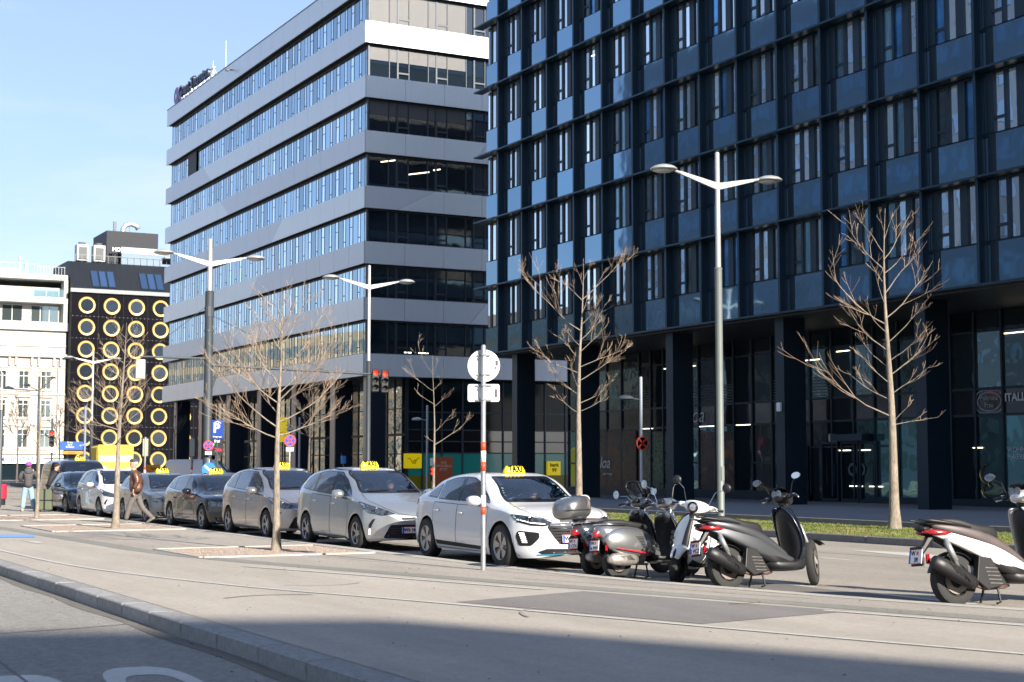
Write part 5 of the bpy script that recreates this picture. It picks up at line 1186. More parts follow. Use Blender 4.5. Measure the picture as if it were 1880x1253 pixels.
def make_wheel(r, w_, par, loc, side, spokes=5, style='alloy', m1=None, m2=None, steer=0):
    """side -1: outer face towards -Y"""
    o = MB(); rr_ = r*.66
    o.lathe([(rr_*.98, -w_*.46), (r*.90, -w_*.5), (r*.97, -w_*.42), (r, -w_*.25), (r, w_*.25), (r*.97, w_*.42), (r*.90, w_*.5), (rr_*.98, w_*.46), (rr_*.9, 0), (rr_*.98, -w_*.46)], (0, 0, 0), 'y', 40, cap=False)
    t = o.build('tyre', M_tyre, None, smooth=True, auto=40)
    h = MB(); h.lathe([(0, -w_*.36), (.06*r/.32, -w_*.36), (.075*r/.32, -w_*.30), (.075*r/.32, 0)], (0, 0, 0), 'y', 20); wh = h.build('wheel', m1 or M_rim, par, smooth=True, auto=40)
    wh.location = loc; wh.rotation_euler = (0, 0, (0 if side < 0 else math.pi)+steer)
    t.parent = wh
    q = MB(); q.m = 0; q.lathe([(rr_*1.0, -w_*.45), (rr_*.97, -w_*.47), (rr_*.90, -w_*.40), (rr_*.88, w_*.3)], (0, 0, 0), 'y', 40, cap=False)
    def spk(a, w0, w1, r0, r1, y0, y1, mi=0, tw=0.):
        q.m = mi; c, s_ = math.cos(a), math.sin(a); c2, s2 = math.cos(a+tw), math.sin(a+tw)
        P_ = lambda rad, off, y, cc=c, ss=s_: (rad*cc-off*ss, y, rad*ss+off*cc)
        q.add([P_(r0, -w0, y0), P_(r0, w0, y0), P_(r1, w1, y1, c2, s2), P_(r1, -w1, y1, c2, s2), P_(r0, -w0, y0+.03), P_(r0, w0, y0+.03), P_(r1, w1, y1+.03, c2, s2), P_(r1, -w1, y1+.03, c2, s2)],
              [(0, 3, 2, 1), (0, 1, 5, 4), (1, 2, 6, 5), (2, 3, 7, 6), (3, 0, 4, 7), (4, 5, 6, 7)])
    ph = random.random()*6
    if style == 'aero':
        for k in range(5):
            a = ph+2*math.pi*k/5; spk(a, .022, .075, .05, rr_*.93, -w_*.38, -w_*.43, 0, .10); spk(a+.52, .02, .03, .05, rr_*.93, -w_*.33, -w_*.38, 1, .25); spk(a+.80, .03, .055, .05, rr_*.93, -w_*.31, -w_*.36, 1, .25)
    elif style == 'twin':
        for k in range(spokes):
            a = ph+2*math.pi*k/spokes; spk(a-.09, .012, .014, .05, rr_*.93, -w_*.36, -w_*.43, 0, -.06); spk(a+.09, .012, .014, .05, rr_*.93, -w_*.36, -w_*.43, 0, .06)
    else:
        for k in range(spokes): spk(ph+2*math.pi*k/spokes, .028, .022, .04, rr_*.93, -w_*.36, -w_*.43)
    q.m = 1; q.lathe([(0, w_*.02), (rr_*.9, w_*.02)], (0, 0, 0), 'y', 24); q.lathe([(0, -w_*.1), (rr_*.55, -w_*.1), (rr_*.55, 0)], (0, 0, 0), 'y', 24)
    q.build('rim', [m1 or M_rim, m2 or M_rimd], wh)
    return wh
def taxi_sign(par, loc, rz=0):
    b = MB(); b.ell([((0, 0, 0), .33, .001, 8)], 4) if False else None
    q = MB(); rings = []
    for (z, hy, hx) in ((0, .34, .09), (.02, .35, .10), (.05, .345, .095), (.12, .28, .06), (.135, .26, .045), (.14, .24, .03)):
        r_ = []
        for k in range(20):
            a = 2*math.pi*(k+.5)/20; r_.append((hx*math.copysign(abs(math.cos(a))**.5, math.cos(a)), hy*math.copysign(abs(math.sin(a))**.5, math.sin(a)), z))
        rings.append(r_)
    q.loft(rings); o = q.build('taxi_sign', M_taxi, par, smooth=True, auto=50); o.location = loc; o.scale = (.72, .58, .92)
    ex = Vector((0, 1, 0)); ey = Vector((-.42, 0, .9)).normalized()
    text('TAXI', 'lettering', M_blk, .175, frame((.082, 0, .082), ex, ey), o, bold=.008, ext=.004, spacing=1.2)
    text('TAXI', 'lettering', M_blk, .175, frame((-.082, 0, .082), -ex, Vector((.42, 0, .9))), o, bold=.006, ext=.004)
    return o
def number_plate(par, mtx, txt, w_=.52, h=.12, two=False):
    n = 4; b = MB(); b.box(-w_/2, w_/2, -h/2, h/2, -.008, 0); p = b.build('number_plate', M_plate, par); p.matrix_local = mtx
    b = MB(); b.box(-w_/2+.004, -w_/2+(.042 if not two else .026), -h/2+.004, h/2-.004, .0005, .0015); b.build('eu_band', M_eu, p)
    b = MB(); b.box(-w_/2, w_/2, h/2-.006, h/2, .0004, .0015); b.box(-w_/2, w_/2, -h/2, -h/2+.006, .0004, .0015); b.build('red_edge', M_rband, p)
    if two:
        text(txt[0], 'lettering', M_blk, h*.46, frame((-.035, h*.22, .002), (1, 0, 0), (0, 1, 0)), p); text(txt[1], 'lettering', M_blk, h*.46, frame((.012, -h*.25, .002), (1, 0, 0), (0, 1, 0)), p)
        b = MB(); b.box(.02, .05, .015, .052, .0005, .002); b.build('crest', M_rband, p)
    else:
        text(txt[0], 'lettering', M_blk, h*.72, frame((-w_*.34, 0, .002), (1, 0, 0), (0, 1, 0)), p, bold=.003); text(txt[1], 'lettering', M_blk, h*.68, frame((w_*.16, 0, .002), (1, 0, 0), (0, 1, 0)), p, bold=.003)
        b = MB(); b.box(-w_*.25, -w_*.25+.042, -.028, .028, .0005, .002); b.build('crest', M_rband, p)
    return p
def make_car(label, loc, yaw, P, name='taxi', cat='taxi', group=None, sign=True, driver=0, scale=None):
    t = thing(name, label, cat, loc, yaw, group)
    if scale: t.scale = scale
    c = Car(P); c.surface(); paint = P['paint']; V, F = c.V, c.F
    holes = []; L = P['L']/2
    wins = []
    ws = P['windshield']; gl, hp = c.patch(ws, 'f', M_cglass, 'windscreen', t, border=P.get('wb_', .045), rnd=.05); holes.append(('f', [((p[0])*.985, p[1]) for p in hp], 0))
    for k, wp in enumerate(P['side_windows']):
        for ax in ('r', 'l'):
            gl, hp = c.patch(wp, ax, M_cglass, 'side_window', t, border=.022, rnd=.04); holes.append((ax, hp, 0))
    if 'rear_window' in P: gl, hp = c.patch(P['rear_window'], 'b', M_cglass, 'rear_window', t, border=.04, rnd=.05); holes.append(('b', hp, 0))
    body = []; doors = {('r', i): [] for i in range(len(P['doors']))}; doors.update({('l', i): [] for i in range(len(P['doors']))})
    for f in F:
        m = (V[f[0]]+V[f[1]]+V[f[2]]+V[f[3]])/4; skip = False
        for ax, hp, _ in holes:
            if ax == 'f' and m.x > 0-.1 and m.z > P['belt_min'] and Car.inside((m.y, m.z), hp): skip = m.x > P['ws_x0']
            elif ax == 'b' and m.x < P.get('rw_x1', -1) and Car.inside((m.y, m.z), hp): skip = True
            elif ax == 'r' and m.y < -.3 and Car.inside((m.x, m.z), hp): skip = True
            elif ax == 'l' and m.y > .3 and Car.inside((m.x, m.z), hp): skip = True
            if skip: break
        if skip: continue
        put_ = False
        for i, dp in enumerate(P['doors']):
            if abs(m.y) > .3 and Car.inside((m.x, m.z), dp): doors[('r' if m.y < 0 else 'l', i)].append(f); put_ = True; break
        if not put_: body.append(f)
    def sub(fs, nm, par):
        ids = sorted({i for f in fs for i in f}); mp_ = {i: k for k, i in enumerate(ids)}; b = MB(); b.v = [tuple(V[i]) for i in ids]; b.f = [tuple(mp_[i] for i in f) for f in fs]; b.mi = [0]*len(fs)
        me = bpy.data.meshes.new(nm); me.from_pydata(b.v, [], b.f); me.materials.append(paint); o = bpy.data.objects.new(nm, me); col.objects.link(o); o.parent = par; custom_normals(o, [tuple(c.N[i]) for i in ids]); return o
    bo = sub(body, 'body', t)
    for (ax, i), fs in doors.items():
        if not fs: continue
        if P.get('open_door') == (ax, i): continue
        d = sub(fs, 'door', t); dp = P['doors'][i]
        c.strip(list(dp)+[dp[0]], ax, .009, M_trim, 'door_gap', d, .002)
        hx, hz = P['handles'][i]; s_ = -1 if ax == 'r' else 1; hp = c.proj((hx, hz), ax, .0)
        if hp is not None:
            q = MB(); q.ell([((hx-.10, hp.y+s_*.012, hz), .01, .012, 3), ((hx-.07, hp.y+s_*.03, hz), .012, .018, 3), ((hx+.07, hp.y+s_*.03, hz), .012, .018, 3), ((hx+.10, hp.y+s_*.012, hz), .01, .012, 3)], 10); q.build('handle', P.get('handle_m', paint), d, smooth=True)
    if 'open_door' in P:
        ax, i = P['open_door']; dp = P['doors'][i]
        d = c.patch(dp, ax, M_well, 'door_opening', t, .003, rnd=.06)
    for pl in P.get('pillars', []):
        for ax in ('r', 'l'): c.patch(pl, ax, M_frit, 'pillar', t, .003, rnd=.01)
    for nm, ax, poly, m, rd in P.get('patches', []):
        if ax == 'rl':
            for a in ('r', 'l'): c.patch(poly, a, m, nm, t, .005, rnd=rd)
        elif ax == 'ff':
            for sg in (1, -1): c.patch([(sg*p[0], p[1]) for p in poly][::sg], 'f', m, nm, t, .005, rnd=rd)
        else: c.patch(poly, ax, m, nm, t, .006, rnd=rd)
    for nm, ax, pts, w_, m in P.get('strips', []):
        for a in (('r', 'l') if ax == 'rl' else (('f',) if ax in ('f', 'ff') else (ax,))):
            c.strip(pts, a, w_, m, nm, t, .008)
            if ax == 'ff': c.strip([(-p[0], p[1]) for p in pts], a, w_, m, nm, t, .008)
    # under body, wheel wells, interior floor
    Wh = P['W']/2; q = MB(); q.rbox(-L+.25, L-.3, -Wh*.80, Wh*.80, .2, P['belt_min']-.22, .05); q.build('underbody', M_well, t)
    for xw in (P['xf'], P['xr']):
        q = MB(); q.box(xw-P['r']-.03, xw+P['r']+.03, -Wh*.86, Wh*.86, .25, P['r']*2+.02); q.build('wheel_well', M_well, t)
    for xw, st_ in ((P['xf'], P.get('steer', 0)), (P['xr'], 0)):
        for s_ in (-1, 1): make_wheel(P['r'], .215, t, (xw, s_*(Wh-.125), P['r']), s_, P.get('spokes', 10), P.get('wheel', 'alloy'), P.get('rim_m'), P.get('rim_m2'), st_)
    # mirrors
    for s_ in (-1, 1):
        mx_, mz = P['mirror']; hp = c.proj((mx_, mz), 'r' if s_ < 0 else 'l', 0); y = abs(hp.y); q = MB()
        q.ell([((mx_-.085, s_*(y+.16), mz+.08), .09, .055, 2.6), ((mx_-.05, s_*(y+.165), mz+.08), .115, .085, 2.6), ((mx_+.02, s_*(y+.16), mz+.08), .115, .085, 2.4), ((mx_+.08, s_*(y+.15), mz+.08), .085, .06, 2.2), ((mx_+.11, s_*(y+.15), mz+.08), .03, .02, 2)], 16)
        mo = q.build('mirror', P.get('mirror_m', paint), t, smooth=True)
        q = MB(); q.tube([(mx_, s_*(y-.02), mz), (mx_, s_*(y+.09), mz+.035)], [.03, .022], 8); q.build('mirror_arm', M_trim, mo)
        q = MB(); q.lathe([(0, 0), (.075, 0)], (mx_-.088, s_*(y+.165), mz+.08), 'x', 16); q.build('mirror_glass', M_chr, mo)
    # interior
    q = MB(); dx = P['dash']; q.rbox(dx-.35, dx+.12, -Wh*.78, Wh*.78, .6, P['belt_min']-.02, .05); q.build('dashboard', M_dash, t)
    for k, (sx_, sy) in enumerate(((dx-.95, .38), (dx-.95, -.38), (dx-1.85, .38), (dx-1.85, -.38))):
        q = MB(); q.ell([((sx_, sy, .35), .22, .22, 4), ((sx_+.4, sy, .4), .22, .1, 4)], 12); q.ell([((sx_-.02, sy, .55), .24, .10, 4, R(80)), ((sx_-.10, sy, .85), .24, .09, 4, R(80)), ((sx_-.16, sy, 1.05), .2, .07, 3, R(80))], 12)
        q.ell([((sx_-.16, sy, 1.08), .12, .05, 3, R(85)), ((sx_-.17, sy, 1.16), .13, .055, 3, R(85)), ((sx_-.18, sy, 1.24), .10, .04, 3, R(85))], 12); q.build('seat', M_seat, t, smooth=True)
    q = MB(); q.tube([(dx-.42+.05*math.sin(a)*0, .38+.18*math.cos(a), P['belt_min']-.08+.16*math.sin(a)) for a in [2*math.pi*k/20 for k in range(21)]], .014, 6); q.build('steering_wheel', M_trim, t)
    mtop = c.proj((0, P['windshield'][2][1]-.07), 'f', 0)
    q = MB(); q.rbox(mtop.x-.10, mtop.x-.07, -.11, .11, mtop.z-.07, mtop.z-.01, .008); q.build('rear_view_mirror', M_trim, t)
    # wipers
    for y0, y1 in ((.10, .62), (-.52, .02)):
        za = P['windshield'][0][1]; c.strip([(y0, za+.03), (y1, za+.055)], 'f', .018, M_trim, 'wiper', t, .015)
    if sign:
        sxp = P.get('sign_x', P['dash']-1.05); h = c.proj((sxp, 0), 't', 0); taxi_sign(t, (sxp, 0, h.z-.004))
    if P.get('aerial'):
        ax_, az_ = P['aerial']; h = c.proj((ax_, 0), 't', 0); q = MB(); q.tube([(ax_, 0, h.z-.01), (ax_-az_*.45, 0, h.z+az_)], [.006, .003], 5); q.build('aerial', M_trim, t)
        q = MB(); q.ell([((ax_-.1, 0, h.z-.005), .03, .01, 2), ((ax_-.05, 0, h.z+.02), .03, .04, 2), ((ax_+.08, 0, h.z), .01, .005, 2)], 8); q.build('antenna_fin', paint, t)
    t_car = t
    if 'plate' in P:
        h = c.proj((P.get('plate_y', 0), P['plate_z']), 'f', .012); number_plate(t, frame(h, (0, 1, 0), (-.08, 0, 1)), P['plate'])
    return t, c

P_white = carpaint('paint_white', (.58, .59, .60), 0, .3, .01); P_silver = carpaint('paint_silver', (.40, .42, .43), .75, .28); P_bronze = carpaint('paint_silver_brown', (.36, .335, .325), .75, .28)
P_black = carpaint('paint_black', (.006, .007, .010), .2, .2, 0); P_navy = carpaint('paint_navy', (.010, .022, .05), .5, .2); P_grey = carpaint('paint_grey', (.21, .225, .235), .75, .28); P_pearl = carpaint('paint_pearl', (.66, .66, .66), .2, .3, .02)
# --- white hatchback with a fastback roof (front right wheel visible)
WH = dict(L=4.66, W=1.86, r=.335, xf=1.42, xr=-1.40, paint=P_white, af=.75, kf=2.3, ar=.5, kr=3,
    top=[(-2.33, .62), (-2.30, .86), (-2.24, 1.02), (-2.05, 1.11), (-1.75, 1.20), (-1.3, 1.335), (-.8, 1.43), (-.3, 1.462), (.1, 1.455), (.4, 1.40), (.7, 1.28), (1.0, 1.12), (1.22, 1.015), (1.4, .975), (1.7, .93), (1.95, .875), (2.12, .815), (2.24, .755), (2.30, .70), (2.33, .62)],
    belt=[(-2.33, .60), (-2.25, .90), (-2.0, .985), (-1.2, .975), (-.4, .955), (.5, .925), (1.1, .90), (1.6, .85), (2.0, .77), (2.2, .68), (2.30, .60), (2.33, .5)],
    floor=[(-2.33, .45), (-2.25, .34), (-2.0, .24), (-1.0, .19), (1.0, .18), (1.9, .17), (2.15, .18), (2.28, .20), (2.33, .24)],
    plan=[(-2.33, .84), (-1.6, .965), (-.6, 1.0), (.8, 1.0), (1.7, .985), (2.33, .93)],
    belt_min=.96, ws_x0=.2, dash=1.05, sign_x=.22,
    windshield=[(-.66, .995), (.66, .995), (.535, 1.395), (-.535, 1.395)],
    side_windows=[[(.98, .985), (.42, 1.30), (.16, 1.375), (-.10, 1.39), (-.10, .995)], [(-.20, .995), (-.20, 1.39), (-.62, 1.365), (-.95, 1.30), (-.98, 1.01)], [(-1.03, 1.02), (-1.01, 1.275), (-1.35, 1.16), (-1.52, 1.06), (-1.45, 1.04)]],
    pillars=[[(-.105, .99), (-.105, 1.39), (-.195, 1.39), (-.195, .99)]],
    rear_window=[(-.55, 1.12), (.55, 1.12), (.48, 1.36), (-.48, 1.36)], rw_x1=-.95,
    doors=[[(.98, .92), (.98, .40), (.86, .22), (-.15, .22), (-.15, .94)], [(-.155, .94), (-.155, .22), (-.93, .22), (-1.08, .46), (-1.12, .80), (-1.10, .96)]], handles=[(.02, .80), (-.92, .82)],
    mirror=(.78, .93), spokes=5, wheel='aero', rim_m=M_rim, rim_m2=M_rimd,
    patches=[('headlight', 'ff', [(.40, .705), (.52, .765), (.78, .815), (.885, .83), (.86, .74), (.70, .69), (.50, .675)], M_hl, .02),
             ('grille', 'f', [(-.42, .70), (-.50, .655), (-.40, .50), (-.30, .385), (.30, .385), (.40, .50), (.50, .655), (.42, .70)], M_trim, .04),
             ('fog_recess', 'ff', [(.60, .56), (.84, .585), (.86, .50), (.83, .36), (.70, .36), (.60, .48)], M_trim, .03),
             ('lower_intake', 'f', [(-.62, .27), (-.50, .32), (.50, .32), (.62, .27), (.55, .235), (-.55, .235)], M_trim, .02),
             ('sill_trim', 'rl', [(.95, .30), (.95, .245), (-.92, .265), (-.98, .335)], M_trim, .01)],
    strips=[('grille_bar', 'f', [(-.45, .672-.045*k), (.45, .672-.045*k)] if k < 2 else [(-.44+.022*(k-1)*1.1, .672-.045*k), (.44-.022*(k-1)*1.1, .672-.045*k)], .014, M_chr) for k in range(7)]+
           [('drl_bar', 'ff', [(.83-.006*k, .55-.027*k), (.775-.006*k, .548-.027*k)], .013, M_drl) for k in range(6)]+
           [('blue_strip', 'f', [(-.62, .228), (.62, .228)], .018, M_blue_t), ('hood_gap', 'ff', [(.62, .99), (.70, .90), (.62, .80), (.40, .735), (0, .715)], .006, M_trim), ('dark_wing', 'ff', [(.44, .69), (.55, .672), (.70, .68), (.84, .73)], .03, M_trim), ('headlight_ring', 'ff', [(.52, .69), (.70, .705), (.84, .755)], .012, M_drl)],
    plate=('W', '4217 TX'), plate_z=.47, plate_y=-.02, aerial=(-.95, .12), steer=R(0))
SIGNZ = 0
car1, c1 = make_car('white hatchback taxi at the front of the rank, driver at the wheel', (-24.12, 12.74, -.07), R(-2.2), WH, group='taxis waiting in a row', scale=(1.11, 1.0, 1.055))
h = c1.proj((0, .60), 'f', .018); q = MB(); q.tube([(h.x, h.y+.055*math.cos(a), h.z+.033*math.sin(a)) for a in [2*math.pi*k/20 for k in range(21)]], .006, 6)
for s_ in (-1, 1): q.box(h.x-.004, h.x+.006, s_*.022-.006, s_*.022+.006, h.z-.026, h.z+.026)
q.tube([(h.x, -.02, h.z-.01), (h.x, .02, h.z+.01)], .006, 5); q.build('grille_badge', M_chr, car1)
for s_ in (-1, 1):
    hh = c1.proj((s_*.70, .755), 'f', .0); q = MB(); q.lathe([(.045, 0), (.04, -.03), (0, -.035)], (hh.x+.003, hh.y, hh.z), 'x', 20); q.lathe([(.052, .0), (.052, .006), (.045, .008)], (hh.x, hh.y, hh.z), 'x', 20, cap=False); q.build('headlamp_lens', M_chr, car1)
tl_ = c1.patch([(-2.2, .86), (-1.92, .93), (-1.95, .98), (-2.24, .98)], 'r', M_tl, 'tail_light', car1, .008, rnd=.02); c1.patch([(-2.2, .86), (-1.92, .93), (-1.95, .98), (-2.24, .98)], 'l', M_tl, 'tail_light', car1, .008, rnd=.02)
# --- tall rounded hybrid people carrier
def hybrid(paint, **k):
    d = dict(L=4.64, W=1.775, r=.325, xf=1.42, xr=-1.36, paint=paint, af=.70, kf=2.3, ar=.45, kr=3.2,
    top=[(-2.32, .70), (-2.30, .95), (-2.25, 1.12), (-2.12, 1.27), (-1.9, 1.39), (-1.5, 1.49), (-1.0, 1.553), (-.4, 1.58), (.05, 1.565), (.35, 1.50), (.7, 1.36), (1.05, 1.20), (1.32, 1.085), (1.55, 1.01), (1.8, .935), (2.0, .865), (2.15, .79), (2.25, .72), (2.30, .66), (2.32, .58)],
    belt=[(-2.32, .68), (-2.25, 1.0), (-2.0, 1.075), (-1.2, 1.055), (-.4, 1.02), (.5, .975), (1.2, .93), (1.6, .87), (2.0, .76), (2.2, .67), (2.30, .57), (2.32, .48)],
    floor=[(-2.32, .48), (-2.25, .36), (-2.0, .26), (-1.0, .21), (1.0, .20), (1.9, .19), (2.15, .20), (2.28, .22), (2.32, .26)],
    plan=[(-2.32, .86), (-1.6, .975), (-.6, 1.0), (.8, 1.0), (1.7, .98), (2.32, .9)], belt_min=1.0, ws_x0=.2, dash=1.12,
    side=[(.15, .93), (.28, .975), (.45, 1.0), (.62, .995), (.74, .99), (.88, .98), (1.0, .96), (1.1, .935)],
    windshield=[(-.66, 1.075), (.66, 1.075), (.545, 1.50), (-.545, 1.50)],
    side_windows=[[(1.12, 1.01), (.60, 1.33), (.25, 1.475), (.12, 1.49), (.12, 1.04)], [(.03, 1.045), (.03, 1.495), (-.5, 1.505), (-.86, 1.48), (-.93, 1.085)], [(-1.0, 1.09), (-.95, 1.47), (-1.35, 1.415), (-1.66, 1.30), (-1.80, 1.16), (-1.6, 1.13)]],
    pillars=[[(.115, 1.035), (.115, 1.49), (.035, 1.495), (.035, 1.04)], [(-.935, 1.085), (-.865, 1.48), (-.945, 1.47), (-.995, 1.09)]],
    rear_window=[(-.55, 1.12), (.55, 1.12), (.48, 1.42), (-.48, 1.42)], rw_x1=-1.4,
    doors=[[(1.02, .96), (1.02, .42), (.90, .24), (.075, .24), (.075, 1.0)], [(.07, 1.0), (.07, .24), (-.86, .24), (-1.0, .46), (-1.04, .80), (-1.02, 1.04)]], handles=[(.26, .86), (-.82, .90)],
    mirror=(.86, .98), spokes=5, wheel='twin', sign_x=.05,
    patches=[('headlight', 'ff', [(.36, .70), (.52, .775), (.74, .86), (.84, .93), (.855, .82), (.80, .71), (.60, .665)], M_hl, .03),
             ('upper_grille', 'f', [(-.28, .635), (.28, .635), (.24, .59), (-.24, .59)], M_trim, .01), ('lower_grille', 'f', [(-.46, .50), (.46, .50), (.58, .25), (-.58, .25)], M_trim, .05),
             ('fog_slot', 'ff', [(.70, .61), (.74, .60), (.79, .50), (.79, .44), (.76, .44), (.745, .50)], M_trim, .01)],
    strips=[('grille_bar', 'f', [(-.45, .34+.045*j), (.45, .34+.045*j)], .012, M_rimd) for j in range(3)]+[('drl_bar', 'ff', [(.775, .315), (.775, .42)], .02, M_drl), ('hood_gap', 'ff', [(.66, 1.06), (.70, .94), (.55, .82), (.3, .70), (0, .665)], .006, M_trim), ('roof_trim', 'rl', [(.8, 1.30), (.25, 1.512), (-.4, 1.545), (-1.2, 1.49)], .008, M_trim)],
    plate=('W', '1853 TX'), plate_z=.40, aerial=(-1.35, .35))
    d.update(k); return d
car2, c2 = make_car('bright silver people carrier taxi, second in the row, two people inside', (-29.99, 12.56, -.07), R(0), hybrid(P_silver), group='taxis waiting in a row', scale=(1, 1, 1.035))
car3, c3 = make_car('brownish silver people carrier taxi, third in the row behind a tree trunk', (-35.35, 12.56, -.07), 0, hybrid(P_bronze, plate=('W', '3306 TX')), group='taxis waiting in a row', scale=(1, 1, 1.03))
for cr, cc_ in ((car2, c2), (car3, c3)):
    for s_ in (-1, 1):
        hh = cc_.proj((s_*.66, .765), 'f', 0); q = MB(); q.lathe([(.05, 0), (.045, -.03), (0, -.035)], (hh.x+.004, hh.y, hh.z), 'x', 20); q.lathe([(.06, 0), (.06, .006), (.05, .008)], (hh.x, hh.y, hh.z), 'x', 20, cap=False); q.build('headlamp_lens', M_chr, cr)
        hh = cc_.proj((s_*.50, .33), 'f', 0); q = MB(); q.lathe([(.045, 0), (.035, -.02), (0, -.02)], (hh.x+.006, hh.y, hh.z), 'x', 16); q.build('fog_lamp', M_chr, cr)
# --- estates and hatch
def estate(paint, **k):
    d = dict(L=4.9, W=1.85, r=.335, xf=1.58, xr=-1.36, paint=paint, af=.65, kf=2.4, ar=.4, kr=3.2,
    top=[(-2.45, .62), (-2.43, .86), (-2.38, 1.02), (-2.25, 1.17), (-2.0, 1.30), (-1.6, 1.40), (-1.0, 1.45), (-.3, 1.47), (.05, 1.455), (.35, 1.395), (.65, 1.28), (.95, 1.13), (1.15, 1.03), (1.35, .99), (1.8, .94), (2.1, .885), (2.28, .81), (2.38, .74), (2.43, .68), (2.45, .60)],
    belt=[(-2.45, .6), (-2.36, .9), (-2.1, .985), (-1.2, .97), (-.4, .945), (.5, .915), (1.3, .88), (1.8, .83), (2.15, .75), (2.35, .66), (2.43, .55), (2.45, .46)],
    floor=[(-2.45, .46), (-2.38, .34), (-2.1, .24), (-1.0, .19), (1.0, .18), (2.0, .17), (2.28, .18), (2.41, .20), (2.45, .24)],
    plan=[(-2.45, .88), (-1.7, .98), (-.6, 1.0), (.9, 1.0), (1.8, .98), (2.45, .92)], belt_min=.95, ws_x0=.15, dash=.98,
    windshield=[(-.66, 1.0), (.66, 1.0), (.545, 1.395), (-.545, 1.395)],
    side_windows=[[(.92, .975), (.45, 1.25), (.12, 1.385), (-.02, 1.395), (-.02, .985)], [(-.10, .99), (-.10, 1.40), (-.6, 1.40), (-1.0, 1.375), (-1.08, 1.02)], [(-1.14, 1.03), (-1.08, 1.37), (-1.55, 1.315), (-1.95, 1.19), (-2.02, 1.10), (-1.7, 1.06)]],
    pillars=[[(-.025, .98), (-.025, 1.39), (-.095, 1.395), (-.095, .985)]], rear_window=[(-.55, 1.05), (.55, 1.05), (.48, 1.32), (-.48, 1.32)], rw_x1=-1.6,
    doors=[[(.98, .91), (.98, .40), (.86, .22), (-.06, .22), (-.06, .94)], [(-.065, .94), (-.065, .22), (-.92, .22), (-1.06, .46), (-1.10, .80), (-1.08, .965)]], handles=[(.12, .80), (-.90, .82)],
    mirror=(.70, .92), spokes=5, wheel='twin', sign_x=-.15,
    patches=[('headlight', 'ff', [(.50, .66), (.60, .735), (.80, .765), (.86, .74), (.84, .64), (.70, .62)], M_hl, .03), ('grille', 'f', [(-.40, .70), (.40, .70), (.44, .62), (.36, .46), (-.36, .46), (-.44, .62)], M_trim, .04), ('lower_grille', 'f', [(-.75, .36), (.75, .36), (.68, .25), (-.68, .25)], M_trim, .03)],
    strips=[('grille_bar', 'f', [(-.38, .585), (.38, .585)], .02, M_chr), ('chrome_lip', 'f', [(-.7, .235), (.7, .235)], .016, M_chr), ('window_chrome', 'rl', [(.92, .962), (.4, .974), (-.5, .98), (-1.1, 1.0), (-1.9, 1.075)], .012, M_chr), ('hood_gap', 'ff', [(.66, 1.0), (.70, .88), (.55, .77), (0, .73)], .006, M_trim)],
    plate=('W', '2790 TX'), plate_z=.40, aerial=None)
    d.update(k); return d
BK = estate(P_black, mirror_m=P_black)
make_car('black estate taxi with chrome window line, fourth in the row', (-40.55, 12.62, -.07), 0, BK, group='taxis waiting in a row')
GY = estate(P_grey, L=4.62, xf=1.45, xr=-1.25)
for kk in ('top', 'belt', 'floor', 'plan'): GY[kk] = [(max(-2.31, min(2.31, p[0]*2.31/2.45)), p[1]) for p in GY[kk]]
GY['doors'] = [[(p[0]*.94, p[1]) for p in d] for d in GY['doors']]; GY['side_windows'] = [[(p[0]*.94, p[1]) for p in d] for d in GY['side_windows']]; GY['pillars'] = [[(p[0]*.94, p[1]) for p in d] for d in GY['pillars']]; GY['xf'] = 1.43; GY['xr'] = -1.22; GY['strips'] = [s_ for s_ in GY['strips'] if s_[0] != 'window_chrome']; GY['handle_m'] = P_grey
make_car('mid-grey estate taxi, partly behind the walking man', (-45.8, 12.6, -.07), 0, GY, group='taxis waiting in a row')
make_car('pearl white people carrier taxi left of the walking man', (-51.68, 12.60, -.07), 0, hybrid(P_pearl, plate=('W', '6021 TX'), aerial=None), group='taxis waiting in a row', sign=False)
DH = estate(P_navy, L=4.35, xf=1.36, xr=-1.24, aerial=None)
for kk in ('top', 'belt', 'floor', 'plan'): DH[kk] = [(p[0]*2.175/2.45, p[1]) for p in DH[kk]]
for kk in ('doors', 'side_windows', 'pillars'): DH[kk] = [[(p[0]*.9, p[1]) for p in d] for d in DH[kk]]
DH['strips'] = [s_ for s_ in DH['strips'] if s_[0] != 'window_chrome']; DH['xf'] = 1.33; DH['xr'] = -1.22; DH['dash'] = .9
make_car('small dark blue hatchback between the black van and the white people carrier', (-55.85, 12.5, -.07), 0, DH, name='parked_car', cat='car', sign=False)
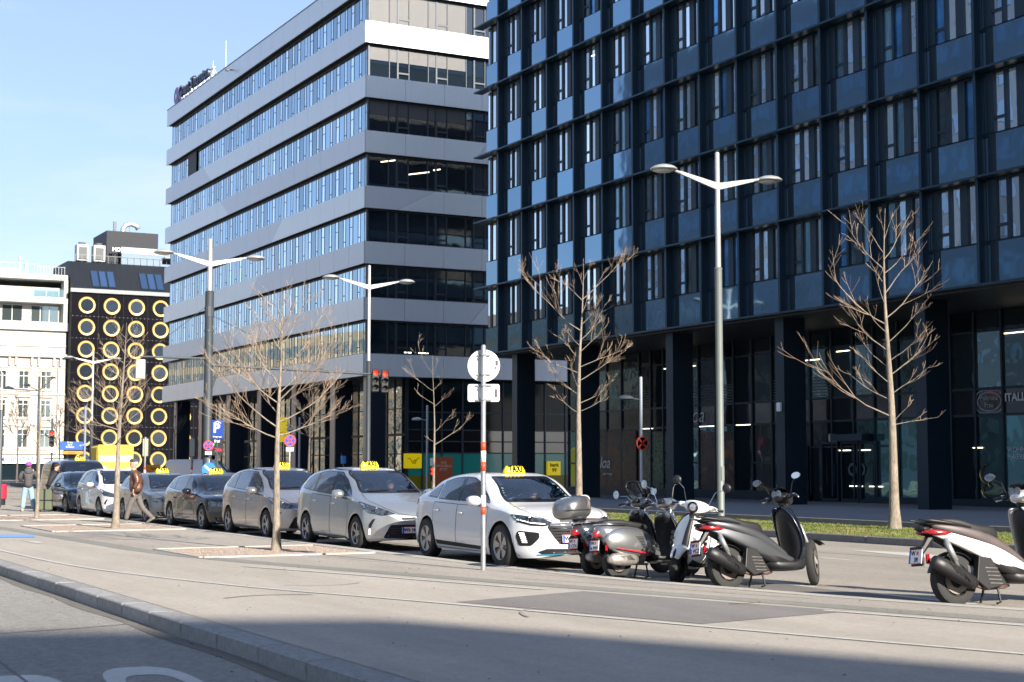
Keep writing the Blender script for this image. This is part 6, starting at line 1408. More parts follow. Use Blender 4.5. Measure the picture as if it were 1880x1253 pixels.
# --- van
VN = dict(L=5.1, W=1.93, r=.34, xf=1.62, xr=-1.55, paint=P_black, af=.6, kf=2.5, ar=.25, kr=4,
    top=[(-2.55, .8), (-2.54, 1.5), (-2.50, 1.76), (-2.3, 1.87), (-1.5, 1.90), (0, 1.91), (.6, 1.89), (.95, 1.80), (1.25, 1.58), (1.55, 1.33), (1.75, 1.20), (2.0, 1.14), (2.2, 1.06), (2.4, .92), (2.5, .74), (2.55, .55)],
    belt=[(-2.55, .75), (-2.5, 1.12), (-1, 1.15), (.5, 1.12), (1.4, 1.07), (1.8, 1.02), (2.2, .90), (2.45, .72), (2.55, .48)],
    floor=[(-2.55, .45), (-2.45, .3), (-1.8, .23), (1.8, .2), (2.3, .22), (2.5, .24), (2.55, .28)], plan=[(-2.55, .96), (-1, 1), (1, 1), (1.9, .98), (2.55, .93)], belt_min=1.12, ws_x0=.6, dash=1.45,
    windshield=[(-.78, 1.215), (.78, 1.215), (.68, 1.79), (-.68, 1.79)], side_windows=[[(1.35, 1.16), (1.05, 1.5), (.85, 1.74), (.45, 1.78), (.45, 1.17)], [(-.75, 1.17), (-.75, 1.77), (-2.2, 1.74), (-2.25, 1.17)]],
    green=[(0, 1, 0), (.16, .985, .12), (.32, .95, .4), (.5, .91, .66), (.66, .86, .84), (.78, .78, .94), (.88, .6, .985), (.95, .3, 1), (1, 0, 1)],
    doors=[[(1.4, 1.06), (1.3, .35), (1.1, .24), (.42, .24), (.42, 1.12)], [(.38, 1.80), (.38, .26), (-.66, .26), (-.66, 1.80)]], handles=[(.55, 1.0), (-.5, 1.0)], open_door=('r', 1),
    mirror=(1.22, 1.12), spokes=5, wheel='twin', sign_x=.55,
    patches=[('headlight', 'ff', [(.52, .80), (.62, .90), (.84, .97), (.88, .80), (.70, .75)], M_hl, .03), ('grille', 'f', [(-.45, .86), (.45, .86), (.48, .66), (-.48, .66)], M_trim, .03), ('lower_grille', 'f', [(-.6, .48), (.6, .48), (.55, .3), (-.55, .3)], M_trim, .03)],
    strips=[('grille_bar', 'f', [(-.43, .80), (.43, .80)], .015, M_chr), ('grille_bar', 'f', [(-.43, .73), (.43, .73)], .015, M_chr)], plate=('W', '7712 TX'), plate_z=.55)
van, cv = make_car('black van with its near side door slid open, behind the small blue hatchback', (-60.4, 13.25, -.07), 0, VN, name='taxi_van', cat='van')
q = MB(); q.box(-.6, .3, -.97, -.99, .3, .32); q.rbox(-2.35, -2.0, -.8, .8, 1.93, 1.97, .01); q.build('roof_rail', M_trim, van)
# white van beyond the black estate
WV = dict(VN); WV['paint'] = P_white; WV['top'] = [(p[0], p[1]*1.19) for p in VN['top']]; WV['belt'] = [(p[0], p[1]*1.1) for p in VN['belt']]; WV['belt_min'] = 1.3; WV['side_windows'] = [[(1.3, 1.28), (1.0, 1.7), (.8, 1.95), (.5, 2.0), (.5, 1.30)]]; WV['windshield'] = [(-.78, 1.40), (.78, 1.40), (.68, 2.05), (-.68, 2.05)]; del WV['open_door']; WV['doors'] = [[(1.4, 1.2), (1.3, .35), (1.1, .24), (.42, .24), (.42, 1.25)]]; WV['handles'] = [(.55, 1.1)]; WV['strips'] = []; WV['mirror'] = (1.22, 1.25)
make_car('white delivery van crossing behind the black estate taxi, seen from the side', (-103.5, 31.3, -.2), R(62), WV, name='delivery_van', cat='van', sign=False)
# far left: nose of a silver car at the edge of the frame
make_car('silver car cut off by the left edge, seen beyond the pedestrians', (-64.6, 9.6, -.05), R(0), hybrid(P_silver, aerial=None), name='parked_car', cat='car', sign=False)
# ------------------------------------------------------------ scooters
M_seatb = mat('seat_vinyl', (.011, .011, .012), .6, var=.2, vs=6); M_seatbr = mat('seat_brown', (.06, .045, .045), .5, var=.2, vs=6)
M_eng = mat('engine_grey', (.28, .26, .24), .4, .6, var=.35, vs=12); M_rust = mat('rusty_metal', (.10, .05, .035), .7, .4, var=.4, vs=20); M_sblk = mat('scooter_black', (.012, .012, .014), .45, var=.1, spec=.35)
M_spoke = mat('wheel_dark', (.03, .03, .032), .35, .4); M_mir = mat('mirror_glass', (.75, .8, .85), .02, 1.); M_orange = mat('indicator_orange', (.7, .12, .01), .2); M_clear = mat('clear_lens', (.55, .57, .6), .05, .8, var=.5, vs=30)
M_wshield = glassmat('wind_shield', (.80, .84, .86), .10)
PS_silver = carpaint('scooter_silver', (.33, .335, .34), .8, .28); PS_dark = carpaint('scooter_slate', (.075, .085, .10), .7, .25); PS_white = carpaint('scooter_white', (.72, .71, .67), 0, .3, .01); PS_grey = carpaint('scooter_matt_grey', (.065, .07, .08), .55, .38); PS_pearl = carpaint('scooter_pearl', (.60, .59, .56), .2, .3, .02)
PS_navy = carpaint('scooter_midnight', (.012, .016, .03), .4, .22)
def shell(name, rows, m, par, th=.02, sub=1):
    """rows: list of point rows forming a curved sheet, given thickness"""
    b = MB(); n = len(rows[0]); b.v = [p for r_ in rows for p in r_]; b.f = [(i*n+j, i*n+j+1, (i+1)*n+j+1, (i+1)*n+j) for i in range(len(rows)-1) for j in range(n-1)]; b.mi = [0]*len(b.f)
    return b.build(name, m, par, smooth=True, solid=th, sub=sub)
def sc_wheel(par, x, r, w_, lean=0, m=None, style='alloy', n=5, steer=0, disc=True):
    w = make_wheel(r, w_, par, (x, 0, r), -1, n, style, m or M_spoke, M_spoke, steer)
    if disc: q = MB(); q.lathe([(r*.30, -.055), (r*.55, -.055), (r*.55, -.050), (r*.30, -.050)], (0, 0, 0), 'y', 24, cap=False); q.build('brake_disc', flat((.35, .30, .27), .35, .8), w)
    return w
def mirrors(par, base, tip, rad, lolly=True, tilt=0):
    for s_ in (-1, 1):
        bx, by, bz = base; tx, ty, tz = tip
        q = MB(); q.tube([(bx, s_*by, bz), ((bx*2+tx)/3+.01, s_*(by*2+ty)/3, (bz+tz*2)/3), (tx+.01, s_*(ty-.03), tz-.03)], .006, 6); st_ = q.build('mirror_stalk', M_chr if lolly else M_sblk, par)
        q = MB()
        if lolly: q.lathe([(0, .028), (rad*.6, .022), (rad, .004), (rad, 0)], (tx, s_*ty, tz), 'x', 22, cap=False)
        else: q.ell([((tx+.0, s_*(ty), tz), rad*1.25, rad*.62, 2.2), ((tx+.03, s_*(ty), tz), rad*.9, rad*.4, 2.2)], 18)
        q.build('mirror', M_sblk, st_, smooth=True)
        q = MB()
        if lolly: q.lathe([(0, -.001), (rad*.97, -.001)], (tx, s_*ty, tz), 'x', 22)
        else: q.ell([((tx-.001, s_*ty, tz), rad*1.2, rad*.58, 2.2), ((tx-.003, s_*ty, tz), rad*1.18, rad*.56, 2.2)], 18)
        q.build('mirror_glass', M_mir, st_)
def grips(par, x, z, y0, y1, back=.06, m=None):
    for s_ in (-1, 1):
        q = MB(); q.tube([(x, s_*y0, z), (x-back*.4, s_*(y0+.06), z+.005), (x-back, s_*y1, z-.01)], [.016, .017, .018], 10); g = q.build('grip', M_sblk, par, smooth=True)
        q = MB(); q.tube([(x+.03, s_*(y0+.02), z+.0), (x+.05, s_*(y0+.08), z-.01), (x+.02-back, s_*(y1+.0), z-.03)], [.009, .008, .008], 6); q.lathe([(.022, 0), (.022, .03)], (x+.01, s_*(y0+.05), z), n=10); q.build('brake_lever', M_chr, g, smooth=True)
def plate_at(par, p, txt, tilt=.25, w_=.21, h=.15):
    return number_plate(par, frame(p, (0, -1, 0), (tilt, 0, 1)), txt, w_, h, True)
def vespa(label, loc, head, lean, paint, group='scooters parked at the kerb', topbox=None, shield=False, seat=None, stripe=False, steer=0, plate=('W', '814'), darkfront=False):
    t = thing('scooter', label, 'scooter', loc, 0, group); t.rotation_euler = (lean, 0, head); t.rotation_mode = 'XYZ'; seat = seat or M_seatb
    # rear body
    q = MB(); q.ell([((-1.03, 0, .69), .05, .05, 2.2), ((-1.01, 0, .69), .115, .10, 2.3), ((-.93, 0, .66), .165, .145, 2.4), ((-.78, 0, .63), .20, .17, 2.5), ((-.58, 0, .60), .215, .185, 2.6), ((-.36, 0, .575), .205, .185, 2.6), ((-.18, 0, .53), .175, .18, 2.6), ((-.04, 0, .45), .13, .17, 2.6), ((.05, 0, .36), .12, .10, 2.6), ((.1, 0, .30), .10, .05, 2.5)], 24)
    body = q.build('body', paint, t, smooth=True, sub=1)
    for s_ in (-1, 1):
        rings = []
        for (x, z, hz, hy) in ((-1.00, .60, .04, .03), (-.93, .575, .13, .075), (-.80, .55, .185, .11), (-.62, .525, .215, .13), (-.44, .505, .215, .125), (-.28, .49, .18, .10), (-.17, .475, .11, .06), (-.12, .47, .03, .02)):
            r_ = []
            for k in range(14):
                a = -math.pi/2+math.pi*k/13; r_.append((x+.02*math.sin(a), s_*(.155+hy*math.cos(a)**.8 if math.cos(a) > 0 else .155), z+hz*math.sin(a)))
            rings.append(r_)
        q = MB(); q.loft(rings, cap=True, close=False); c = q.build('side_cowl', paint, t, smooth=True, sub=1)
        q = MB()
        for k in range(8): z = .60-.022*k; xx = -.43+.006*k; q.tube([(xx-.09+.012*k, s_*(.272+.006*min(k, 4)), z), (xx+.06, s_*(.272-.004*k+.004*min(k, 4)), z-.006)], .0045, 5)
        q.build('air_slots', M_sblk, c)
        if stripe: q = MB(); q.tube([(-.86, s_*.258, .445), (-.6, s_*.285, .40), (-.36, s_*.275, .365), (-.24, s_*.252, .37)], [.006, .009, .012, .004], 6); q.build('red_stripe', mat('red_line', (.6, .02, .03), .4) if 'red_line' not in bpy.data.materials else bpy.data.materials['red_line'], c)
        q = MB(); q.ell([((-.965, s_*.165, .635), .02, .02, 3), ((-.93, s_*.192, .635), .02, .022, 3), ((-.86, s_*.222, .63), .012, .018, 3)], 10); q.build('rear_indicator', M_clear, c, smooth=True)
    # seat
    q = MB(); q.ell([((-1.0, 0, .815), .06, .02, 2.6), ((-.96, 0, .82), .12, .035, 2.8), ((-.8, 0, .825), .15, .05, 3), ((-.6, 0, .815), .155, .052, 3), ((-.46, 0, .785), .15, .05, 3), ((-.3, 0, .765), .13, .05, 3), ((-.17, 0, .75), .10, .045, 3), ((-.10, 0, .735), .06, .03, 2.6)], 20); q.build('seat', seat, t, smooth=True, sub=1)
    q = MB(); q.tube([(-.62, -.165, .79), (-.85, -.16, .80), (-1.02, -.10, .80), (-1.06, 0, .80), (-1.02, .10, .80), (-.85, .16, .80), (-.62, .165, .79)], .011, 8); q.build('grab_rail', M_chr, t, smooth=True)
    # floor and tunnel
    q = MB(); q.ell([((-.10, 0, .30), .14, .06, 3), ((.02, 0, .285), .20, .035, 4), ((.28, 0, .275), .21, .035, 4), ((.42, 0, .29), .19, .05, 4), ((.5, 0, .33), .12, .08, 3)], 18); q.build('footboard', M_sblk, t, smooth=True)
    q = MB(); q.ell([((.0, 0, .26), .15, .05, 3), ((.40, 0, .25), .14, .05, 3), ((.50, 0, .30), .08, .05, 3)], 14); q.build('frame_tunnel', paint, t, smooth=True)
    # leg shield
    rows = []
    for (z, hw, x0) in ((.25, .13, .50), (.30, .20, .53), (.40, .265, .545), (.52, .29, .535), (.66, .285, .50), (.80, .255, .46), (.91, .20, .425), (.97, .12, .405)):
        rows.append([(x0-.16*abs(u)**2.2, hw*u, z) for u in (-1, -.85, -.65, -.4, -.15, 0, .15, .4, .65, .85, 1)])
    ls = shell('leg_shield', rows, paint, t, .03)
    rows2 = [[(p[0]-.035, p[1]*.93, p[2]+.0) for p in r_] for r_ in rows[1:7]]; shell('inner_shield', rows2, M_sblk, t, .02)
    q = MB(); q.tube([(p[0][0], p[0][1], p[0][2]) for p in rows], .008, 6); q.tube([(p[-1][0], p[-1][1], p[-1][2]) for p in rows], .008, 6); q.tube([rows[-1][k] for k in range(11)], .008, 6); q.build('edge_trim', M_sblk if darkfront else M_chr, ls, smooth=True)
    rings = []
    for (z, x, hw, hx) in ((.34, .565, .012, .015), (.42, .575, .05, .035), (.55, .56, .055, .04), (.72, .52, .045, .035), (.86, .465, .035, .03), (.98, .425, .03, .025)):
        rings.append([(x+hx*math.cos(a), hw*math.sin(a), z) for a in [2*math.pi*k/12 for k in range(12)]])
    q = MB(); q.loft(rings); q.build('horn_cover', M_sblk if darkfront else paint, ls, smooth=True)
    if darkfront:
        q = MB()
        for k in range(4): q.tube([(.625-.004*k, -.04, .40+.022*k), (.632-.004*k, .04, .40+.022*k)], .006, 6)
        q.build('orange_slots', M_orange, ls)
        for s_ in (-1, 1):
            q = MB()
            for k in range(3): q.box(.40, .43, s_*.255-.03, s_*.255+.01, .50+.075*k, .55+.075*k)
            q.build('side_vents', M_sblk, ls)
    # fender, wheels, fork
    st = bpy.data.objects.new('front_fork', None); mfk = MB(); mfk.tube([(.42, 0, .98), (.60, 0, .40), (.64, -.07, .34), (.70, -.075, .24)], [.03, .03, .028, .022], 8); bpy.data.objects.remove(st)
    fk = mfk.build('front_fork', M_sblk, t, smooth=True)
    rings = []
    for k in range(13):
        a = R(28+k*(172-28)/12); hw = .095*math.sin(R(20+140*k/12))**.5+.012; rr_ = .285+.02*math.sin(math.pi*k/12)
        rings.append([(.69+(rr_-.06*abs(u)**2)*math.cos(a)+.01, hw*u, .25+(rr_-.06*abs(u)**2)*math.sin(a)*1.04) for u in (-1, -.8, -.5, 0, .5, .8, 1)])
    fe = shell('front_fender', rings, paint, t, .015)
    if darkfront: q = MB(); q.ell([((.90, 0, .475), .012, .04, 2.5), ((.94, 0, .43), .016, .05, 2.5), ((.96, 0, .39), .01, .03, 2.5)], 10); q.build('fender_crest', M_sblk, fe, smooth=True)
    sc_wheel(t, .69, .24, .11, n=5, steer=steer); sc_wheel(t, -.69, .24, .12, n=5)
    # headset
    q = MB(); q.ell([((.24, 0, 1.07), .12, .05, 2.5), ((.27, 0, 1.085), .19, .065, 2.6), ((.33, 0, 1.09), .21, .085, 2.4), ((.38, 0, 1.085), .16, .095, 2.2), ((.43, 0, 1.08), .10, .092, 2.0), ((.455, 0, 1.08), .088, .085, 2)], 24); hs = q.build('handlebar_cover', paint, t, smooth=True, sub=1)
    q = MB(); q.ell([((.28, -.28, 1.085), .02, .03, 2.4, 0)]*1+[((.29, -.20, 1.085), .06, .04, 2.4)], 12); q.ell([((.28, .28, 1.085), .02, .03, 2.4)]+[((.29, .20, 1.085), .06, .04, 2.4)], 12); q.build('switch_housing', paint, hs, smooth=True)
    q = MB(); q.ell([((.32, 0, .88), .07, .08, 2.4), ((.36, 0, .97), .08, .10, 2.4), ((.40, 0, .95), .06, .08, 2.4)], 14); q.build('steering_neck', M_sblk if darkfront else paint, hs, smooth=True)
    q = MB(); q.lathe([(.078, 0), (.083, .012), (.083, .02), (.07, .03)], (.45, 0, 1.08), 'x', 26, cap=False); q.build('headlight_ring', M_chr if not darkfront else M_sblk, hs, smooth=True); q = MB(); q.lathe([(0, .030), (.04, .027), (.074, .012)], (.45, 0, 1.08), 'x', 24); q.build('headlight', M_clear, hs, smooth=True)
    q = MB(); q.ell([((.20, 0, 1.10), .055, .02, 2.2), ((.22, 0, 1.12), .06, .025, 2.2), ((.26, 0, 1.14), .055, .02, 2.2)], 14); q.build('dashboard', M_sblk, hs, smooth=True)
    grips(hs, .28, 1.085, .22, .37); mirrors(hs, (.30, .17, 1.13), (.24, .38, 1.41) if not shield else (.22, .43, 1.24), .068)
    # tail light and plate
    q = MB(); q.ell([((-1.0, 0, .665), .07, .05, 3), ((-1.05, 0, .665), .068, .055, 3), ((-1.09, 0, .655), .045, .045, 3)], 14); q.build('tail_light', M_tl, t, smooth=True)
    q = MB(); q.box(-1.075, -1.06, -.09, .09, .40, .60); q.tube([(-.95, 0, .55), (-1.06, 0, .5)], .03, 6); q.build('plate_bracket', M_sblk, t); plate_at(t, (-1.09, 0, .50), plate, .18)
    q = MB(); q.box(-1.08, -1.07, -.035, .035, .375, .405); q.box(-1.0, -.96, -.15, -.14, .42, .50); q.build('reflector', M_tl, t)
    # engine, exhaust, stand
    q = MB(); q.ell([((-.98, -.17, .29), .03, .04, 2.4), ((-.90, -.18, .29), .065, .085, 2.6), ((-.72, -.19, .285), .075, .10, 2.6), ((-.52, -.18, .28), .07, .085, 2.6), ((-.42, -.16, .28), .03, .05, 2.4)], 18); q.build('exhaust', M_eng, t, smooth=True)
    q = MB()
    for k in range(4): q.tube([(-.82+.03*k, -.258, .325-.018*k), (-.62+.02*k, -.262, .33-.018*k)], .005, 5)
    q.build('exhaust_slots', M_sblk, t)
    q = MB(); q.lathe([(.0, .08), (.07, .07), (.085, .02), (.085, -.03)], (-.36, -.15, .32), 'y', 16); q.ell([((-.5, .02, .30), .13, .10, 3), ((-.25, .0, .28), .12, .09, 3)], 12); q.tube([(-.42, -.16, .26), (-.28, -.12, .2), (-.15, -.05, .2)], .018, 6); q.build('engine', M_eng, t, smooth=True)
    q = MB(); q.tube([(-.22, -.10, .22), (-.24, -.16, .02), (-.30, -.17, .005)], .013, 6); q.tube([(-.22, .10, .22), (-.24, .16, .02), (-.30, .17, .005)], .013, 6); q.tube([(-.22, -.1, .2), (-.22, .1, .2)], .012, 6); q.build('stand', M_sblk, t)
    if topbox:
        q = MB(); q.ell([((-1.36, 0, 1.0), .06, .06, 2.6), ((-1.33, 0, 1.0), .16, .12, 2.7), ((-1.25, 0, 1.01), .235, .165, 2.8), ((-1.1, 0, 1.025), .255, .185, 2.9), ((-.96, 0, 1.03), .245, .185, 3), ((-.9, 0, 1.03), .22, .165, 3), ((-.87, 0, 1.03), .15, .10, 3)], 26); tb = q.build('top_box', topbox, t, smooth=True, sub=1)
        q = MB(); q.ell([((-.93, 0, 1.03), .235, .175, 3), ((-.88, 0, 1.04), .22, .165, 3), ((-.84, 0, 1.04), .17, .12, 3)], 22); q.build('back_pad', M_seatbr, tb, smooth=True)
        q = MB(); q.tube([(-1.355, -.18, .985), (-1.26, -.238, .985), (-1.08, -.258, .985), (-.9, -.24, .985)], .006, 6); q.build('lid_gap', M_sblk, tb)
        q = MB(); q.rbox(-1.2, -.92, -.15, .15, .82, .86, .01); q.tube([(-1.05, -.1, .83), (-.9, -.12, .72), (-.8, -.1, .7)], .01, 6); q.tube([(-1.05, .1, .83), (-.9, .12, .72), (-.8, .1, .7)], .01, 6); q.build('rack', M_chr, t)
    if shield:
        rows = []
        for (z, hw, x0) in ((1.10, .15, .44), (1.18, .20, .41), (1.28, .225, .36), (1.38, .19, .31), (1.42, .10, .285)): rows.append([(x0-.10*abs(u)**2, hw*u, z) for u in (-1, -.7, -.35, 0, .35, .7, 1)])
        ws = shell('wind_shield', rows, M_wshield, t, .004)
        q = MB(); q.tube([r_[0] for r_ in rows]+[rows[-1][k] for k in range(1, 6)]+[r_[-1] for r_ in reversed(rows)], .004, 5); q.build('shield_edge', M_sblk, ws)
    return t
sun_ = None
hd = math.atan2(.985, -.174)
vespa('dark slate scooter with a silver top box and clear wind shield, nearest the white taxi', (-20.25, 12.79, -.07), hd, R(-5), PS_dark, topbox=carpaint('box_silver', (.21, .215, .225), .8, .26), shield=True, seat=M_seatbr, plate=('W', '5 CDL'))
vespa('silver scooter with a red side stripe, its rear to the camera, second in the cluster', (-19.52, 12.76, -.07), hd+R(-3), R(-5), PS_silver, stripe=True, seat=M_seatb, plate=('W', '6 MVI'))
s3 = vespa('white scooter facing the camera with black nose trim and orange slots', (-18.69, 12.91, -.07), math.atan2(-.83, .56), R(-9), PS_white, darkfront=True, steer=R(0), plate=('W', '21'))
q = MB()
for k in range(5): q.box(.515, .522, .13, .20, .60+.025*k, .612+.025*k)
o = q.build('sticker', flat((.3, .32, .4), .5), s3)
# large-wheeled scooter
def bigwheel(label, loc, head, lean, p1, p2, tailred=True, group='scooters parked at the kerb', plate=('W', '2 VCZ'), seatm=None, headset=None, steer=0, sc_=1., upper=None):
    t = thing('scooter', label, 'scooter', loc, 0, group); t.rotation_euler = (lean, 0, head); t.scale = (sc_,)*3; seatm = seatm or M_seatb
    xr, xf, rw, rf = -.70, .70, .265, .295
    sc_wheel(t, xr, rw, .13, n=7, disc=True, m=M_spoke); sc_wheel(t, xf, rf, .10, n=7, steer=steer, m=M_spoke)
    # seat unit, side panels as swept shells
    for s_ in (-1, 1):
        rings = []
        for (x, z, hz, yy) in ((-1.02, .79, .02, .05), (-.90, .765, .04, .11), (-.70, .705, .07, .15), (-.50, .63, .09, .178), (-.30, .54, .098, .19), (-.12, .45, .09, .19), (.02, .385, .07, .19), (.14, .34, .045, .19), (.26, .315, .02, .185)):
            rings.append([(x+.05*math.sin(a), s_*(yy*.72+yy*.28*max(0, math.cos(a))**.35), z+hz*math.sin(a)) for a in [-math.pi/2+math.pi*k/10 for k in range(11)]])
        q = MB(); q.loft(rings, cap=True, close=False); q.build('side_panel', p1, t, smooth=True, sub=1)
        q = MB(); q.ell([((-1.0, s_*.06, .835), .03, .02, 2.5), ((-.8, s_*.115, .80), .045, .045, 3), ((-.55, s_*.13, .745), .06, .065, 3), ((-.3, s_*.135, .665), .055, .075, 3), ((-.1, s_*.13, .57), .055, .07, 3), ((.06, s_*.13, .46), .055, .05, 3), ((.2, s_*.14, .36), .05, .03, 2.5)], 14); q.build('upper_panel', upper or M_sblk, t, smooth=True, sub=1)
        q = MB(); q.ell([((-.86, s_*.07, .73), .05, .03, 2.5), ((-.6, s_*.10, .64), .06, .07, 2.5), ((-.32, s_*.13, .50), .05, .11, 2.5), ((-.05, s_*.14, .36), .05, .08, 2.5), ((.2, s_*.15, .27), .05, .04, 2.5)], 12); q.build('lower_panel', M_sblk, t, smooth=True)
    q = MB(); q.ell([((-.95, 0, .75), .08, .05, 2.6), ((-.6, 0, .68), .13, .10, 2.8), ((-.3, 0, .56), .14, .14, 2.8), ((-.08, 0, .43), .14, .12, 2.8), ((.05, 0, .34), .15, .07, 3)], 16); q.build('centre_body', M_sblk, t, smooth=True)
    q = MB(); q.ell([((-1.06, 0, .86), .05, .012, 2.6), ((-1.0, 0, .865), .11, .03, 2.8), ((-.86, 0, .875), .14, .045, 3), ((-.66, 0, .86), .155, .055, 3), ((-.55, 0, .815), .16, .06, 3), ((-.40, 0, .775), .15, .065, 3), ((-.24, 0, .76), .125, .075, 3), ((-.14, 0, .73), .09, .08, 3), ((-.10, 0, .69), .05, .05, 2.6)], 20); q.build('seat', seatm, t, smooth=True, sub=1)
    for s_ in (-1, 1): q = MB(); q.tube([(-.55, s_*.165, .80), (-.8, s_*.155, .855), (-1.0, s_*.12, .885), (-1.14, s_*.07, .90)], [.014, .018, .016, .008], 8); q.build('grab_rail', M_sblk, t, smooth=True)
    q = MB(); q.ell([((-1.02, 0, .80), .10, .03, 2.6), ((-1.1, 0, .81), .06, .02, 2.6)], 12); q.build('tail', M_sblk, t, smooth=True)
    for s_ in (-1, 1): q = MB(); q.ell([((-1.07, s_*.055, .775), .03, .018, 2.4), ((-.98, s_*.09, .765), .04, .032, 2.4), ((-.86, s_*.135, .752), .02, .024, 2.4), ((-.80, s_*.155, .75), .006, .01, 2.4)], 12); q.build('tail_light', M_tl, t, smooth=True)
    # floor
    q = MB(); q.ell([((-.12, 0, .30), .15, .07, 3), ((.02, 0, .27), .20, .06, 4), ((.28, 0, .26), .21, .06, 4), ((.42, 0, .29), .19, .09, 4), ((.52, 0, .34), .12, .09, 3)], 18); q.build('footboard', p2, t, smooth=True)
    # leg shield: deep fairing
    rows = []
    for (z, hw, x0) in ((.22, .12, .50), (.30, .20, .56), (.42, .245, .60), (.56, .26, .60), (.70, .25, .565), (.86, .22, .51), (.98, .16, .45), (1.03, .09, .41)):
        rows.append([(x0-.22*abs(u)**1.8, hw*u, z) for u in (-1, -.85, -.65, -.4, -.15, 0, .15, .4, .65, .85, 1)])
    ls = shell('front_fairing', rows, p1 if p1 is PS_pearl else PS_navy, t, .03)
    rings = []
    for (z, x0, hx, hw) in ((.26, .40, .10, .15), (.36, .42, .10, .20), (.5, .42, .095, .225), (.64, .39, .09, .225), (.80, .35, .085, .20), (.94, .31, .08, .15), (1.0, .30, .05, .10)):
        rings.append([(x0+hx*math.cos(a)*abs(math.cos(a))**.2, hw*math.copysign(abs(math.sin(a))**.7, math.sin(a)), z) for a in [2*math.pi*k/18 for k in range(18)]])
    q = MB(); q.loft(rings); q.build('inner_shield', p2, t, smooth=True, sub=1)
    # fork and fender
    for s_ in (-1, 1): q = MB(); q.tube([(.50, s_*.07, .78), (.60, s_*.075, .52)], .022, 8); q.tube([(.60, s_*.075, .52), (.70, s_*.078, .27)], .027, 8); q.build('fork_leg', M_lpole, t, smooth=True)
    rings = []
    for k in range(9):
        a = R(45+k*100/8); rings.append([(xf+(rf+.03-.03*abs(u)**2)*math.cos(a), .065*u, rf+(rf+.03-.03*abs(u)**2)*math.sin(a)) for u in (-1, -.6, 0, .6, 1)])
    shell('front_fender', rings, M_sblk, t, .01)
    # headset
    q = MB(); q.ell([((.20, 0, 1.110), .06, .03, 2.4), ((.24, 0, 1.130), .12, .06, 2.5), ((.32, 0, 1.130), .14, .09, 2.4), ((.40, 0, 1.120), .11, .085, 2.2), ((.45, 0, 1.110), .06, .05, 2.2)], 18); hs = q.build('handlebar_cover', headset or p2, t, smooth=True, sub=1)
    q = MB(); q.ell([((.34, 0, 0.950), .06, .05, 2.4), ((.32, 0, 1.040), .075, .08, 2.4), ((.30, 0, 1.090), .09, .06, 2.4)], 14); q.tube([(.36, 0, 0.990), (.30, 0, 1.110)], .07, 12); q.build('steering_neck', p2, hs, smooth=True)
    rows = []
    for (z, hw, x0) in ((1.17, .11, .42), (1.23, .12, .36), (1.28, .10, .31)): rows.append([(x0-.06*abs(u)**2, hw*u, z) for u in (-1, -.5, 0, .5, 1.110)])
    shell('fly_screen', rows, M_frit, hs, .006)
    q = MB(); q.lathe([(0, 0), (.045, 0), (.05, -.01)], (.23, -.045, 1.185), 'x', 16); q.lathe([(0, 0), (.045, 0), (.05, -.01)], (.23, .045, 1.185), 'x', 16); q.build('gauge', M_clear, hs)
    q = MB(); q.tube([(.26, -.36, 1.130), (.28, -.1, 1.140), (.28, .1, 1.140), (.26, .36, 1.130)], .012, 8); q.ell([((.24, -.21, 1.130), .03, .03, 2.4), ((.30, -.21, 1.140), .03, .03, 2.4)], 10); q.ell([((.24, .21, 1.130), .03, .03, 2.4), ((.30, .21, 1.140), .03, .03, 2.4)], 10); q.build('handlebar', M_sblk, hs, smooth=True)
    grips(hs, .28, 1.14, .22, .37, .03); mirrors(hs, (.29, .2, 1.160), (.24, .40, 1.380), .07, False)
    # exhaust with heat shield (right side), shock, transmission, stand
    q = MB(); q.ell([((-1.10, -.19, .47), .035, .035, 2.4, R(-30)), ((-1.08, -.19, .465), .06, .065, 2.5, R(-30)), ((-.98, -.195, .415), .068, .078, 2.5, R(-30)), ((-.78, -.195, .315), .072, .082, 2.5, R(-30)), ((-.62, -.185, .235), .065, .07, 2.5, R(-30)), ((-.56, -.18, .205), .04, .045, 2.5, R(-30))], 18); q.build('exhaust', M_sblk, t, smooth=True)
    q = MB()
    for k in range(4): q.tube([(-.93+.05*k, -.262, .44-.03*k), (-.84+.05*k, -.268, .33-.03*k)], .006, 5)
    q.build('heat_shield_ribs', M_trim, t)
    q = MB(); q.tube([(-.56, -.17, .2), (-.40, -.12, .16), (-.1, -.06, .17), (0, -.02, .19)], .016, 6); q.build('exhaust_pipe', M_rust, t, smooth=True)
    q = MB(); q.tube([(-.86, -.13, .70), (-.74, -.14, .40)], [.028, .024], 10); q.tube([(-.85, -.13, .66), (-.76, -.138, .46)], .034, 8); q.build('shock_absorber', M_galv, t, smooth=True)
    q = MB(); q.prism([(-.50, .50), (-.34, .48), (-.16, .20), (-.42, .15), (-.55, .25)], 'y', -.20, -.12); q.build('radiator_cover', M_sblk, t, bevel=.01)
    q = MB()
    for k in range(5): q.tube([(-.44+.012*k, -.203, .38-.04*k), (-.28+.014*k, -.203, .37-.04*k)], .006, 5)
    q.build('cover_slots', M_eng, t)
    q = MB(); q.ell([((-.78, .12, .28), .05, .05, 2.5), ((-.5, .11, .28), .07, .10, 2.6), ((-.2, .06, .27), .09, .08, 2.6)], 14); q.ell([((-.55, -.02, .33), .08, .10, 2.6), ((-.2, -.02, .28), .09, .08, 2.6)], 12); q.build('engine', M_eng, t, smooth=True)
    rings = []
    for k in range(9):
        a = R(40+k*125/8); rings.append([(xr+(rw+.045-.02*abs(u)**2)*math.cos(a), .075*u, rw+(rw+.045-.02*abs(u)**2)*math.sin(a)) for u in (-1, -.6, 0, .6, 1)])
    shell('rear_hugger', rings, M_sblk, t, .01)
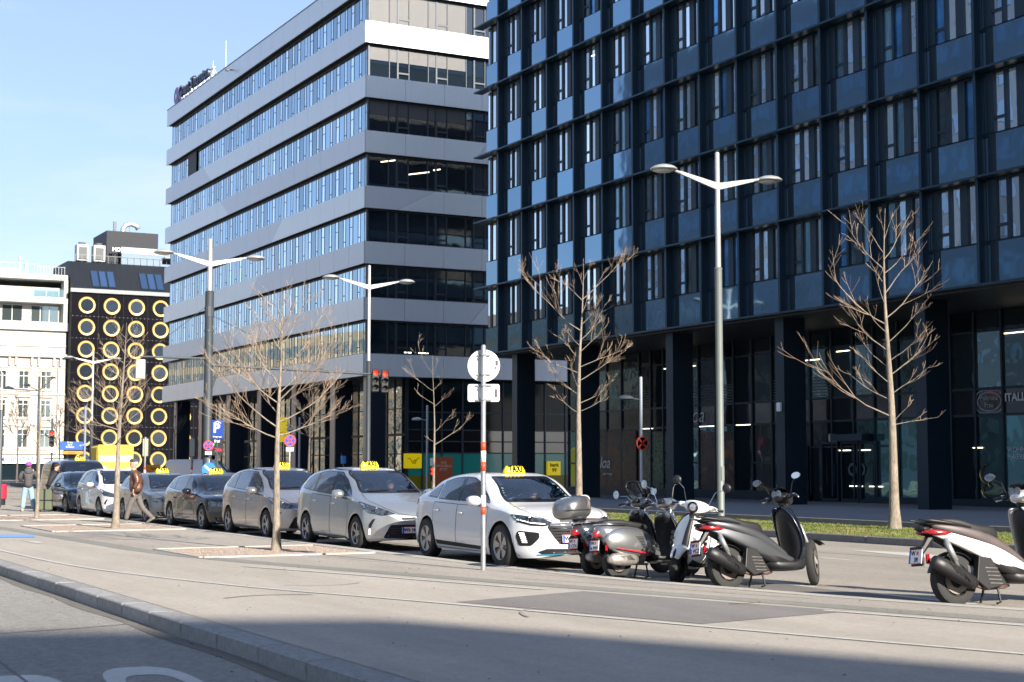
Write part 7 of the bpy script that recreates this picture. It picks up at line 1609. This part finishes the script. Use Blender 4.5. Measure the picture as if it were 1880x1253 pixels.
    q = MB(); q.tube([(-.95, 0, .72), (-1.08, 0, .56), (-1.12, 0, .48)], [.05, .03, .02], 8); q.box(-1.145, -1.13, -.10, .10, .42, .62); q.build('plate_bracket', M_sblk, t); plate_at(t, (-1.16, 0, .52), plate, .2)
    q = MB(); q.box(-1.11, -1.07, -.12, -.105, .44, .54); q.build('reflector', M_tl, t)
    q = MB(); q.tube([(-.22, -.10, .2), (-.24, -.16, .02), (-.30, -.17, .005)], .013, 6); q.tube([(-.22, .10, .2), (-.24, .16, .02), (-.30, .17, .005)], .013, 6); q.tube([(-.22, -.1, .18), (-.22, .1, .18)], .012, 6); q.build('stand', M_sblk, t)
    return t
bigwheel('matt grey large-wheeled scooter at the right of the cluster, front wheel pointing right', (-17.20, 13.16, -.07), math.atan2(.999, -.03), R(-8), PS_grey, M_sblk, plate=('W', '2 VCZ'), steer=R(42), sc_=1.07, upper=PS_grey)
bigwheel('pearl white and black scooter alone at the right edge of the frame', (-13.84, 14.12, -.07), math.atan2(.995, .087), R(-6), PS_pearl, M_sblk, plate=('W', '38'), headset=PS_pearl, sc_=1.13, upper=M_seatbr)
# ------------------------------------------------------------ people
def skin_mesh(name, joints, edges, m, par, sub=2, cap=None):
    me = bpy.data.meshes.new(name); me.from_pydata([j[0] for j in joints], edges, []); o = bpy.data.objects.new(name, me); col.objects.link(o)
    sk = o.modifiers.new('k', 'SKIN'); sk.use_smooth_shade = True; sk.branch_smoothing = .6
    for i, j in enumerate(joints):
        r = j[1]; me.skin_vertices[0].data[i].radius = (r, r) if not hasattr(r, '__len__') else r
    me.skin_vertices[0].data[0].use_root = True
    u = o.modifiers.new('u', 'SUBSURF'); u.levels = sub; u.render_levels = sub
    dg = bpy.context.evaluated_depsgraph_get(); dg.update(); m2 = bpy.data.meshes.new_from_object(o.evaluated_get(dg)); bpy.data.objects.remove(o)
    m2.materials.clear(); m2.materials.append(m); m2.polygons.foreach_set('use_smooth', [True]*len(m2.polygons)); o = bpy.data.objects.new(name, m2); col.objects.link(o); o.parent = par; return o
def head(par, c, rz, r=.105, hair=None, hat=None, pitch=0):
    """head with nose, brow, ears, eyes and mouth; faces local +x turned by rz; returns the mesh"""
    M_ = Matrix.Translation(c) @ Matrix.Rotation(rz, 4, 'Z') @ Matrix.Rotation(pitch, 4, 'Y')
    q = MB(); rings = []
    for (z, fx, bx, hy, y_) in ((-1.28, .38, .50, .42, 0), (-1.14, .70, .55, .50, 0), (-1.02, .84, .62, .58, 0), (-.84, .90, .72, .66, 0), (-.62, .88, .84, .73, 0), (-.36, .86, .94, .77, 0), (-.10, .84, 1.0, .79, 0), (.12, .87, 1.02, .79, 0), (.34, .88, 1.0, .78, 0), (.58, .80, .92, .70, 0), (.80, .60, .74, .56, 0), (.95, .34, .44, .34, 0), (1.02, .05, .05, .05, 0)):
        r_ = []
        for k in range(24):
            a = 2*math.pi*k/24; ca, sa = math.cos(a), math.sin(a); xx = (fx if ca > 0 else bx)*math.copysign(abs(ca)**.92, ca)
            if ca > .9 and -.55 < z < .0: xx += .16*(ca-.9)/.1*(1-abs(z+.3)/.35 if abs(z+.3) < .35 else 0)*1.3
            if ca > .75 and .05 < z < .2 : xx -= .05
            r_.append((xx*r, hy*sa*r, z*r))
        rings.append(r_)
    q.loft(rings); q.tube([(-.1*r, 0, -1.2*r), (-.18*r, 0, -2.0*r)], [.52*r, .6*r], 14)
    for s_ in (-1, 1): q.ell([((-.06*r, s_*.80*r, -.12*r), .05*r, .26*r, 2), ((.06*r, s_*.80*r, -.12*r), .06*r, .20*r, 2)], 8)
    h = q.build('head', M_skin, par, smooth=True); h.matrix_local = M_
    dk = flat((.03, .02, .018), .4)
    q = MB()
    for s_ in (-1, 1): q.lathe([(0, .02*r), (.11*r, 0)], (.86*r, s_*.32*r, .06*r), 'x', 10); q.tube([(.90*r, s_*.2*r, .24*r), (.86*r, s_*.46*r, .24*r)], .035*r, 5)
    q.build('eyes', dk, h); q = MB(); q.tube([(.90*r, -.22*r, -.66*r), (.93*r, 0, -.67*r), (.90*r, .22*r, -.66*r)], .04*r, 5); q.build('mouth', flat((.30, .10, .09), .5), h)
    if hair:
        q = MB(); q.ell([((-1.1*r, 0, .1*r), .3*r, .3*r, 2), ((-.95*r, 0, .12*r), .66*r, .66*r, 2), ((-.5*r, 0, .2*r), .86*r, .84*r, 2), ((0, 0, .36*r), .86*r, .74*r, 2), ((.42*r, 0, .56*r), .74*r, .5*r, 2), ((.72*r, 0, .66*r), .5*r, .26*r, 2)], 16); q.build('hair', hair, h, smooth=True)
    if hat == 'cap':
        mc = flat((.045, .04, .04), .8); q = MB(); q.lathe([(1.04*r, .38*r), (1.12*r, .52*r), (1.08*r, .78*r), (.8*r, 1.05*r), (0, 1.12*r)], (-.08*r, 0, 0), n=24); q.ell([((.7*r, 0, .48*r), .62*r, .07*r, 3), ((1.2*r, 0, .42*r), .5*r, .05*r, 2.4), ((1.4*r, 0, .37*r), .2*r, .03*r, 2)], 14); q.build('flat_cap', mc, h, smooth=True)
    if hat == 'beanie':
        mc = mat('purple_knit', (.22, .05, .30), .9, var=.2, vs=20); q = MB(); q.lathe([(1.0*r, .0), (1.1*r, .2*r), (1.1*r, .6*r), (.9*r, 1.05*r), (.45*r, 1.3*r), (0, 1.36*r)], (-.08*r, 0, 0), n=24); q.build('knit_hat', mc, h, smooth=True)
    return h
def hand(par, p, d, up_, s=1., m=None):
    """open, slightly curled hand: palm, four unequal fingers and a thumb leaving the side of the palm"""
    d = Vector(d).normalized(); u = Vector(up_); u = (u-d*u.dot(d)).normalized(); w_ = d.cross(u); p = Vector(p); q = MB(); S = s*.09
    q.loft([[tuple(p+d*a*S+w_*(math.cos(t)*b)*S+u*(math.sin(t)*c)*S) for t in [2*math.pi*k/10 for k in range(10)]] for a, b, c in ((-.25, .34, .24), (0, .40, .2), (.5, .48, .17), (.95, .46, .14), (1.02, .40, .10))])
    for k, (o_, L_) in enumerate(((-.36, .78), (-.12, .92), (.12, .86), (.34, .66))):
        a = p+(d*.95+w_*o_)*S; b = a+(d*.45*L_-u*.12)*S; c = b+(d*.28*L_-u*.25)*S; e = c+(d*.10*L_-u*.25)*S; q.tube([a, b, c, e], [.105*S, .098*S, .088*S, .06*S], 7)
    a = p+(d*.25-w_*.40)*S; q.tube([a, a+(d*.28-w_*.28)*S, a+(d*.6-w_*.34-u*.1)*S, a+(d*.8-w_*.30-u*.18)*S], [.15*S, .13*S, .11*S, .07*S], 7)
    return q.build('hand', m or M_skin, par, smooth=True)
M_leather = mat('brown_leather', (.095, .042, .026), .38, var=.35, vs=9, bump=.9, bs=7, spec=.7); M_trou = mat('grey_trousers', (.105, .095, .09), .85, var=.15, vs=10, bump=.6, bs=8)
M_jeans = mat('light_jeans', (.20, .33, .42), .85, var=.18, vs=10, bump=.6, bs=8); M_jack = mat('charcoal_jacket', (.06, .055, .058), .85, var=.15, vs=9, bump=.6, bs=8); M_blkc = mat('black_coat', (.015, .015, .018), .8, var=.2, vs=8, bump=.5, bs=8)
def shoe(par, heel, toe_dir, m, pitch=0., L_=.28):
    d = Vector((math.cos(toe_dir)*math.cos(pitch), math.sin(toe_dir)*math.cos(pitch), math.sin(pitch))); w_ = Vector((-math.sin(toe_dir), math.cos(toe_dir), 0)); u = d.cross(w_)
    if u.z < 0: u = -u
    h = Vector(heel); q = MB(); q.loft([[tuple(h+d*a*L_+w_*(math.cos(t)*b)+u*(c0+(math.sin(t)*c if math.sin(t) > 0 else math.sin(t)*.03))) for t in [2*math.pi*k/12 for k in range(12)]] for a, b, c, c0 in ((-.03, .025, .03, .045), (0, .038, .06, .04), (.25, .042, .07, .04), (.5, .045, .055, .035), (.8, .05, .035, .032), (.97, .035, .02, .03), (1.02, .01, .01, .03))]); return q.build('shoe', m, par, smooth=True)
# --- man in a brown leather jacket striding towards the right of the frame
# local frame: +x walking direction
wk = thing('person', 'man in flat cap and brown leather jacket striding past the grey taxi', 'person', (-42.55, 10.95, 0), math.atan2(-.93, -.36))
# torso+arms (jacket): one continuous surface
J = [((-.02, 0, .84), (.15, .20)), ((.0, 0, 1.02), (.155, .20)), ((.02, 0, 1.22), (.15, .21)), ((.03, 0, 1.40), (.12, .19)), ((.035, 0, 1.50), (.07, .075)),
     ((.02, .19, 1.43), .085), ((-.08, .25, 1.18), .07), ((.02, .24, .96), .055), ((.02, -.19, 1.43), .085), ((-.10, -.25, 1.20), .07), ((-.04, -.25, .96), .055)]
skin_mesh('jacket', J, [(0, 1), (1, 2), (2, 3), (3, 4), (3, 5), (5, 6), (6, 7), (3, 8), (8, 9), (9, 10)], M_leather, wk)
T = [((0, 0, .90), (.12, .15)), ((.03, .09, .76), .10), ((.16, .09, .47), .08), ((.24, .09, .11), .066), ((-.05, -.09, .76), .10), ((-.16, -.09, .45), .078), ((-.46, -.09, .16), .062)]
skin_mesh('trousers', T, [(0, 1), (1, 2), (2, 3), (0, 4), (4, 5), (5, 6)], M_trou, wk)
shoe(wk, (.18, .09, .0), 0, flat((.12, .11, .10), .6), R(4)); shoe(wk, (-.53, -.09, .13), 0, flat((.10, .09, .08), .6), R(-28))
hd_ = head(wk, (.07, 0, 1.665), 0, .108, hair=flat((.35, .33, .32), .9), hat='cap'); q = MB(); q.tube([(.02, -.07, 1.49), (.09, -.04, 1.50), (.11, 0, 1.50), (.09, .04, 1.50), (.02, .07, 1.49)], .02, 8); q.build('collar', flat((.55, .42, .30), .8), wk, smooth=True)
hand(wk, (.035, .24, .93), (.1, 0, -1), (1, 0, 0), .95); hand(wk, (-.035, -.25, .93), (.1, 0, -1), (1, 0, 0), .95)
# --- person with a purple knit hat, seen from behind
pa = thing('person', 'person in purple knit hat, charcoal hooded jacket and light jeans, seen from behind', 'person', (-56.6, 10.75, 0), R(170))
J = [((-.01, 0, .80), (.16, .21)), ((.0, 0, 1.0), (.165, .215)), ((.01, 0, 1.22), (.165, .235)), ((.01, 0, 1.39), (.13, .20)), ((.02, 0, 1.47), (.08, .09)),
     ((.0, .20, 1.40), .09), ((.04, .29, 1.17), .078), ((.20, .22, 1.06), .06), ((.0, -.20, 1.40), .09), ((.06, -.28, 1.20), .078), ((.24, -.18, 1.36), .06)]
skin_mesh('jacket', J, [(0, 1), (1, 2), (2, 3), (3, 4), (3, 5), (5, 6), (6, 7), (3, 8), (8, 9), (9, 10)], M_jack, pa)
q = MB(); q.ell([((-.15, 0, 1.38), .05, .05, 2.4), ((-.13, 0, 1.40), .13, .09, 2.4), ((-.06, 0, 1.44), .15, .09, 2.4), ((.02, 0, 1.46), .12, .06, 2.4)], 14); q.build('hood', M_jack, pa, smooth=True)
T = [((0, 0, .92), (.10, .13)), ((.0, .10, .76), .105), ((.02, .14, .46), .095), ((-.02, .17, .09), .082), ((0, -.10, .76), .105), ((.0, -.15, .46), .095), ((.0, -.21, .09), .082)]
skin_mesh('trousers', T, [(0, 1), (1, 2), (2, 3), (0, 4), (4, 5), (5, 6)], M_jeans, pa)
shoe(pa, (-.08, .17, .0), R(12), flat((.45, .36, .28), .6)); shoe(pa, (-.06, -.21, .0), R(-15), flat((.45, .36, .28), .6)); head(pa, (.02, 0, 1.60), 0, .105, hair=flat((.05, .03, .02), .9), hat='beanie')
hand(pa, (.22, .21, 1.05), (1, -.3, 0), (0, 0, 1)); hand(pa, (.26, -.16, 1.38), (.4, .3, .8), (-1, 0, .4))
# --- driver in black beside the van door, handling luggage
pb = thing('person', 'person in a black coat leaning at the open door of the black van', 'person', (-57.6, 11.75, 0), R(120))
J = [((-.02, 0, .78), (.15, .19)), ((.02, 0, 1.0), (.15, .19)), ((.08, 0, 1.2), (.145, .21)), ((.15, 0, 1.36), (.115, .18)), ((.19, 0, 1.43), (.065, .07)),
     ((.14, .18, 1.36), .08), ((.28, .22, 1.16), .066), ((.44, .16, 1.10), .05), ((.14, -.18, 1.36), .08), ((.26, -.24, 1.14), .066), ((.40, -.20, .98), .05)]
skin_mesh('coat', J, [(0, 1), (1, 2), (2, 3), (3, 4), (3, 5), (5, 6), (6, 7), (3, 8), (8, 9), (9, 10)], M_blkc, pb)
T = [((0, 0, .90), (.13, .16)), ((.0, .10, .82), .10), ((.06, .11, .46), .08), ((.0, .12, .09), .062), ((0, -.10, .82), .10), ((.04, -.12, .46), .08), ((-.05, -.13, .09), .062)]
skin_mesh('trousers', T, [(0, 1), (1, 2), (2, 3), (0, 4), (4, 5), (5, 6)], M_blkc, pb)
shoe(pb, (-.05, .12, 0), 0, M_sblk); shoe(pb, (-.1, -.13, 0), 0, M_sblk); head(pb, (.24, 0, 1.58), 0, .103, hair=flat((.02, .015, .012), .9), pitch=R(12)); hand(pb, (.46, .155, 1.09), (1, -.2, -.2), (0, 0, 1)); hand(pb, (.42, -.2, .96), (.8, 0, -.6), (0, 0, 1))
# --- luggage
sc = thing('suitcase', 'olive green upright suitcase with black straps beside the black van', 'suitcase', (-55.6, 11.15, 0), R(-25)); q = MB(); q.rbox(-.13, .13, -.24, .24, .05, .78, .04); q.build('shell', mat('olive', (.085, .10, .06), .6, var=.1), sc)
q = MB(); q.box(-.135, .135, -.03, .03, .045, .785); q.box(-.135, .135, -.245, .245, .38, .42); q.build('strap', M_sblk, sc); q = MB(); q.tube([(0, -.09, .78), (0, -.09, 1.0), (0, .09, 1.0), (0, .09, .78)], .01, 6); q.build('handle', M_sblk, sc)
for x in (-.1, .1):
    for y in (-.19, .19): q = MB(); q.lathe([(.028, -.012), (.028, .012)], (x, y, .028), 'y', 12); q.build('wheel', M_sblk, sc)
# --- people inside the taxis
def occupant(label, car, x, y, zb, coat, hair, group=None, dz=0):
    mw_ = Matrix.Translation(car.location) @ car.rotation_euler.to_matrix().to_4x4() @ Matrix.Diagonal((*car.scale, 1))
    p = mw_ @ Vector((x, y, zb)); t = thing('person', label, 'person', p, car.rotation_euler.z, group)
    J = [((0, 0, .02), (.13, .17)), ((-.03, 0, .2), (.13, .18)), ((-.05, 0, .38), (.12, .19)), ((-.05, 0, .48), (.10, .16)), ((-.04, 0, .56), (.055, .06)), ((-.04, .18, .46), .075), ((.08, .24, .26), .06), ((.30, .16, .34), .045), ((-.04, -.18, .46), .075), ((.08, -.24, .26), .06), ((.30, -.16, .34), .045)]
    skin_mesh('coat', J, [(0, 1), (1, 2), (2, 3), (3, 4), (3, 5), (5, 6), (6, 7), (3, 8), (8, 9), (9, 10)], coat, t)
    head(t, (0, 0, .70), R(-12), .105, hair=hair); hand(t, (.31, .16, .35), (1, -.3, .3), (0, 0, 1)); hand(t, (.31, -.16, .35), (1, .3, .3), (0, 0, 1)); return t
occupant('driver in dark clothes behind the windscreen of the white taxi', car1, .24, .36, .53, M_blkc, flat((.02, .02, .02), .9))
occupant('driver behind the wheel of the bright silver taxi', car2, .30, .36, .58, M_blkc, flat((.02, .02, .02), .9))
occupant('front passenger of the bright silver taxi in pale clothing', car2, .30, -.36, .56, flat((.3, .35, .33), .8), flat((.12, .07, .04), .9))
